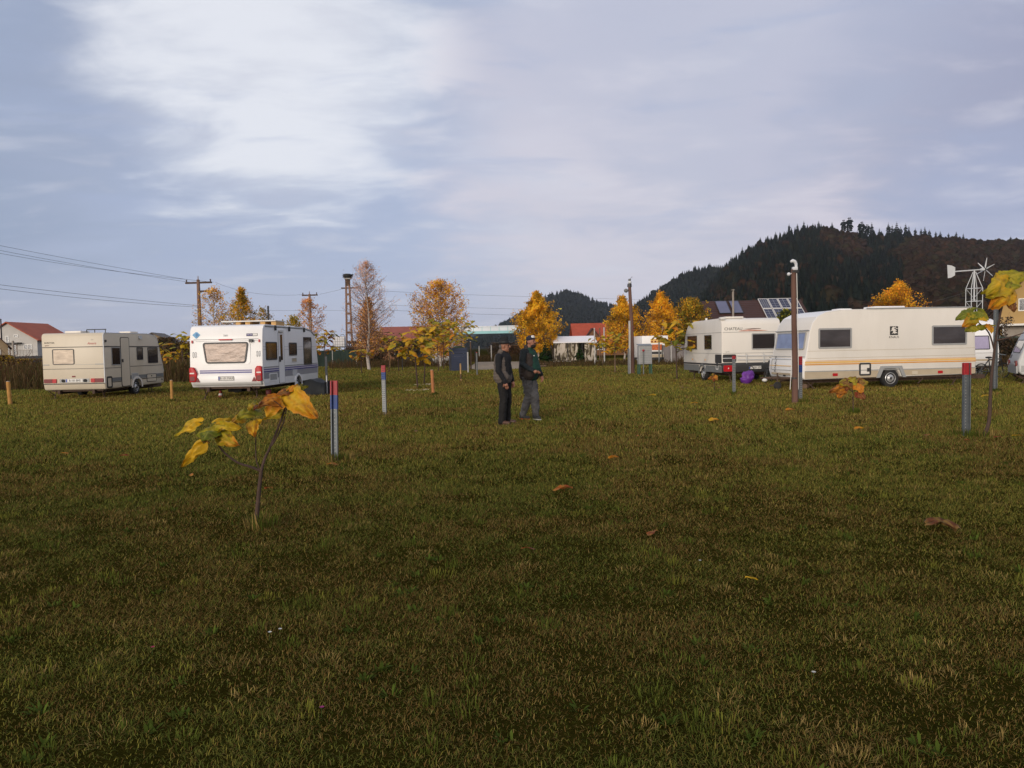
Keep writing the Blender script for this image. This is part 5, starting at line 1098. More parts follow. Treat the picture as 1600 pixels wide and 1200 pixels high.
sapling_px('small forked sapling with large yellow and green leaves in the foreground', (400, 822), 6.9,
    [([(400, 822), (403, 785), (406, 755), (408, 736)], 0.022, 0.016, 0), ([(408, 736), (414, 716), (421, 701), (435, 667), (445, 638), (449.5, 613)], 0.014, 0.007, 0.10),
     ([(408, 736), (390, 729), (370, 722), (347, 703.5), (332.6, 677)], 0.013, 0.006, -0.15), ([(407, 736), (401, 722), (399.5, 705), (399.5, 680), (397, 660)], 0.007, 0.004, -0.05),
     ([(424, 697), (434, 680), (443, 660), (448, 636)], 0.008, 0.005, 0.2), ([(444, 640), (436, 632), (428, 626)], 0.005, 0.003, -0.1)],
    [((449, 614), (495, 653), 50, (0.1, -0.1), YEL, ORA, CF), ((449, 613), (482, 604), 26, (0.1, 0.3), GRN, OLV2, CU), ((449, 611), (431, 619), 20, (0.1, 0.0), BRN2, ORA, CU), ((452, 609), (466, 601), 14, (0.1, 0.2), ORA, YEL, CU),
     ((448, 618), (430, 646), 30, (0.15, 0.0), OLV2, YEL, CF), ((432, 622), (403, 636), 30, (0.0, -0.2), ORA, BRN2, CF), ((432, 628), (417, 652), 36, (0.0, -0.1), ORA, YEL, CF), ((405, 634), (396, 640), 14, (-0.1, -0.2), BRN2, RED2, CF),
     ((440, 645), (410, 656), 20, (0.1, 0.1), OLV2, YEL, CU), ((446, 624), (458, 642), 18, (0.15, 0.1), GRN, OLV2, CF), ((392, 634), (400, 626), 12, (0.0, 0.1), OLV2, GRN, CU), ((347, 664), (331, 661), 16, (-0.15, 0.0), GRN, OLV2, CU), ((372, 655), (366, 664), 12, (0, -0.1), YEL, RED2, CF), ((318, 690), (327, 693), 8, (-0.2, -0.3), BRN2, ORA, CU), ((398, 640), (370, 655), 36, (0.0, -0.2), GRN, OLV2, CU), ((398, 632), (388, 641), 16, (0.0, -0.2), OLV2, YEL, CF), ((380, 652), (361, 660), 22, (0.0, -0.1), YEL, BRN2, CF),
     ((396, 658), (397, 682), 30, (-0.05, -0.25), YEL, ORA, CF), ((336, 672), (316, 688), 42, (-0.15, -0.35), GRN, GRN, CU), ((336, 672), (306, 680), 30, (-0.15, -0.2), OLV2, GRN, CU), ((312, 661), (273, 683), 26, (-0.15, -0.1), YEL, OLV2, CU),
     ((337, 668), (377, 668), 24, (-0.15, -0.3), OLV2, YEL, CU), ((338, 660), (368, 656), 18, (-0.15, 0.0), YEL, OLV2, CU), ((337, 675), (356, 680), 18, (-0.15, -0.1), BRN2, RED2, CF), ((343, 680), (373, 696), 32, (-0.15, -0.3), OLV2, ORA, CF),
     ((316, 694), (285, 730), 24, (-0.3, -0.3), YEL, YEL, CF)])
sapling_px('tall thin sapling with yellow leaves by the right edge of the photo', (1537, 683), 12.0,
    [([(1537, 683), (1545, 660), (1547, 630), (1549, 590), (1552.5, 560), (1556, 530), (1560, 505), (1568, 470), (1574, 448)], 0.034, 0.010, 0.1), ([(1556, 532), (1575, 528), (1600, 520)], 0.014, 0.008, -0.1),
     ([(1553, 545), (1545, 520), (1530, 505), (1522, 497)], 0.014, 0.006, -0.15)],
    [((1574, 440), (1543, 462), 50, (0.1, -0.3), YEL, OLV2, CF), ((1578, 452), (1546, 482), 46, (0.1, -0.2), YEL, ORA, CF), ((1572, 438), (1596, 448), 46, (0.1, 0.0), GRN, OLV2, CU), ((1578, 432), (1604, 428), 40, (0.1, 0.2), OLV2, GRN, CU),
     ((1568, 455), (1532, 458), 16, (0.1, -0.1), GRN, OLV2, CU), ((1576, 466), (1584, 488), 26, (0.1, -0.1), BRN2, BRN2, CF), ((1560, 466), (1545, 474), 14, (0.1, 0.1), BRN2, RED2, CF), ((1566, 430), (1552, 440), 30, (0.1, 0.2), OLV2, GRN, CU),
     ((1522, 488), (1493, 500), 28, (-0.15, -0.2), GRN, GRN, CU), ((1524, 493), (1504, 511), 26, (-0.15, -0.3), OLV2, ORA, CF), ((1528, 486), (1545, 500), 30, (-0.15, -0.2), GRN, OLV2, CU), ((1528, 496), (1543, 502), 14, (-0.15, -0.3), YEL, YEL, CF),
     ((1526, 508), (1508, 519), 22, (-0.15, -0.2), OLV2, GRN, CU), ((1545, 508), (1549, 521), 18, (-0.1, -0.2), ORA, YEL, CF), ((1530, 512), (1555, 509), 12, (-0.1, 0.0), GRN, OLV2, CU), ((1525, 482), (1510, 486), 16, (-0.1, 0.1), GRN, OLV2, CU)])
sapling_px('low sapling with curled rusty brown leaves before the long cream caravan', (1333, 646), 16.4,
    [([(1333, 646), (1333, 625), (1332, 610), (1328, 600)], 0.014, 0.008, 0), ([(1332, 612), (1322, 606), (1312, 607)], 0.008, 0.005, -0.1), ([(1332, 608), (1340, 602), (1346, 598)], 0.008, 0.005, 0.1)],
    [((1322, 606), (1296, 612), 22, (0, -0.2), ORA, BRN2, CF), ((1314, 607), (1310, 622), 22, (0, -0.1), BRN2, ORA, CF), ((1328, 597), (1311, 600), 24, (0, -0.1), BRN2, OLV2, CU), ((1330, 596), (1338, 589), 22, (0, 0.1), OLV2, BRN2, CU),
     ((1338, 600), (1347, 614), 24, (0, -0.2), ORA, ORA, CF), ((1340, 612), (1352, 624), 20, (0, -0.1), RED2, BRN2, CF), ((1342, 596), (1357, 598), 22, (0.1, 0.1), BRN2, OLV2, CU), ((1326, 601), (1322, 610), 14, (0, -0.1), BRN2, RED2, CF)])
sapling_px('tiny withered sapling in front of the off white caravan', (1116.5, 610.5), 25.0,
    [([(1116.5, 610.5), (1116, 597), (1117, 588)], 0.014, 0.008, 0)],
    [((1116, 589), (1106, 592), 8, (0, -0.1), BRN2, ORA, CF), ((1117, 587), (1121, 595), 9, (0, -0.1), ORA, BRN2, CF), ((1116, 586), (1112, 584), 8, (0, 0), BRN2, OLV2, CU), ((1117, 590), (1114, 597), 7, (0, -0.1), RED2, BRN2, CF)])

def sapling(label, px, base_row, top_row, spread, nl, seed, cols, stem=None, size=(0.30, 0.46)):
    r = random.Random(seed); o = P(px, base_row); Y = o.y; H = A(px, top_row, Y).z; sp = spread * Y / FPX; nl = int(nl * 2.5)
    t = thing('sapling', label, 'sapling', o, 0, 'big-leaved saplings'); m = MB()
    bx = r.uniform(-0.12, 0.12); pts = [(0, 0, -0.05), (bx * 0.6, 0.02, H * 0.35), (bx, -0.03, H * 0.65), (bx * 0.5, 0, H * 0.9)]
    m.tube(pts, [0.034, 0.03, 0.022, 0.010], 7); tops = []
    nb = max(3, nl // 3)
    for i in range(nb):
        a = 6.283 * (i + 0.5 * r.random()) / nb; z0 = H * r.uniform(0.45, 0.85); l = sp * r.uniform(0.25, 0.6)
        e = Vector((bx + l * math.cos(a), l * math.sin(a), min(z0 + l * r.uniform(0.2, 0.7), H * 0.96))); s = Vector((bx * 0.8, 0, z0))
        m.tube([s, s.lerp(e, 0.5) + Vector((0, 0, -0.04)), e], [0.014, 0.01, 0.006], 6); tops += [e, s.lerp(e, 0.6)]
    tops += [Vector(pts[3]), Vector(pts[3]) + Vector((0, 0, H * 0.06)), Vector(pts[2])]
    m.build('stem', stem or M_STEM, t, smooth=60); f = MB()
    for i in range(nl):
        b = tops[i % len(tops)]; a = r.random() * 6.283; ln = r.uniform(*size); dr = r.uniform(0.1, 0.9)
        o_ = Vector((math.cos(a), math.sin(a), 0)); b2 = b + o_ * 0.08 + Vector((0, 0, r.uniform(-0.05, 0.08))); tip = b2 + o_ * ln * (1 - 0.45 * dr) - Vector((0, 0, ln * dr * 0.8))
        c0, c1 = r.choice(cols), r.choice(cols); leaf(f, b2, tip, ln * r.uniform(0.36, 0.48), (0.2 * o_.x, 0.2 * o_.y - 0.2, 1), c0, c1, seed=seed + i * 1.3, nu=5, nv=6, spot=0.15)
    f.build('foliage', M_LEAF, t, smooth=60, clean=False)
    return t
CY = [YEL, YEL, OLV2, GRN, ORA]; CG = [GRN, OLV2, OLV2, YEL]; CO = [ORA, YEL, BRN2, OLV2, ORA]
sapling('green and gold sapling right behind the cream caravan', 258, 592, 534, 26, 12, 3, CY)
sapling('thin green sapling by the back corner of the white caravan', 286, 596, 514, 26, 12, 5, CG + [YEL])
sapling('orange and green sapling by the front of the white caravan', 509, 588, 512, 40, 24, 9, CO + CG)
sapling('short sapling with a few orange leaves left of the tall bare birch', 565, 583, 541, 40, 13, 12, CO)
sapling('leggy sapling with a long yellow leaf right of the tall bare birch', 607.5, 583, 519, 36, 12, 15, CY + [ORA])
sapling('short sapling with brown and yellow leaves near the grey stone patch', 623, 580, 527, 36, 13, 16, CO + [YEL])
sapling('golden sapling in front with a ring of pale stones', 652.8, 608, 521, 62, 24, 21, CY)
sapling('golden sapling just behind the one ringed with stones', 662.5, 600, 509, 56, 24, 22, CY + [YEL])
sapling('bushy yellow green sapling by the pale shed', 685, 581, 499, 54, 26, 25, CG + CY)
sapling('tall green sapling with golden tips beside the dark blue bin', 693, 577, 494, 58, 28, 26, CG + [YEL])
sapling('broad olive sapling leaning over the dark blue bin', 722, 578, 500, 52, 30, 27, CG + [OLV2, YEL])
sapling('yellow sapling with a white painted stem by the white tent', 942, 572, 522, 34, 16, 31, CY, M_STEMP, (0.34, 0.5))
sapling('crooked sapling with orange leaves left of the lamp pole', 961, 582, 518, 40, 22, 33, CY + [ORA], M_STEMP)
sapling('yellow and green sapling beside the off white caravan', 1058, 593.5, 497, 56, 22, 36, [YEL, YEL, GRN, GRN, OLV2, ORA])

# ------------------------------------------------------------------ autumn trees
M_BIRCH = mat('birch_bark', (0.48, 0.42, 0.36), 0.8, 0.2, 5, bump=0.3, dirt=(0.06, 0.045, 0.035), dirt_amt=0.8, stretch=(1, 1, 2.5))
M_TWIG = mat('twigs', (0.12, 0.070, 0.055), 0.9, 0.2, 10)
M_FOL = mat('autumn_foliage', (0, 0, 0), 0.65, 0.15, 3, attr=True, spec=0.2, trans=0.35)
def tree(label, px, Y, top_row, width_px, nleaf, cols, seed, name='birch', leaf_sz=(0.10, 0.19), crown0=0.14, shape='cone', nbr=46, bare=0.0, bark=None, group='autumn trees behind the lawn', twigr=0.010):
    r = random.Random(seed); nr = np.random.default_rng(seed); o = GX(px, Y); H = A(px, top_row, Y).z; Wd = width_px * Y / FPX * 0.5 * (1.08 if group.startswith('autumn') else 1.0); nbr = int(nbr * 1.5); nleaf = int(nleaf * 2.1)
    t = thing(name, label, 'tree', o, 0, group); tk = MB(); k_ = 9; tp = []
    for i in range(k_ + 1):
        z = H * i / k_ * 0.98; tp.append(Vector((0.12 * math.sin(i * 1.1 + seed) * (i > 0), 0.12 * math.cos(i * 1.4 + seed) * (i > 0), z - (0.15 if i == 0 else 0))))
    r0 = 0.012 * H + 0.03; tk.tube(tp, [r0 * (1 - 0.93 * (i / k_) ** 0.9) for i in range(k_ + 1)], 9); tk.build('trunk', bark or M_BIRCH, t, smooth=60)
    def at(f): x = f * k_; i = min(int(x), k_ - 1); return tp[i].lerp(tp[i + 1], x - i)
    def env(f):                          # crown radius by height
        g = (f - crown0) / (1 - crown0)
        if g < 0: return 0.15 * Wd
        if shape == 'cone': return Wd * float(np.interp(g, (0, .12, .28, .5, .75, .92, 1), (.6, .92, 1, .80, .40, .12, .02)))
        if shape == 'egg': return Wd * float(np.interp(g, (0, .2, .45, .7, .88, 1), (.5, .9, 1, .76, .42, .10)))
        return Wd * math.sqrt(max(0, 1 - (2 * g - 0.95) ** 2 * 0.95))
    br = MB(); seeds = []
    for i in range(nbr):
        f = crown0 * 0.7 + (0.97 - crown0 * 0.7) * ((i + r.random()) / nbr); a = i * 2.4 + r.random() * 0.8; b = at(f); e_ = env(min(1, f + 0.06)) * r.uniform(0.7, 1.08)
        up = r.uniform(0.5, 1.3) if shape != 'round' else r.uniform(0.2, 0.9); d = Vector((math.cos(a), math.sin(a), 0))
        p1 = b + d * e_ * 0.5 + Vector((0, 0, e_ * 0.42 * up)); p2 = b + d * e_ + Vector((0, 0, e_ * 0.85 * up))
        rr = 0.022 * (1 - f) + twigr; br.tube([b, p1, p2], [rr, rr * 0.7, rr * 0.3], 5, cap=False)
        for k in range(7):
            s0 = 1 - 0.85 * r.random() ** 1.4; q = b.lerp(p1, s0 * 2) if s0 < 0.5 else p1.lerp(p2, s0 * 2 - 1)
            dv = Vector((r.gauss(0, 1), r.gauss(0, 1), r.gauss(0.5, 0.8))).normalized() * (0.14 + 0.28 * r.random()) * max(e_, 0.5) * 0.75
            br.tube([q, q + dv], [rr * 0.35, rr * 0.15], 3, cap=False); seeds += [q + dv, q + dv * 0.55, q]
    for i in range(int(nbr * 3.5)):      # fine rising twigs that fill the crown
        f = crown0 + (0.96 - crown0) * r.random() ** 0.9; a = r.random() * 6.283; d = Vector((math.cos(a), math.sin(a), 0)); q = at(f) + d * env(f) * math.sqrt(r.random()) * 0.86
        dv = (d * r.uniform(0.1, 0.7) + Vector((r.gauss(0, .25), r.gauss(0, .25), 1 if shape != 'round' else .5))).normalized() * r.uniform(0.35, 0.9) * (0.25 + 0.08 * H) * (0.45 + 0.55 * env(f) / Wd)
        if (q + dv).z < H * 1.0: br.tube([q, q + dv], [twigr * 0.6, twigr * 0.25], 3, cap=False); seeds += [q + dv * k for k in (0, .25, .5, .75, 1)]
    br.build('branches', M_TWIG, t, smooth=60, clean=False)
    S = np.array([tuple(s) for s in seeds]); n = nleaf
    if bare:                             # leaves thin out towards the top
        w_ = np.clip(1 - bare * (S[:, 2] / H), 0.03, 1) ** 1.5; w_ /= w_.sum()
    else: w_ = np.full(len(S), 1 / len(S))
    c = S[nr.choice(len(S), n, p=w_)] + nr.normal(0, 0.11, (n, 3)) * np.array([1, 1, 0.9]); c[:, 2] = np.clip(c[:, 2], 0.4, H * 1.01)
    sz = nr.uniform(*leaf_sz, n)[:, None] * 0.78
    u = nr.normal(0, 1, (n, 3)); u /= np.linalg.norm(u, axis=1)[:, None]; v = np.cross(u, nr.normal(0, 1, (n, 3))); v /= np.linalg.norm(v, axis=1)[:, None]
    V = np.stack([c - u * sz * 0.6, c - v * sz * 0.42, c + u * sz * 0.6, c + v * sz * 0.42], 1).reshape(-1, 3)
    ci = np.array(cols)[nr.integers(0, len(cols), n)]; cl = np.array([mnoise.noise(Vector(p * 1.1)) for p in c])
    C3 = ci * (0.95 + 1.0 * cl)[:, None] * nr.uniform(0.7, 1.25, n)[:, None]
    F = np.arange(4 * n).reshape(n, 4); add_mesh('crown', np_mesh('crown', V, F, M_FOL, np.repeat(np.clip(C3, 0, 1), 4, 0)), t)
    return t
GO, AM, RU, OG, PK, LG = (0.84, 0.46, 0.028), (0.74, 0.33, 0.022), (0.50, 0.18, 0.024), (0.42, 0.28, 0.026), (0.74, 0.40, 0.21), (0.30, 0.26, 0.03)
tree('thin half bare tree behind the roof of the white caravan near the first utility pole', 338, 72, 444, 68, 1500, [PK, AM, OG, GO], 11, leaf_sz=(0.10, 0.18), shape='egg', nbr=40, twigr=0.008)
tree('fuller golden brown tree behind the roof of the white caravan', 380, 70, 446, 66, 3400, [GO, AM, OG, OG, AM, LG], 12, shape='cone', nbr=44)
tree('small sparse olive tree right of the golden brown one', 414, 74, 478, 44, 800, [OG, LG, AM], 13, shape='egg', nbr=26)
tree('pinkish half bare tree beside the second utility pole', 486, 88, 463, 54, 1500, [PK, RU, PK, AM], 14, leaf_sz=(0.12, 0.2), shape='egg', nbr=36, twigr=0.009)
tree('small round green tree peeping over the front of the white caravan', 463, 56, 493, 22, 900, [LG, OG, YEL], 15, name='small_tree', shape='round', nbr=18, bark=M_BARK)
tree('tall nearly bare birch with a white trunk', 577, 62, 402, 74, 3000, [PK, PK, (0.48, 0.22, 0.10), PK], 16, leaf_sz=(0.07, 0.11), shape='egg', nbr=96, crown0=0.12, bare=0.0, twigr=0.009)
tree('small rusty golden tree behind the tall bare birch', 577, 74, 462, 44, 3000, [RU, AM, AM, OG], 17, shape='cone', nbr=40)
tree('big golden birch with a bare pinkish top', 688, 68, 434, 100, 6200, [AM, GO, GO, RU, PK], 18, leaf_sz=(0.10, 0.18), shape='egg', nbr=72, crown0=0.12, bare=0.55)
tree('dense bright golden cone shaped tree behind the two men', 840, 78, 453, 76, 9000, [GO, GO, GO, AM, (0.55, 0.33, 0.02)], 19, leaf_sz=(0.13, 0.22), shape='cone', nbr=70)
tree('golden birch directly behind the lamp pole', 975, 73, 460, 64, 5200, [GO, AM, GO, OG], 20, leaf_sz=(0.12, 0.20), shape='cone', nbr=56)
tree('golden birch with a visible pale trunk right of the lamp pole', 1035, 72, 453, 68, 5400, [GO, AM, AM, GO], 21, leaf_sz=(0.12, 0.20), shape='cone', nbr=56)
tree('olive green tree between the golden birch and the brown roofed house', 1080, 80, 464, 66, 5200, [LG, OG, OG, (0.12, 0.10, 0.02), AM], 22, leaf_sz=(0.13, 0.22), shape='egg', nbr=50)
tree('round orange tree above the roof of the long cream caravan', 1401, 55, 437, 80, 6400, [AM, AM, GO, RU, OG], 23, name='round_tree', leaf_sz=(0.10, 0.17), shape='cone', nbr=60, crown0=0.25, bark=M_BARK)
tree('dark green tree between the off white caravan and the wooden lamp post', 1226, 60, 484, 44, 2600, [(0.06, 0.08, 0.02), LG, (0.05, 0.06, 0.018)], 24, name='green_tree', leaf_sz=(0.14, 0.24), shape='egg', nbr=30, bark=M_BARK)

# shrubs of the field edge
DB, GB, RB = (0.10, 0.065, 0.035), (0.085, 0.08, 0.03), (0.15, 0.075, 0.03)
def shrub(label, px, Y, top_row, width_px, n, cols, seed, kind='shrub'):
    return tree(label, px, Y, top_row, width_px, n, cols, seed, name=kind, leaf_sz=(0.12, 0.22), crown0=0.02, shape='round', nbr=34, bark=M_BARK, group='shrubs along the field edge', twigr=0.012)
for args in (('brown shrub behind the tall bare birch', 585, 84, 520, 70, 2600, [DB, RB, GB], 51), ('reddish shrub below the red roofed barn', 560, 86, 533, 50, 1400, [RB, DB], 52), ('brown shrub at the end of the dark green fence', 632, 92, 533, 60, 1800, [DB, GB], 53),
             ('dark shrub under the pale footbridge', 785, 96, 536, 50, 2000, [DB, (0.06, 0.05, 0.035)], 54), ('low brown shrub behind the gravel yard', 808, 92, 540, 44, 1500, [DB, RB], 55), ('dark shrub at the right of the white tent', 1000, 88, 524, 60, 2400, [DB, (0.05, 0.05, 0.025), RB], 56),
             ('brown shrub behind the painted wagon', 1062, 88, 524, 70, 2600, [RB, DB, GB], 57), ('brown shrub behind the cream caravan', 262, 70, 528, 46, 1900, [DB, RB, GB], 58), ('overgrown shrub below the white house', 30, 62, 562, 80, 2600, [DB, RB, OG], 59),
             ('brown shrub left of the white caravan', 288, 74, 534, 46, 1800, [RB, DB, OG], 60), ('dark shrub beside the half hidden white caravan', 1574, 48, 530, 60, 2200, [(0.04, 0.035, 0.02), DB], 61), ('yellowing shrub at the left edge', 4, 58, 556, 40, 1500, [OG, RB, DB], 62),
             ('dark shrub in front of the solar roof house', 1120, 70, 500, 50, 1500, [(0.05, 0.05, 0.02), DB], 63), ('brown shrub far behind the off white caravan', 1190, 84, 505, 90, 1800, [DB, (0.045, 0.04, 0.02)], 64), ('dark shrub behind the wind turbine', 1520, 70, 498, 120, 2600, [(0.035, 0.03, 0.02), DB], 65)):
    shrub(*args)
conifer('small_pine', 'small dark pine at the left corner of the white tent', 2.55, GX(853, 74), 71, 0.34, 0.04, 16, 'small pines by the tent', (0.013, 0.021, 0.009))
conifer('small_pine', 'small dark pine in front of the white tent entrance', 1.95, GX(906, 74), 72, 0.34, 0.04, 15, 'small pines by the tent', (0.015, 0.025, 0.009))

# tall dry weeds: nobody could count the stalks
def weeds(label, spots, seed, h=(0.5, 1.25), cols=((0.09, 0.055, 0.025), (0.065, 0.036, 0.018), (0.13, 0.085, 0.04), (0.05, 0.036, 0.016), (0.06, 0.055, 0.018))):
    nr = np.random.default_rng(seed); Vs, Cs = [], []
    for px0, px1, y0, y1, n, hk in spots:
        x = nr.uniform(px0, px1, n); Y = nr.uniform(y0, y1, n); X = (x - 800) / FPX * Y * 1.0
        a = nr.random(n) * 6.283; hh = nr.uniform(*h, n) * hk * (0.6 + 0.6 * vnoise(X, Y, 0.8, seed)); ln = nr.random(n) * 0.6; w_ = nr.uniform(0.008, 0.020, n)
        B = np.stack([X, Y, np.zeros(n)], 1); hh = hh * nr.random(n) ** 0.5; T = B + np.stack([np.cos(a) * ln * hh, np.sin(a) * ln * hh, hh], 1); W_ = np.stack([w_, w_ * 0.4, np.zeros(n)], 1)
        Vs.append(np.stack([B - W_ * 0.5, B + W_ * 0.5, T + W_ * 0.9, T - W_ * 0.9], 1).reshape(-1, 3)); Cs.append(np.repeat(np.array(cols)[nr.integers(0, len(cols), n)] * nr.uniform(0.6, 1.2, n)[:, None], 4, 0))
    V = np.concatenate(Vs); F = np.arange(len(V)).reshape(-1, 4)
    return tag(add_mesh('dry_weeds', np_mesh('dry_weeds', V, F, M_GRASS, np.concatenate(Cs))), label, 'weeds', kind='stuff')
weeds('tall brown dry weeds along the field edge behind the left caravans', [(-60, 70, 36, 60, 9000, 1.15), (250, 300, 42, 66, 4000, 1.1), (60, 260, 46, 66, 5000, 0.9)], 81)
weeds('dry brown weeds behind the lawn in the middle', [(515, 735, 66, 84, 5000, 0.75), (735, 830, 86, 96, 3500, 0.9), (830, 1075, 58, 74, 5000, 0.35)], 82)
weeds('dry grass along the right field edge', [(1530, 1640, 40, 52, 3000, 0.6), (1060, 1260, 50, 66, 3000, 0.6)], 83)
# ------------------------------------------------------------------ houses and buildings
def roof_mat(name, c, sc_=1.0):
    m = mat(name, c, 0.7, 0.14, 1.2, dirt=tuple(x * 0.45 for x in c), dirt_amt=0.4)
    t = m.node_tree; b = [n for n in t.nodes if n.type == 'BSDF_PRINCIPLED'][0]
    tcn = t.nodes.new('ShaderNodeTexCoord'); wv = t.nodes.new('ShaderNodeTexWave'); wv.inputs['Scale'].default_value = 1.0 * sc_; wv.inputs['Distortion'].default_value = 0.4
    t.links.new(tcn.outputs['Object'], wv.inputs[0]); bp = t.nodes.new('ShaderNodeBump'); bp.inputs['Strength'].default_value = 0.5; bp.inputs['Distance'].default_value = 0.06
    t.links.new(wv.outputs[0], bp.inputs['Height']); t.links.new(bp.outputs[0], b.inputs['Normal']); return m
M_RTILE = roof_mat('red_roof_tiles', (0.36, 0.075, 0.028)); M_RTILE2 = roof_mat('bright_red_roof_tiles', (0.36, 0.060, 0.024)); M_RRUST = roof_mat('rusty_roof_tiles', (0.26, 0.075, 0.05))
M_RBRN = roof_mat('brown_roof_tiles', (0.048, 0.019, 0.014)); M_RGREY = roof_mat('grey_brown_roof', (0.10, 0.085, 0.075))
M_WALLW = mat('white_render', (0.46, 0.44, 0.41), 0.9, 0.08, 0.8, dirt=(0.35, 0.32, 0.28), dirt_amt=0.3); M_WALLY = mat('yellow_render', (0.38, 0.25, 0.10), 0.9, 0.06, 0.8)
M_WALLT = mat('tan_render', (0.30, 0.22, 0.13), 0.9, 0.1, 0.8); M_WALLB = mat('brick_wall', (0.26, 0.12, 0.06), 0.9, 0.2, 3); M_PLANK = mat('brown_planks', (0.16, 0.075, 0.035), 0.8, 0.2, 2, stretch=(4, 4, 0.4))
M_WIN = mat('house_window', (0.025, 0.028, 0.035), 0.12, 0.2, 2, spec=0.5); M_CONC = mat('concrete', (0.30, 0.26, 0.22), 0.9, 0.15, 2, dirt=(0.16, 0.12, 0.09), dirt_amt=0.4)
def house(name, label, loc, rz, hw, dep, eave, apex, wall, roof, over=0.5, windows=(), cat='house', thick=0.16, balcony=None, chimney=None, walls=True):
    t = thing(name, label, cat, loc, rz, 'houses round the field')
    gable = PF((0, 0, 0), (1, 0, 0), (0, 0, 1))
    w_ = MB().prism(PF((0, 0, 0), (1, 0, 0), (0, 0, 1)), [(-hw, 0), (hw, 0), (hw, eave), (0, apex), (-hw, eave)], -dep, 0).build('wall', wall, t, smooth=None)
    sl = (apex - eave) / hw; m = MB(); o = over
    for sx in (-1, 1):
        pts = [(sx * (hw + o), eave - sl * o + 0.01), (0, apex + 0.01), (0, apex + thick + 0.01), (sx * (hw + o), eave - sl * o + thick)]
        m.prism(PF((0, 0, 0), (1, 0, 0), (0, 0, 1)), pts if sx > 0 else pts[::-1], -dep - o, o)
    rf = m.build('roof', roof, t, smooth=None)
    if chimney:
        x, y, z1 = chimney; MB().box(x - 0.3, x + 0.3, y - 0.3, y + 0.3, eave, z1).box(x - 0.36, x + 0.36, y - 0.36, y + 0.36, z1, z1 + 0.12).build('chimney', M_CONC, rf)
    for kind, face, a0, a1, b0, b1 in windows:
        pf = gable if face == 'g' else PF((hw, 0, 0), (0, 1, 0), (0, 0, 1)) if face == 'r' else PF((-hw, dep, 0), (0, -1, 0), (0, 0, 1))
        f_ = MB().ring(pf, [(a0, b0), (a1, b0), (a1, b1), (a0, b1)], [(a0 + 0.09, b0 + 0.09), (a1 - 0.09, b0 + 0.09), (a1 - 0.09, b1 - 0.09), (a0 + 0.09, b1 - 0.09)], 0.0, 0.06)
        if a1 - a0 > 1.2: f_.pbox(pf, (a0 + a1) / 2 - 0.05, (a0 + a1) / 2 + 0.05, b0 + 0.09, b1 - 0.09, 0.012, 0.055)
        f_ = f_.build(kind, M_PLATE if kind == 'window' else M_PLANK, t, smooth=None); MB().pbox(pf, a0 + 0.09, a1 - 0.09, b0 + 0.09, b1 - 0.09, 0.002, 0.01).build('pane', M_WIN, f_, smooth=None)
    if balcony:
        for a0, a1, b, rail in balcony:
            s_ = MB().pbox(gable, a0, a1, b - 0.15, b, 0.0, 1.2).build('balcony', M_WALLW if rail else M_DARK, t, smooth=None)
            if rail:
                q = MB(); q.tube([gable.pt(a0, b + 0.9, 1.17), gable.pt(a1, b + 0.9, 1.17)], 0.04, 5)
                for x in np.linspace(a0, a1, 9): q.tube([gable.pt(x, b, 1.17), gable.pt(x, b + 0.9, 1.17)], 0.03, 5)
                q.build('railing', M_CONC, s_)
    return t
g0 = GX(15, 120)
house('house', 'white two storey house with a red tiled roof and a balcony', g0, 0, 4.5, 10.0, 4.3, 6.95, M_WALLW, M_RTILE, 0.45,
      [('window', 'g', 2.4, 3.7, 2.75, 3.55), ('window', 'g', 0.9, 1.6, 4.65, 5.1), ('window', 'g', -0.35, 0.15, 3.75, 4.9), ('door', 'g', 0.75, 1.35, 1.85, 3.55), ('door', 'g', -0.4, 0.25, 1.9, 3.4), ('window', 'g', 2.5, 3.9, 0.4, 1.5), ('window', 'r', 3.0, 4.6, 2.6, 3.6)],
      balcony=[(0.6, 4.4, 1.75, True), (-0.9, 2.1, 3.85, False)])
house('house', 'dark roofed tan house cut by the left edge of the photo', GX(-16, 100), R(34), 2.1, 8, 3.1, 5.4, M_WALLT, M_RBRN, 0.45, [('window', 'g', 0.7, 1.3, 1.7, 2.6)])
p_ = GX(5, 108); tp_ = thing('flue_pipe', 'thin dark flue pipe rising beside the white house', 'pipe', p_); MB().tube([(0, 0, 0), (0, 0, 6.9)], 0.09, 8).tube([(0, 0, 6.9), (0, 0, 7.0)], [0.13, 0.05], 8).build('pipe', M_DARK, tp_)
house('house', 'grey brown roofed house between the two caravans at the left', GX(240, 125), R(12), 5.0, 8, 2.5, 5.0, M_WALLT, M_RGREY, 0.5)
house('barn', 'barn with a rusty red roof and brick wall behind the saplings', GX(650, 112), R(90), 3.4, 9.2, 2.9, 4.75, M_WALLB, M_RRUST, 0.4, [('window', 'l', 2.0, 3.2, 0.8, 2.2), ('door', 'l', 4.8, 7.4, 0.2, 2.3)], 'barn').location.x += -4.6 + 9.2
ho = house('house', 'low house with a bright red roof and a small wooden dormer', GX(897, 130), R(90), 4.0, 9.5, 2.6, 5.25, M_PLANK, M_RTILE2, 0.5, [('window', 'l', 3.0, 4.4, 0.9, 2.0)])
ho.location.x += 9.5
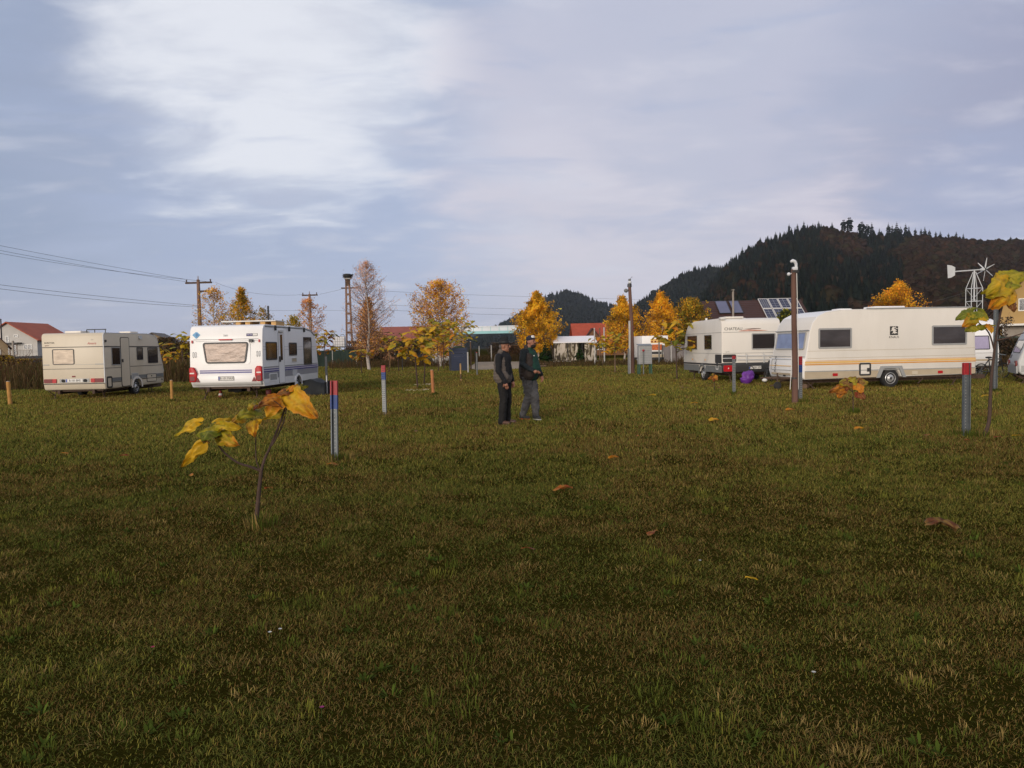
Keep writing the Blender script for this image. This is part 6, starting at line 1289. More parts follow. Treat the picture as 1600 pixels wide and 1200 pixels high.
# dormer on its front slope (local -x side is the front after the turn)
d = MB(); pf = PF((-4.05, 9.5, 0), (0, -1, 0), (0, 0, 1))
d.prism(pf, [(-7.6 + 0.0 + 9.5 - 4.6, 2.55), (7.2 - 4.6 + 2.4 - 0.2 - 0.0, 2.55), (3.95, 4.35)] if False else [(1.3, 2.5), (4.2, 2.5), (2.75, 4.3)], -2.6, 0.25)
dm = d.build('dormer', M_PLANK, ho, smooth=None)
for sx in (-1, 1): MB().prism(pf, [(2.75, 4.32), (2.75, 4.52), (1.0, 2.35), (1.1, 2.25)] if sx < 0 else [(2.75, 4.32), (4.4, 2.25), (4.5, 2.35), (2.75, 4.52)], -2.7, 0.5).build('dormer_roof', M_RBRN, dm, smooth=None)
MB().pbox(pf, 1.5, 4.0, 2.55, 2.95, 0.25, 0.30).build('dormer_sill', M_WALLT, dm, smooth=None)
so_ = house('house', 'brown roofed house with solar panels on the roof slope', GX(1103, 90), R(90), 4.6, 10.6, 3.1, 6.35, M_PLANK, M_RBRN, 0.5); so_.location.x += 10.6
M_PV = mat('solar_cell', (0.016, 0.018, 0.05), 0.15, 0.15, 3, spec=0.6); M_TH = mat('thermal_collector', (0.085, 0.085, 0.15), 0.18, 0.1, 1.0, spec=0.6, coat=0.4)
slope = PF((-4.6, 10.6, 3.1), (0, -1, 0), (4.6, 0, 3.25)); sl_len = math.hypot(4.6, 3.25)      # a: 0..10.6 left to right as seen
def panel(name, a0, a1, b0, b1, m_, grid=None, off=0.22):
    o = MB().ring(slope, [(a0, b0), (a1, b0), (a1, b1), (a0, b1)], [(a0 + .06, b0 + .06), (a1 - .06, b0 + .06), (a1 - .06, b1 - .06), (a0 + .06, b1 - .06)], off, off + 0.07).build(name, M_PLATE if grid else M_DARK, so_, smooth=None)
    MB().pbox(slope, a0 + .06, a1 - .06, b0 + .06, b1 - .06, off, off + 0.045).build('glass', m_, o, smooth=None)
    if grid:
        q = MB()
        for i in range(1, grid[0]): x = a0 + .06 + (a1 - a0 - .12) * i / grid[0]; q.pbox(slope, x - 0.012, x + 0.012, b0 + .06, b1 - .06, off + 0.03, off + 0.05)
        for j in range(1, grid[1]): y = b0 + .06 + (b1 - b0 - .12) * j / grid[1]; q.pbox(slope, a0 + .06, a1 - .06, y - 0.012, y + 0.012, off + 0.03, off + 0.052)
        q.build('cell_grid', M_TRIM, o, smooth=None)
panel('thermal_panel', 1.0, 2.35, 2.9, 5.55, M_TH); panel('thermal_panel', 2.6, 3.75, 2.9, 5.55, M_TH)
for k in range(4):
    panel('solar_panel', 6.1 + k * 1.15, 7.17 + k * 1.15, 3.75, 5.85, M_PV, (4, 8) if k == 0 else (2, 4)); panel('solar_panel', 6.1 + k * 1.15, 7.17 + k * 1.15, 1.55, 3.65, M_PV, (2, 4))
MB().tube([slope.pt(2.45, 2.2, -0.2), slope.pt(2.45, 2.2, -0.2) + Vector((0, 0, 3.2))], 0.11, 8).tube([slope.pt(2.45, 2.2, -0.2) + Vector((0, 0, 3.35)), slope.pt(2.45, 2.2, -0.2) + Vector((0, 0, 3.42))], 0.2, 8).tube([slope.pt(2.45, 2.2, 0) + Vector((0, 0, 2.8)), slope.pt(2.45, 2.2, 0) + Vector((0, 0, 3.3))], 0.05, 6).build('flue', M_CONC, so_)
panel('skylight', 5.4, 5.95, 2.6, 3.3, M_TH, None, 0.03)
yh = house('house', 'yellow house with a steep dark roof at the right edge', GX(1641, 78), R(-35), 4.3, 9, 5.1, 10.2, M_WALLY, M_RBRN, 0.7, [('window', 'g', -2.75, -1.9, 4.3, 5.6)])
g_ = PF((0, 0, 0), (1, 0, 0), (0, 0, 1)); MB().pbox(g_, -5.0, 4.5, 2.8, 3.0, 0.003, 1.4).build('balcony', M_PLATE, yh, smooth=None); MB().pbox(g_, -4.05, 4.05, 0.0, 2.78, 0.004, 0.04).build('ground_floor_wall', M_CONC, yh, smooth=None)
MB().tube([(-4.0, -1.3, 0), (-4.0, -1.3, 2.8)], 0.07, 6).build('balcony_post', M_PLATE, yh)

# white tent beyond the lawn
tn = thing('tent', 'white roofed garden tent with clear wall sheets', 'tent', GX(897, 79), 0)
M_CANV = mat('white_canvas', (0.78, 0.77, 0.78), 0.6, 0.03, 1.5, bump=0.1, bscale=3)
def sheet_mat():
    m = mat('clear_wall_sheet', (0.50, 0.45, 0.38), 0.25, 0.1, 2.0); t = m.node_tree; b = [n for n in t.nodes if n.type == 'BSDF_PRINCIPLED'][0]
    tcn = t.nodes.new('ShaderNodeTexCoord'); mp = t.nodes.new('ShaderNodeMapping'); mp.inputs['Scale'].default_value = (2.2, 1, 0.8); t.links.new(tcn.outputs['Object'], mp.inputs[0])
    n = t.nodes.new('ShaderNodeTexNoise'); n.inputs['Scale'].default_value = 1.6; n.inputs['Detail'].default_value = 6; n.inputs['Distortion'].default_value = 1.0; t.links.new(mp.outputs[0], n.inputs['Vector'])
    r = t.nodes.new('ShaderNodeValToRGB'); e = r.color_ramp.elements; e[0].position = 0.44; e[0].color = (0.06, 0.045, 0.03, 1); e[1].position = 0.56; e[1].color = (0.55, 0.48, 0.40, 1); q = e.new(0.5); q.color = (0.20, 0.17, 0.10, 1)  # brown and pale patches paint tree reflections into the clear sheet's colour
    t.links.new(n.outputs[0], r.inputs[0]); t.links.new(r.outputs[0], b.inputs['Base Color']); return m
M_SHEET = sheet_mat(); TW, TD, TE, TR = 2.2, 1.6, 2.02, 2.62
r_ = MB().add([(-TW, -TD - .1, TE), (TW, -TD - .1, TE), (TW - .05, 0, TR), (-TW + .45, 0, TR), (TW, TD, TE), (-TW, TD, TE), (-TW, -TD - .1, TE - .10), (TW, -TD - .1, TE - .10)], [(0, 1, 2, 3), (3, 2, 4, 5), (6, 7, 1, 0), (0, 3, 5), (1, 4, 2)]).build('roof', M_CANV, tn, smooth=None, clean=False)
fr = MB()
for x in (-TW + .06, -0.75, 0.7, TW - .06):
    for y in (-TD, TD): MB().tube([(x, y, 0), (x, y, TE)], 0.035, 6).build('tent_pole', M_DARK, tn)
fr.tube([(-TW, -TD, TE - .05), (TW, -TD, TE - .05)], 0.035, 6); fr.build('tent_beam', M_DARK, tn)
for a0, a1 in ((-TW + .1, -0.8), (-0.7, 0.3), (0.95, TW - .1)): MB().box(a0, a1, -TD - .02, -TD, 0.12, TE - .12).build('wall_sheet', M_SHEET, tn, smooth=None)
MB().box(-TW, TW, TD - .02, TD, 0.05, TE - .1).build('back_sheet', M_SHEET, tn, smooth=None); MB().box(-TW - .3, TW + .4, -TD - .28, -TD - .15, 0.0, 0.10).build('edge_board', M_PLATE, tn, smooth=None)
# pale shed behind the saplings, dark blue bin
sh = house('shed', 'small pale shed glimpsed between the golden saplings', GX(697, 74), 0, 1.35, 3, 1.9, 2.5, M_WALLW, M_TRIM, 0.15, cat='shed', thick=0.06)
M_BLUEP = mat('dark_blue_panel', (0.022, 0.030, 0.060), 0.6, 0.2, 2.0, dirt=(0.03, 0.04, 0.03), dirt_amt=0.5)
b_ = thing('bin', 'dark blue slatted compost bin beside the pale post', 'bin', GX(717, 54.5), R(8)); m = MB()
for s_, (x, y, a) in enumerate(((0, -0.62, 0), (0, 0.62, 0), (-0.62, 0, 1), (0.62, 0, 1))):
    for k in range(8):
        z = 0.02 + k * 0.2; m.box(*((x - 0.6, x + 0.6, y - .015, y + .015) if not a else (x - .015, x + .015, y - 0.6, y + 0.6)), z, z + 0.185)
m.build('panel', M_BLUEP, b_, smooth=None); m = MB()
for x in (-.6, .6):
    for y in (-.6, .6): m.box(x - .035, x + .035, y - .035, y + .035, 0, 1.68)
m.build('corner_post', M_DARK, b_); MB().ball((0, 0, 1.45), (0.5, 0.5, 0.32), 14, 8).build('contents', mat('cuttings', (0.03, 0.04, 0.015), 0.9, 0.4, 8, bump=0.8), b_)

# covered footbridge
fb = thing('footbridge', 'pale glazed footbridge with a turquoise beam beyond the gravel yard', 'footbridge', GX(775, 150), R(-4)); X0, X1 = -7.5, 7.5
M_TURQ = mat('turquoise_steel', (0.25, 0.50, 0.52), 0.5, 0.1, 0.6); M_GLZ = mat('pale_glazing', (0.62, 0.66, 0.70), 0.25, 0.06, 0.5)
MB().box(X0, X1, -1.2, 1.2, 4.35, 4.85).build('beam', M_TURQ, fb); MB().box(X0, X1, -1.25, -1.15, 4.85, 5.65).box(X0, X1, 1.15, 1.25, 4.85, 5.65).build('glazing', M_GLZ, fb); MB().box(X0, X1, -1.4, 1.4, 5.65, 5.82).build('roof', M_GLZ, fb)
m = MB()
for x in np.linspace(X0, X1, 10): m.box(x - 0.05, x + 0.05, -1.28, -1.0, 4.85, 5.65)
m.build('mullion', M_TURQ, fb)
for x in (X0 + 0.7, X1 - 0.7): MB().box(x - 0.5, x + 0.5, -0.6, 0.6, 0, 4.35).build('pier', M_CONC, fb)

# painted wagon, grey tarp shelter
wg = thing('wagon', 'white snack wagon with red and orange painted panels', 'wagon', GX(1024, 67), R(4)); M_PAINT = mat('orange_red_painting', (0.50, 0.13, 0.04), 0.6, 0.5, 7); 
MB().box(-1.15, 1.15, 0, 3.8, 0.45, 2.35).build('body', M_WHITE, wg, bevel=0.05); w0 = PF((0, 0, 0), (1, 0, 0), (0, 0, 1))
pn = MB().pbox(w0, -0.4, 0.75, 1.72, 2.08, 0, 0.02).build('painted_panel', M_GOLDL, wg); m = MB()
for i in range(4): m.prism(w0, [(-0.28 + i * 0.29 + 0.09 * math.cos(a), 1.78 + 0.13 * math.sin(a)) for a in np.linspace(0, math.pi, 9)], 0.015, 0.03)
m.build('arch_motif', M_REDD, pn)
MB().pbox(w0, -0.4, 0.6, 1.10, 1.60, 0, 0.02).build('painted_panel', M_PAINT, wg); MB().pbox(w0, -1.0, 1.1, 0.98, 1.06, 0, 0.03).build('ledge', M_PLATE, wg); MB().pbox(w0, -0.5, 0.55, 0.75, 0.96, 0, 0.02).build('hatch', M_DARK, wg)
MB().pbox(w0, -1.1, 1.1, 0.48, 0.72, 0, 0.025).build('lower_panel', M_SAND, wg); MB().box(-1.1, 1.1, 0.02, 3.7, 0.25, 0.45).build('chassis', M_DARK, wg)
for sx in (1,): wheel(wg, PF((1.15, 0, 0), (0, 1, 0), (0, 0, 1)), 2.0, 0.3)
wheel(wg, PF((-1.15, 0, 0), (0, -1, 0), (0, 0, 1)), -2.0, 0.3); MB().pbox(w0, 0.83, 0.97, 0.0, 1.7, 0.03, 0.09).build('support', M_PLATE, wg)
gt = thing('tarp_shelter', 'low grey tarpaulin shelter right of the painted wagon', 'shelter', GX(1058, 66), 0); M_GTARP = mat('grey_tarpaulin', (0.16, 0.135, 0.12), 0.6, 0.15, 1.5, bump=0.5, bscale=3)
vs = []; 
for j in range(9):
    for i in range(15): 
        u, v = i / 14, j / 8; vs.append((-1.1 + 2.2 * u, 0.9 * v + 0.08 * math.sin(u * 24), max(0.0, 1.55 * v ** 0.7 + 0.06 * math.sin(u * 17 + v * 3) * v)))
m = MB().add(vs, [(j * 15 + i, j * 15 + i + 1, (j + 1) * 15 + i + 1, (j + 1) * 15 + i) for j in range(8) for i in range(14)]); m.add([(x, 1.8 - y, z) for x, y, z in vs], [(j * 15 + i, (j + 1) * 15 + i, (j + 1) * 15 + i + 1, j * 15 + i + 1) for j in range(8) for i in range(14)])
m.build('sheet', M_GTARP, gt, smooth=60); MB().tube([(-1.1, 0.9, 0), (-1.1, 0.9, 1.55)], 0.03, 6).tube([(1.1, 0.9, 0), (1.1, 0.9, 1.55)], 0.03, 6).build('pole', M_DARK, gt)

# ------------------------------------------------------------------ fences and tanks
M_GRNF = mat('green_mesh_sheet', (0.022, 0.040, 0.030), 0.8, 0.2, 1.2, bump=0.2); M_DKF = mat('dark_grey_fence', (0.05, 0.052, 0.055), 0.8, 0.2, 1.0)
def fence(label, p0, p1, h, npost, m_, mp, name='fence'):
    t = thing(name, label, 'fence', p0, 0); d = p1 - p0; ln = d.length; t.rotation_euler.z = math.atan2(d.y, d.x)
    m = MB()
    for k in range(npost - 1):
        a, b = ln * k / (npost - 1), ln * (k + 1) / (npost - 1); n = 6
        for j in range(n): x0 = a + (b - a) * j / n; x1 = a + (b - a) * (j + 1) / n; q = 0.03 * math.sin((j + k) * 2.1); m.box(x0 + 0.004, x1 - 0.004, -0.02 + q, 0.02 + q, 0.02, h - 0.05 - 0.04 * abs(math.sin(j * 1.3 + k)))
    m.build('sheet', m_, t, smooth=None)
    for k in range(npost): x = ln * k / (npost - 1); MB().tube([(x, 0.05, 0), (x, 0.05, h)], 0.035, 6).build('post', mp, t)
    return t
fence('dark green sheet fence below the water tank', GX(484, 77), GX(560, 78.5), 1.72, 6, M_GRNF, M_DARK); fence('dark grey fence below the white house', GX(8, 84), GX(90, 86), 1.75, 6, M_DKF, M_DARK)
fence('dark green fence below the yellow house', GX(1562, 60), GX(1640, 58), 1.75, 5, M_GRNF, M_TRIM)
fence('low dark fence behind the golden saplings', GX(632, 82), GX(690, 82), 1.05, 5, M_DKF, M_DARK)
ib = thing('water_tank', 'white caged water tank standing on a tall dark frame', 'tank', GX(532, 80), 0); z0, z1 = 1.98, 3.05
MB().box(-0.58, 0.58, -0.5, 0.5, z0 + .04, z1).build('tank', M_CANV, ib, bevel=0.06); m = MB()
for k in range(6): x = -0.6 + 1.2 * k / 5; m.tube([(x, -0.53, z0), (x, -0.53, z1 + .02)], 0.014, 5)
for k in range(5): z = z0 + 0.02 + (z1 - z0) * k / 4; m.tube([(-0.6, -0.53, z), (0.6, -0.53, z), (0.6, 0.53, z), (-0.6, 0.53, z), (-0.6, -0.53, z)], 0.014, 5)
m.build('cage', M_TRIM, ib); m = MB(); m.box(-0.66, 0.66, -0.56, 0.56, z0 - .07, z0)
for x, y in ((-.6, -.5), (.6, -.5), (-.6, .5), (.6, .5), (0.05, -.5)): m.tube([(x * 1.08, y, 0), (x, y, z0 - .05)], 0.035, 6)
m.build('stand', M_DARK, ib); MB().tube([(0.1, 0, z1), (0.15, 0, z1 + .2), (0.45, 0, z1 + .22), (0.5, 0, z1)], 0.025, 6).build('filler_pipe', M_DARK, ib)

def stake(label, px, base, top, w_, m_, lean=0.0, m2=None):
    o = P(px, base); h = A(px, top, o.y).z; t = thing('stake', label, 'stake', o, 0, 'wooden stakes in the grass'); mm = MB(); k = 9
    pts = [(lean * h * i / k + 0.004 * math.sin(i * 2), 0, -0.05 * (i == 0) + h * i / k) for i in range(k + 1)]
    mm.tube(pts, [w_ * (1 + 0.10 * math.sin(i * 1.9)) for i in range(k + 1)], 8); mm.build('post', m_, t, smooth=50)
    mm = MB().tube([pts[-1], (pts[-1][0], 0, h + 0.004)], w_ * 0.97, 8); mm.build('cut_end', M_PLATE if not m2 else m2, t)
    if m2: MB().tube([pts[0], pts[4]], w_ * 1.06, 8).build('dark_foot', M_RUSTY, t)
M_STAKE = mat('yellow_wood', (0.42, 0.21, 0.05), 0.75, 0.25, 14, bump=0.4, dirt=(0.16, 0.08, 0.025), dirt_amt=0.6, stretch=(1, 1, 0.3)); M_STAKEO = mat('orange_wood', (0.38, 0.15, 0.05), 0.75, 0.2, 10, bump=0.3, stretch=(1, 1, 0.3))
stake('stout yellow stake at the left edge', 16, 632.5, 596, 0.062, M_STAKE, -0.04); stake('plain yellow stake between the two left caravans', 269, 628, 594, 0.048, M_STAKE); stake('orange stake beside the stone ringed saplings', 677, 618, 578, 0.055, M_STAKEO, -0.03); stake('thin pale stake with a dark lower half before the blue bin', 720, 596, 568, 0.035, M_WOOD, 0.0, M_WOOD)

M_PALE = mat('pale_grey_post', (0.42, 0.40, 0.37), 0.7, 0.15, 6)
# galvanised marker posts with red and blue tops
M_PRED = mat('red_paint', (0.33, 0.016, 0.022), 0.5, 0.2, 14, dirt=(0.2, 0.1, 0.08), dirt_amt=0.4); M_PBLU = mat('blue_paint', (0.012, 0.045, 0.20), 0.5, 0.25, 14, dirt=(0.1, 0.1, 0.12), dirt_amt=0.4)
M_STEEL_SHADE = mat('shaded_steel', (0.13, 0.145, 0.155), 0.5, 0.2, 12, metal=0.4, dirt=(0.07, 0.06, 0.05), dirt_amt=0.4)  # darker steel copy: shade inside the open channels is put into the colour
def marker_post(label, px, base, top, rz, w_=0.088, red=0.16, blue=0.18, lean=0.0, open_=False, holes=True):
    o = P(px, base); h = A(px, top, o.y).z; t = thing('marker_post', label, 'marker post', o, rz, 'galvanised marker posts on the lawn'); t.rotation_euler = (0, lean, rz)
    a = w_ / 2; th = 0.006; dp = 0.05; prof = [(-a, 0), (a, 0), (a, dp), (a - 0.016, dp), (a - 0.016, dp - th), (a - th, dp - th), (a - th, th), (-a + th, th), (-a + th, dp - th), (-a + 0.016, dp - th), (-a + 0.016, dp), (-a, dp)]
    pf = PF((0, 0, 0), (1, 0, 0), (0, 1, 0)); ch = MB().prism(pf, prof, -0.05, h).build('channel', M_STEEL_SHADE if open_ else M_STEEL, t, smooth=None)
    out = lambda e: [(x * (1 + 2 * e / w_), y + (e if y > dp / 2 else -e) if True else y) for x, y in prof]
    if red: MB().prism(pf, out(0.0025), h - red, h + 0.002).build('red_top', M_PRED, t, smooth=None)
    for z0_, z1_, m_, nm_ in ((h - red, h, M_PRED, 'red_top'), (h - red - blue, h - red - .001, M_PBLU, 'blue_band')):
        if open_ and z1_ - z0_ > .01: MB().box(-a + th + .001, a - th - .001, th + .001, th + .003, z0_, z1_).build(nm_, m_, t, smooth=None)
    if blue: MB().prism(pf, out(0.0022), h - red - blue, h - red - 0.001).build('blue_band', M_PBLU, t, smooth=None)
    if holes:
        m = MB(); f_ = PF((0, -0.0035, 0), (1, 0, 0), (0, 0, 1)); n = int(h / 0.05)
        for k in range(n):
            for x_ in (-w_ * .21, w_ * .21): m.prism(f_, rrect(x_ - w_ * .11, x_ + w_ * .11, 0.03 + k * 0.05, 0.048 + k * 0.05, 0.006, 2), 0, 0.0015)
        hl = m.build('hole_row', M_INK, ch, smooth=None)
        m = MB(); f_ = PF((0, th + 0.001, 0), (-1, 0, 0), (0, 0, 1))
        for k in range(0, n): m.prism(f_, circ(0, 0.04 + k * 0.05, 0.006, 8), 0, 0.0015)
        m.build('hole_row', M_PALE, ch, smooth=None)
    return t
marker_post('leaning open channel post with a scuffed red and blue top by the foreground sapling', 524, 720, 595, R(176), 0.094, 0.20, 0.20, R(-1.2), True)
marker_post('pale perforated post with a red and blue top left of the stone ringed saplings', 600.5, 650, 571, R(-14))
marker_post('slim perforated post with a small red top before the off white caravan', 1147.5, 617, 556, R(10), 0.085, 0.10, 0.0)
marker_post('perforated post with bright red and blue bands touching the wooden lamp post', 1251.5, 629, 557, R(16), 0.085, 0.22, 0.19)
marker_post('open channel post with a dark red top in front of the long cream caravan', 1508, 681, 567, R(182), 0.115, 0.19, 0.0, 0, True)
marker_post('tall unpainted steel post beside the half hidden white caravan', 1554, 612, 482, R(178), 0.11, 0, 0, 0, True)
marker_post('plain steel post by the black tarpaulin', 510.5, 603, 557, R(5), 0.09, 0, 0, 0, holes=False)

# thin posts of the far fence line
def thin_post(label, px, base, top, r, m_, tip=None):
    o = P(px, base); h = A(px, top, o.y).z; t = thing('fence_post', label, 'post', o, 0, 'thin posts along the far side of the lawn')
    MB().tube([(0, 0, -0.05), (0, 0, h)], r, 7).build('pole', m_, t)
    MB().tube([(0, 0, h), (0, 0, h + 0.03)], [r * 1.25, r * 0.7], 7).build('cap', tip or m_, t)
for a in (('thin pale post before the dark green fence', 520, 573, 547, 0.035, M_PALE), ('pale post right of the dark green fence', 557.5, 573, 556, 0.035, M_PALE), ('pale post beside the dark blue bin', 731.5, 582.5, 551, 0.045, M_PALE),
          ('tall white topped post left of the gravel yard', 736, 578, 534, 0.05, M_STEMP, M_PLATE), ('dark post with a red tip by the gravel yard', 745.5, 586, 551, 0.045, M_SKIRT, M_PRED), ('dark thin post at the gravel edge', 743, 577, 549, 0.035, M_DARK),
          ('pale post in the weeds behind the gravel', 768, 565, 540, 0.06, M_PALE), ('thin grey post behind the hat', 749, 564, 541, 0.05, M_PALE), ('tall grey post at the right corner of the white tent', 929.5, 571, 513, 0.05, M_PALE), ('tall thin post between the tent and the lamp pole', 937.5, 566, 513, 0.06, M_STEMP),
          ('white topped pole by the yellow sapling', 944.5, 568, 512, 0.06, M_PALE), ('dark blue topped post left of the lamp pole', 982.5, 585, 546, 0.05, M_SKIRT, M_PBLU), ('dark post in front of the painted wagon', 1030, 568, 526, 0.06, M_SKIRT), ('grey post right of the painted wagon', 1049, 567, 534, 0.05, M_PALE),
          ('old concrete fence post at the left edge', 23, 590, 533, 0.085, M_CONC), ('pale wooden post under the barn roof', 609, 575, 551, 0.06, M_WOOD), ('thin dark stick below the barn', 629, 579, 552, 0.035, M_DARK)):
    thin_post(*a)
pk_ = thing('plank', 'pale plank lying at the foot of the green fence', 'plank', P(535, 573), R(2)); MB().box(-1.0, 1.0, -0.1, 0.1, 0.0, 0.07).build('board', M_WOOD, pk_)
for i, (x, y, w_) in enumerate(((652, 609.5, 0.75), (661, 601, 0.70))):
    st = thing('stone_ring', ('whitish stones laid round the front golden sapling', 'whitish stones laid round the golden sapling behind')[i], 'stones', P(x, y + 0.5), 0, 'stone edged saplings'); rr_ = random.Random(i)
    for k in range(11):
        a = 6.283 * k / 11; s_ = 0.030 + 0.035 * rr_.random(); m = MB().ball((w_ * 0.5 * math.cos(a), w_ * 0.5 * math.sin(a), s_ * 0.25), (s_ * 1.4, s_ * 1.1, s_ * 0.6), 8, 6); m.build('stone', M_SAND, st)
for i, (x0, x1, y) in enumerate(((842, 858, 570.5), (843, 853, 574), (1257, 1263, 608))):
    a, b = P(x0, y), P(x1, y); lg = thing('log', ('pale log lying behind the man in the cap', 'shorter pale log on the grass edge behind the man in the cap', 'small pale block under the front of the long cream caravan')[i], 'log', (a + b) / 2, 0, 'logs on the grass')
    l_ = (b - a).length / 2; MB().tube([(-l_, 0, 0.09), (l_, 0.1, 0.09)], 0.09, 10).build('log_body', M_STEMP, lg); MB().tube([(l_, 0.1, 0.09), (l_ + .01, 0.1, 0.09)], 0.085, 10).build('cut_end', M_WOOD, lg)

# ------------------------------------------------------------------ poles, lamps, wires
M_POLE = mat('weathered_pole', (0.125, 0.066, 0.048), 0.9, 0.25, 4, bump=0.4, bscale=30, stretch=(1, 1, 0.2)); M_CPOLE = mat('brown_concrete_pole', (0.20, 0.12, 0.085), 0.9, 0.2, 2); M_LAMPW = mat('lamp_glass', (0.60, 0.61, 0.62), 0.25, 0.03, 6)
def utility_pole(label, px, Y, top, arm_rows, seed):
    o = GX(px, Y); H = A(px, top, Y).z; t = thing('utility_pole', label, 'utility pole', o, R(-8), 'utility poles behind the lawn')
    MB().tube([(0, 0, -0.2), (0, 0, H * 0.96)], [0.24, 0.15], 8).tube([(0, 0, H * 0.96), (0, 0, H)], [0.06, 0.03], 6).build('pole', M_CPOLE, t)
    for row, xa, xb in arm_rows:
        z = A(px, row, Y).z; s_ = Y / FPX; a = MB().box(xa * s_, xb * s_, -0.09, 0.09, z - 0.09, z + 0.07).build('crossarm', M_RUSTY, t)
        for x in (xa * s_ + .1, xb * s_ - .1): MB().tube([(x, 0, z + .07), (x, 0, z + .30)], [0.05, 0.07], 7).build('insulator', M_RUSTY, a)
    return t
utility_pole('taller utility pole with two crossarms behind the white caravan', 315, 74, 431, [(441.5, -21, 22), (455, 0, 19)], 1); utility_pole('farther utility pole with one crossarm', 487, 94, 455, [(461, -12, 13)], 2)
Yp = 88; o = GX(547, Yp); H = A(547, 437, Yp).z
t = thing('lattice_pole', 'tall pierced concrete pole with a dark stork nest on top', 'utility pole', o, 0, 'utility poles behind the lawn'); m = MB()
for sx in (-1, 1): m.add([(sx * x0 + dx, y, z) for z, x0 in ((-.2, 0.36), (H * 0.93, 0.19)) for dx, y in ((-.09, -.12), (.09, -.12), (.09, .12), (-.09, .12))], [(0, 1, 5, 4), (1, 2, 6, 5), (2, 3, 7, 6), (3, 0, 4, 7), (0, 3, 2, 1), (4, 5, 6, 7)])
for k in range(9): z = H * (0.04 + 0.9 * k / 8); w_ = 0.36 - 0.17 * z / H; m.box(-w_, w_, -.10, .10, z - .12, z + .12)
m.build('pole', M_CPOLE, t); MB().box(-.26, .26, -.15, .15, H * .93, H + .05).build('pole_head', M_RUSTY, t)
z = A(547, 450, Yp).z; MB().box(-.75, 1.0, -.08, .08, z - .07, z + .07).build('crossarm', M_RUSTY, t)
ns = thing('stork_nest', 'dark stork nest on the top of the pierced concrete pole', 'nest', o + Vector((0, 0, H + .05)), 0); m = MB(); rr_ = random.Random(4)
m.lathe(PF((0, 0, 0.12), (1, 0, 0), (0, 1, 0)), [(0.30, 0), (0.48, 0.15), (0.50, 0.40), (0.30, 0.50)], 14)
for k in range(70): a = rr_.random() * 6.283; q = a + 1.57 + rr_.gauss(0, .5); c_ = Vector((0.45 * math.cos(a), 0.45 * math.sin(a), rr_.uniform(.15, .55))); d_ = Vector((math.cos(q), math.sin(q), rr_.gauss(0, .25))) * rr_.uniform(.2, .35); m.tube([c_ - d_, c_ + d_], 0.02, 4)
m.build('twigs', M_BLACK, ns); MB().box(-.35, .35, -.35, .35, 0.0, 0.12).build('platform', M_TRIM, ns)
def wire(label, pts, r=0.022):
    r *= 0.55
    V = [A(px, py, Y) for px, py, Y in pts]; c_ = V[0]; n = 28; m = MB(); out = []
    for k in range(n + 1):                       # a smooth curve through three points
        u = k / n; l0, l1, l2 = (1 - u) * (1 - 2 * u), 4 * u * (1 - u), u * (2 * u - 1); out.append(V[0] * l0 + V[1] * l1 + V[2] * l2)
    m.tube(out, r, 5); o = m.build('power_line', M_DARK, None, smooth=60)
    return tag(o, label, 'power line', 'power lines across the sky')
lw = 'thin black wire running from the left edge to the first utility pole'
wire('topmost wire from the left edge to the first utility pole', [(-140, 355, 52), (90, 401, 62), (293, 437, 73.5)]); wire('second wire from the left edge to the first utility pole', [(-140, 362, 52), (90, 408, 62), (296, 441, 73.5)]); wire('third wire from the left edge to the first utility pole', [(-140, 365, 52), (90, 411, 62), (334, 441, 74)])
wire('upper of the two low wires from the left edge to the first utility pole', [(-140, 427, 52), (120, 459, 64), (314, 478, 74)], 0.026); wire('lower of the two low wires from the left edge to the first utility pole', [(-140, 432, 52), (120, 465, 64), (313, 480, 74)], 0.026)
wire('sagging wire from the first to the second utility pole', [(336, 441, 74), (405, 459, 84), (475, 460, 94)], 0.02); wire('short wire from the second pole to the pierced pole', [(499, 460, 94), (521, 455, 91), (541, 450, 88)], 0.022)
wire('wire from the pierced pole over the golden birch to the right', [(555, 450, 88), (690, 459, 100), (960, 467, 130)], 0.024); wire('higher of the middle wires behind the big golden birch', [(552, 472, 88), (700, 480, 100), (1000, 486, 130)], 0.022); wire('lower of the middle wires behind the big golden birch', [(552, 480, 88), (740, 490.5, 104), (1000, 497, 130)], 0.026)
wire('faint wire across the dark hill on the right', [(960, 467, 130), (1240, 472, 115), (1520, 466, 100)], 0.016); wire('low wire behind the first utility pole', [(300, 486, 110), (470, 485, 110), (548, 486, 110)], 0.024)

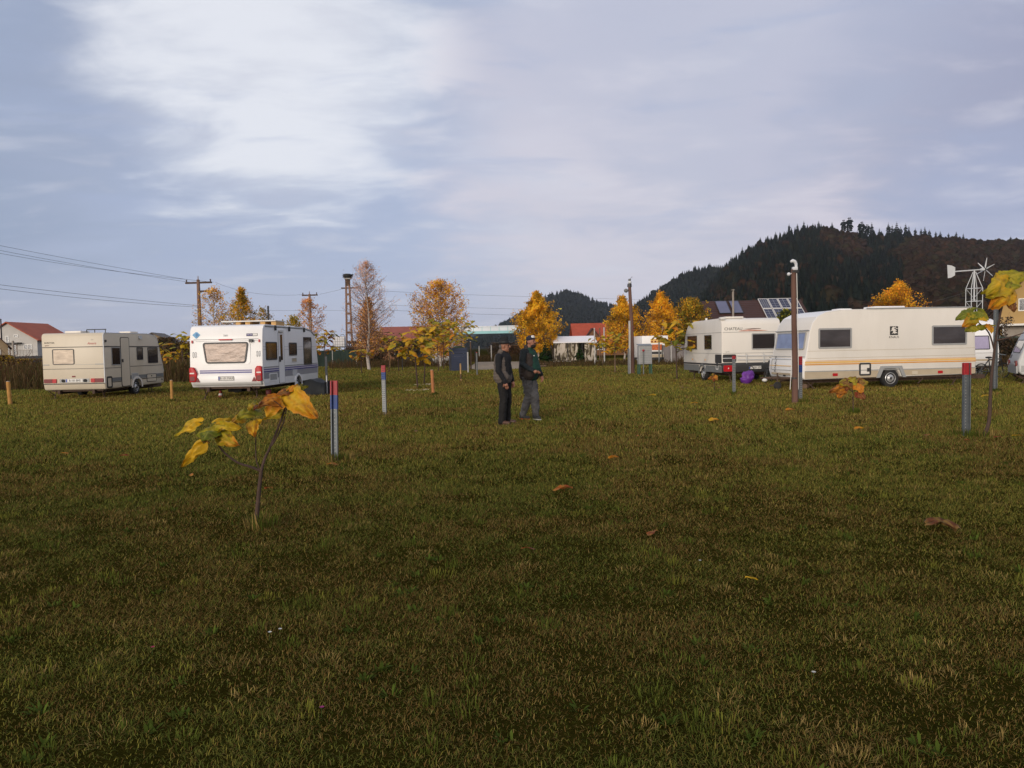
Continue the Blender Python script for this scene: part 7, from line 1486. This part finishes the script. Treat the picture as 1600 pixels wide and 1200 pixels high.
def lamp_pole():                     # far lamp pole with conduit
    o = P(987, 584); H = A(985.5, 446, o.y).z; t = thing('lamp_pole', 'tall wooden lamp pole with a grey conduit beside the electric cabinet', 'lamp pole', o, 0, 'wooden lamp poles')
    m = MB(); m.tube([(0.04, 0, -.1), (0.05, 0, 1.4), (0.02, 0, 3.0), (-0.06, 0, H)], [0.12, 0.11, 0.10, 0.085], 9); m.build('pole', M_POLE, t, smooth=60); MB().tube([(-0.12, -0.10, 0), (-0.10, -0.12, 2.1), (-0.10, -0.10, 2.9)], 0.06, 7).build('conduit', M_PALE, t)
    b = MB().tube([(-.06, 0, H - .08), (-.06, 0, H + .10)], [0.13, 0.11], 8).build('bracket', M_DARK, t); MB().ball((-.05, -.06, H + .17), (0.10, 0.09, 0.08)).build('lamp_head', M_LAMPW, b); MB().ball((-.05, 0, H + .30), (0.08, 0.08, 0.07)).build('sensor', M_SKIRT, b); MB().ball((-.26, -.05, H - .28), (0.12, 0.11, 0.11)).tube([(-.16, 0, H - .28), (-.05, 0, H - .25)], 0.03, 6).build('loudspeaker', M_SKIRT, b)
    MB().tube([(-.05, 0, H + .34), (0.0, 0, H + .38), (0.10, 0, H + .48)], 0.012, 5).build('aerial', M_DARK, b)
lamp_pole()
def wood_lamp():
    o = P(1242, 629.5); H = A(1238, 421, o.y).z; t = thing('lamp_post', 'reddish wooden lamp post with a curved white lamp head beside the long caravan', 'lamp post', o, 0, 'wooden lamp poles')
    m = MB(); m.tube([(0, 0, -.1), (0.01, 0, 0.9), (-.015, 0, 2.0), (-.03, 0, H)], [0.082, 0.078, 0.07, 0.062], 10); m.build('pole', M_POLE, t, smooth=60); MB().tube([(0.075, -.04, 0.35), (0.07, -.05, 1.5), (0.035, -.05, H - .1)], 0.010, 6).build('cable', M_PLATE, t)
    MB().tube([(-.13, -.02, 0.35), (-.10, -.03, 0.9), (-.09, -.03, 1.2)], 0.010, 6).build('cable', M_PLATE, t)
    b = MB().box(-.06, .06, -.07, .05, H - .02, H + .06).build('bracket', M_LAMPW, t, bevel=0.01); m = MB(); pts = [(0.04, 0, H + .06), (0.035, 0, H + .14), (0.0, -.01, H + .20), (-.06, -.02, H + .22), (-.11, -.02, H + .19)]; m.tube(pts, [0.036, 0.040, 0.044, 0.044, 0.03], 10); m.build('lamp_head', M_LAMPW, b, smooth=60)
    MB().box(-.08, .08, -.075, .055, H - .08, H - .03).build('clamp', M_DARK, b); MB().ball((-.16, -.03, H - .12), 0.045).tube([(-.12, -.02, H - .11), (-.03, 0, H - .1)], 0.015, 6).build('small_lamp', M_LAMPW, b)
    MB().tube([(-.01, 0, 0.62), (-.01, 0, 0.66)], 0.085, 10).build('strap', M_DARK, t)
wood_lamp()
o = P(1007.5, 585); t = thing('electric_cabinet', 'grey electric cabinet on thin green legs by the lamp pole', 'cabinet', o, R(6))
MB().box(-.35, .35, -.2, .2, 0.55, 1.52).build('box', M_TRIM, t, bevel=0.015); MB().add([(-.38, -.23, 1.52), (.38, -.23, 1.52), (.38, .23, 1.60), (-.38, .23, 1.60), (-.38, -.23, 1.54), (.38, -.23, 1.54), (.38, .23, 1.63), (-.38, .23, 1.63)], [(0, 3, 2, 1), (4, 5, 6, 7), (0, 1, 5, 4), (1, 2, 6, 5), (2, 3, 7, 6), (3, 0, 4, 7)]).build('lid', M_STEEL, t)
dr = MB().box(-.32, .32, -.212, -.2, 0.6, 1.48).build('door', M_TRIM, t); m = MB()
for k in range(9): m.box(-.30, .30, -.218, -.212, 0.64 + k * .09, 0.65 + k * .09)
m.build('louvre', M_SKIRT, dr)
for x, y in ((-.32, -.17), (.32, -.17), (-.32, .17), (.32, .17)): MB().box(x - .03, x + .03, y - .03, y + .03, 0, 0.55).build('leg', mat('green_leg', (0.03, 0.09, 0.06), 0.6, 0.1, 8), t)
MB().tube([(-.14, -.26, 0), (-.14, -.26, 1.25)], 0.03, 7).build('conduit', M_SKIRT, t); MB().ball((-.14, -.27, 1.28), 0.06).build('red_knob', M_PRED, t)

# wind turbine
Yw = 33; o = GX(1521, Yw); zt = A(1521, 423, Yw).z; t = thing('wind_turbine', 'small white wind turbine with a tail fin on a lattice tower', 'wind turbine', o, 0); m = MB(); M_WTW = mat('white_steel', (0.50, 0.51, 0.51), 0.4, 0.06, 6)
cs = [(-.24, -.2), (.24, -.2), (.24, .2), (-.24, .2)]; k1 = zt - 0.75
for x, y in cs: m.tube([(x, y, 0), (x, y, k1), (x * .15, y * .15, zt - .05)], 0.016, 6)
for j in range(7):
    z = k1 - j * 0.55
    for i in range(4): a, b = cs[i], cs[(i + 1) % 4]; m.tube([(*a, z), (*b, z)], 0.011, 5); (m.tube([(*a, z - .55), (*b, z)], 0.008, 5) if z > .6 and i % 2 == 0 else None)
m.tube([(0, 0, zt - 1.3), (0, 0, zt)], 0.03, 7); m.build('tower', M_WTW, t)
nc = MB().tube([(-.85, 0, zt - .02), (0.42, 0, zt + .05)], 0.025, 7).tube([(0.28, 0, zt + .04), (0.46, 0, zt + .05)], 0.06, 10).build('boom', M_WTW, t)
tp2 = [(-.82, .16), (-.98, .24), (-1.16, .27), (-1.13, -.30), (-.98, -.27), (-.83, -.18)]; MB().prism(PF((0, 0.006, zt), (1, 0, 0), (0, 0, 1)), tp2[::-1], 0, 0.012).build('tail_fin', M_WTW, nc)
hb = PF((0.46, 0, zt + .05), (-0.25, 1, 0), (0, 0, 1)); hub = MB().lathe(hb, [(0.075, -.05), (0.075, .03), (0.03, .09)], 14).build('hub', M_DARK, nc)
for k in range(6):
    a = R(100 + 60 * k); c_, s_ = math.cos(a), math.sin(a); q = MB(); pl = [(0.05, -.02), (0.15, -.033), (0.48, -.012), (0.50, .01), (0.15, .02), (0.05, .02)]
    q.prism(PF(hb.pt(0, 0, 0.0), hb.u * c_ + hb.v * s_, -hb.u * s_ * .85 + hb.v * c_ * .85 + hb.n * .5), pl, -.006, .006); q.build('blade', M_WTW, hub)
wire('guy wire from the wind turbine down to the left', [(1443, 476, 30.5), (1478, 466, 31.5), (1514, 455.5, 33)], 0.008)

# ------------------------------------------------------------------ leaves lying on the lawn
BIGF = [(882, 769, 0.24, (0.46, 0.14, 0.02), RED2, 'big curled orange leaf lying in the middle of the lawn'), (1173, 911, 0.09, YEL, YEL, 'lone small yellow leaf in the right foreground'), (1465, 828, 0.24, BRN2, (0.05, 0.022, 0.012), 'clump of dark brown withered leaves in the right foreground'),
        (421, 768, 0.12, RED2, BRN2, 'reddish crumpled leaf near the foreground sapling stem'), (1116, 660, 0.22, YEL, ORA, 'pale orange leaf right of the standing men'), (1016, 620, 0.22, YEL, YEL, 'pale yellow leaf pair behind the standing men'), (960, 720, 0.16, ORA, RED2, 'flat orange leaf right of the big curled leaf'),
        (1235, 643, 0.22, ORA, BRN2, 'orange leaf at the foot of the wooden lamp post'), (1343, 673, 0.18, ORA, YEL, 'bright orange leaf below the rusty sapling'), (1542, 622, 0.30, YEL, YEL, 'pale yellow leaf by the tall steel post'), (1085, 632, 0.2, YEL, ORA, 'pale leaf on the lawn before the off white caravan')]
lr = random.Random(77)
def fallen(px, py, ln, c0, c1, label, k, grp):
    ln *= 0.8; c0 = tuple(v * .8 for v in c0)
    o = P(px, py); m = MB(); a = lr.random() * 6.283 if ln < .085 or 'small' in grp else lr.uniform(-.5, .5); n = 3 if 'clump' in label else 2 if 'pair' in label else 1
    for j in range(n):
        a2 = a + j * 2.1; d_ = Vector((math.cos(a2), math.sin(a2), 0)) * ln; off = Vector((lr.gauss(0, .05), lr.gauss(0, .05), 0)) * (n > 1)
        leaf(m, off - d_ * .5 + Vector((0, 0, .045)), off + d_ * .5 + Vector((0, 0, .06)), ln * .30, (0.3 * lr.gauss(0, 1), 0.3 * lr.gauss(0, 1), 1), c0, c1, seed=k * 2.3 + j, sag=0.10, fold=-0.35, nu=6, nv=6)
    z0_ = min(v[2] for v in m.v); m.v = [(x, y, (z - z0_) * (0.7 if 'small' in grp else 1.1) + 0.02) for x, y, z in m.v]
    q = m.build('fallen_leaf', M_LEAF, None, smooth=60, loc=o, clean=False); tag(q, label, 'leaf', grp)
for k, (px, py, ln, c0, c1, lb) in enumerate(BIGF): fallen(px, py, ln, c0, c1, lb, k, 'large fallen leaves')
for k, (px, py) in enumerate(((100, 711), (193, 715), (245, 648), (650, 676), (518, 729), (995, 684), (1398, 685), (1450, 683), (1590, 684), (1511, 690), (1395, 633), (880, 640), (690, 600), (700, 583), (583, 585), (640, 586), (560, 592), (533, 590), (612, 590), (715, 596), (965, 590), (1052, 600), (1022, 838), (960, 590), (905, 586), (824, 863), (1560, 686), (300, 745))):
    fallen(px, py, lr.uniform(.09, .17), lr.choice([ORA, BRN2, RED2, YEL]), lr.choice([BRN2, RED2, ORA]), 'small dry rust coloured leaf lying in the grass', 30 + k, 'small fallen leaves')
# leaf litter under the saplings: too many to count
m = MB()
for k in range(420):
    px = lr.choice((lr.uniform(520, 730), lr.uniform(590, 720), lr.uniform(1060, 1180))); Y = lr.uniform(46, 62) if px < 800 else lr.uniform(26, 34); o = Vector(((px - 800) / FPX * Y, Y, 0.03)); a = lr.random() * 6.283; s_ = lr.uniform(.03, .08); d_ = Vector((math.cos(a), math.sin(a), .15)) * s_; e_ = Vector((-math.sin(a), math.cos(a), .3)) * s_ * .7
    m.add([o - d_, o + e_, o + d_, o - e_], [(0, 1, 2, 3)], 0, lr.choice([BRN2, (0.14, 0.05, 0.02), RED2, (0.2, 0.09, 0.02)]))
tag(m.build('leaf_litter', M_LEAF, None, smooth=None, clean=False), 'orange brown leaf litter scattered under the saplings', 'leaf litter', kind='stuff')
for k, (px, py, c_) in enumerate(((238, 1025, (0.45, 0.05, 0.12)), (502, 1122, (0.35, 0.05, 0.2)), (421, 1001, (0.7, 0.7, 0.66)), (437, 996, (0.7, 0.7, 0.66)), (1270, 1066, (0.6, 0.6, 0.55)), (1093, 886, (0.6, 0.6, 0.58)))):
    o = P(px, py); m = MB(); m.tube([(0, 0, 0), (0.004, 0, 0.045)], 0.0015, 5, 0, True, (0.06, 0.1, 0.02))
    for i in range(9): a = i * .7; d_ = Vector((math.cos(a), math.sin(a), .5)) * .011; e_ = Vector((-math.sin(a), math.cos(a), 0)) * .005; m.add([Vector((0.004, 0, .045)), Vector((0.004, 0, .045)) + d_ * .6 + e_, Vector((0.004, 0, .045)) + d_, Vector((0.004, 0, .045)) + d_ * .6 - e_], [(0, 1, 2, 3)], 0, c_)
    tag(m.build('clover_flower', M_FOL, None, smooth=None, loc=o, clean=False), 'tiny pink clover flower in the near grass' if k < 2 else 'tiny white clover flower in the near grass', 'flower', 'clover flowers')
# ------------------------------------------------------------------ evening air: the far hills fade a little to blue
hm = bpy.data.materials.new('evening_haze'); hm.use_nodes = True; ht = hm.node_tree; ht.nodes.clear()
ho_ = ht.nodes.new('ShaderNodeOutputMaterial'); hv = ht.nodes.new('ShaderNodeVolumePrincipled'); hv.inputs['Color'].default_value = (0.80, 0.87, 1.0, 1); hv.inputs['Density'].default_value = 0.00005; hv.inputs['Anisotropy'].default_value = 0.2
ht.links.new(hv.outputs[0], ho_.inputs['Volume'])
hz_ = MB().box(-9500, 9500, -9500, 12500, -3.0, 420.0).build('haze', hm, None, smooth=None); tag(hz_, 'thin blue evening haze in front of the hills', 'haze', kind='stuff')
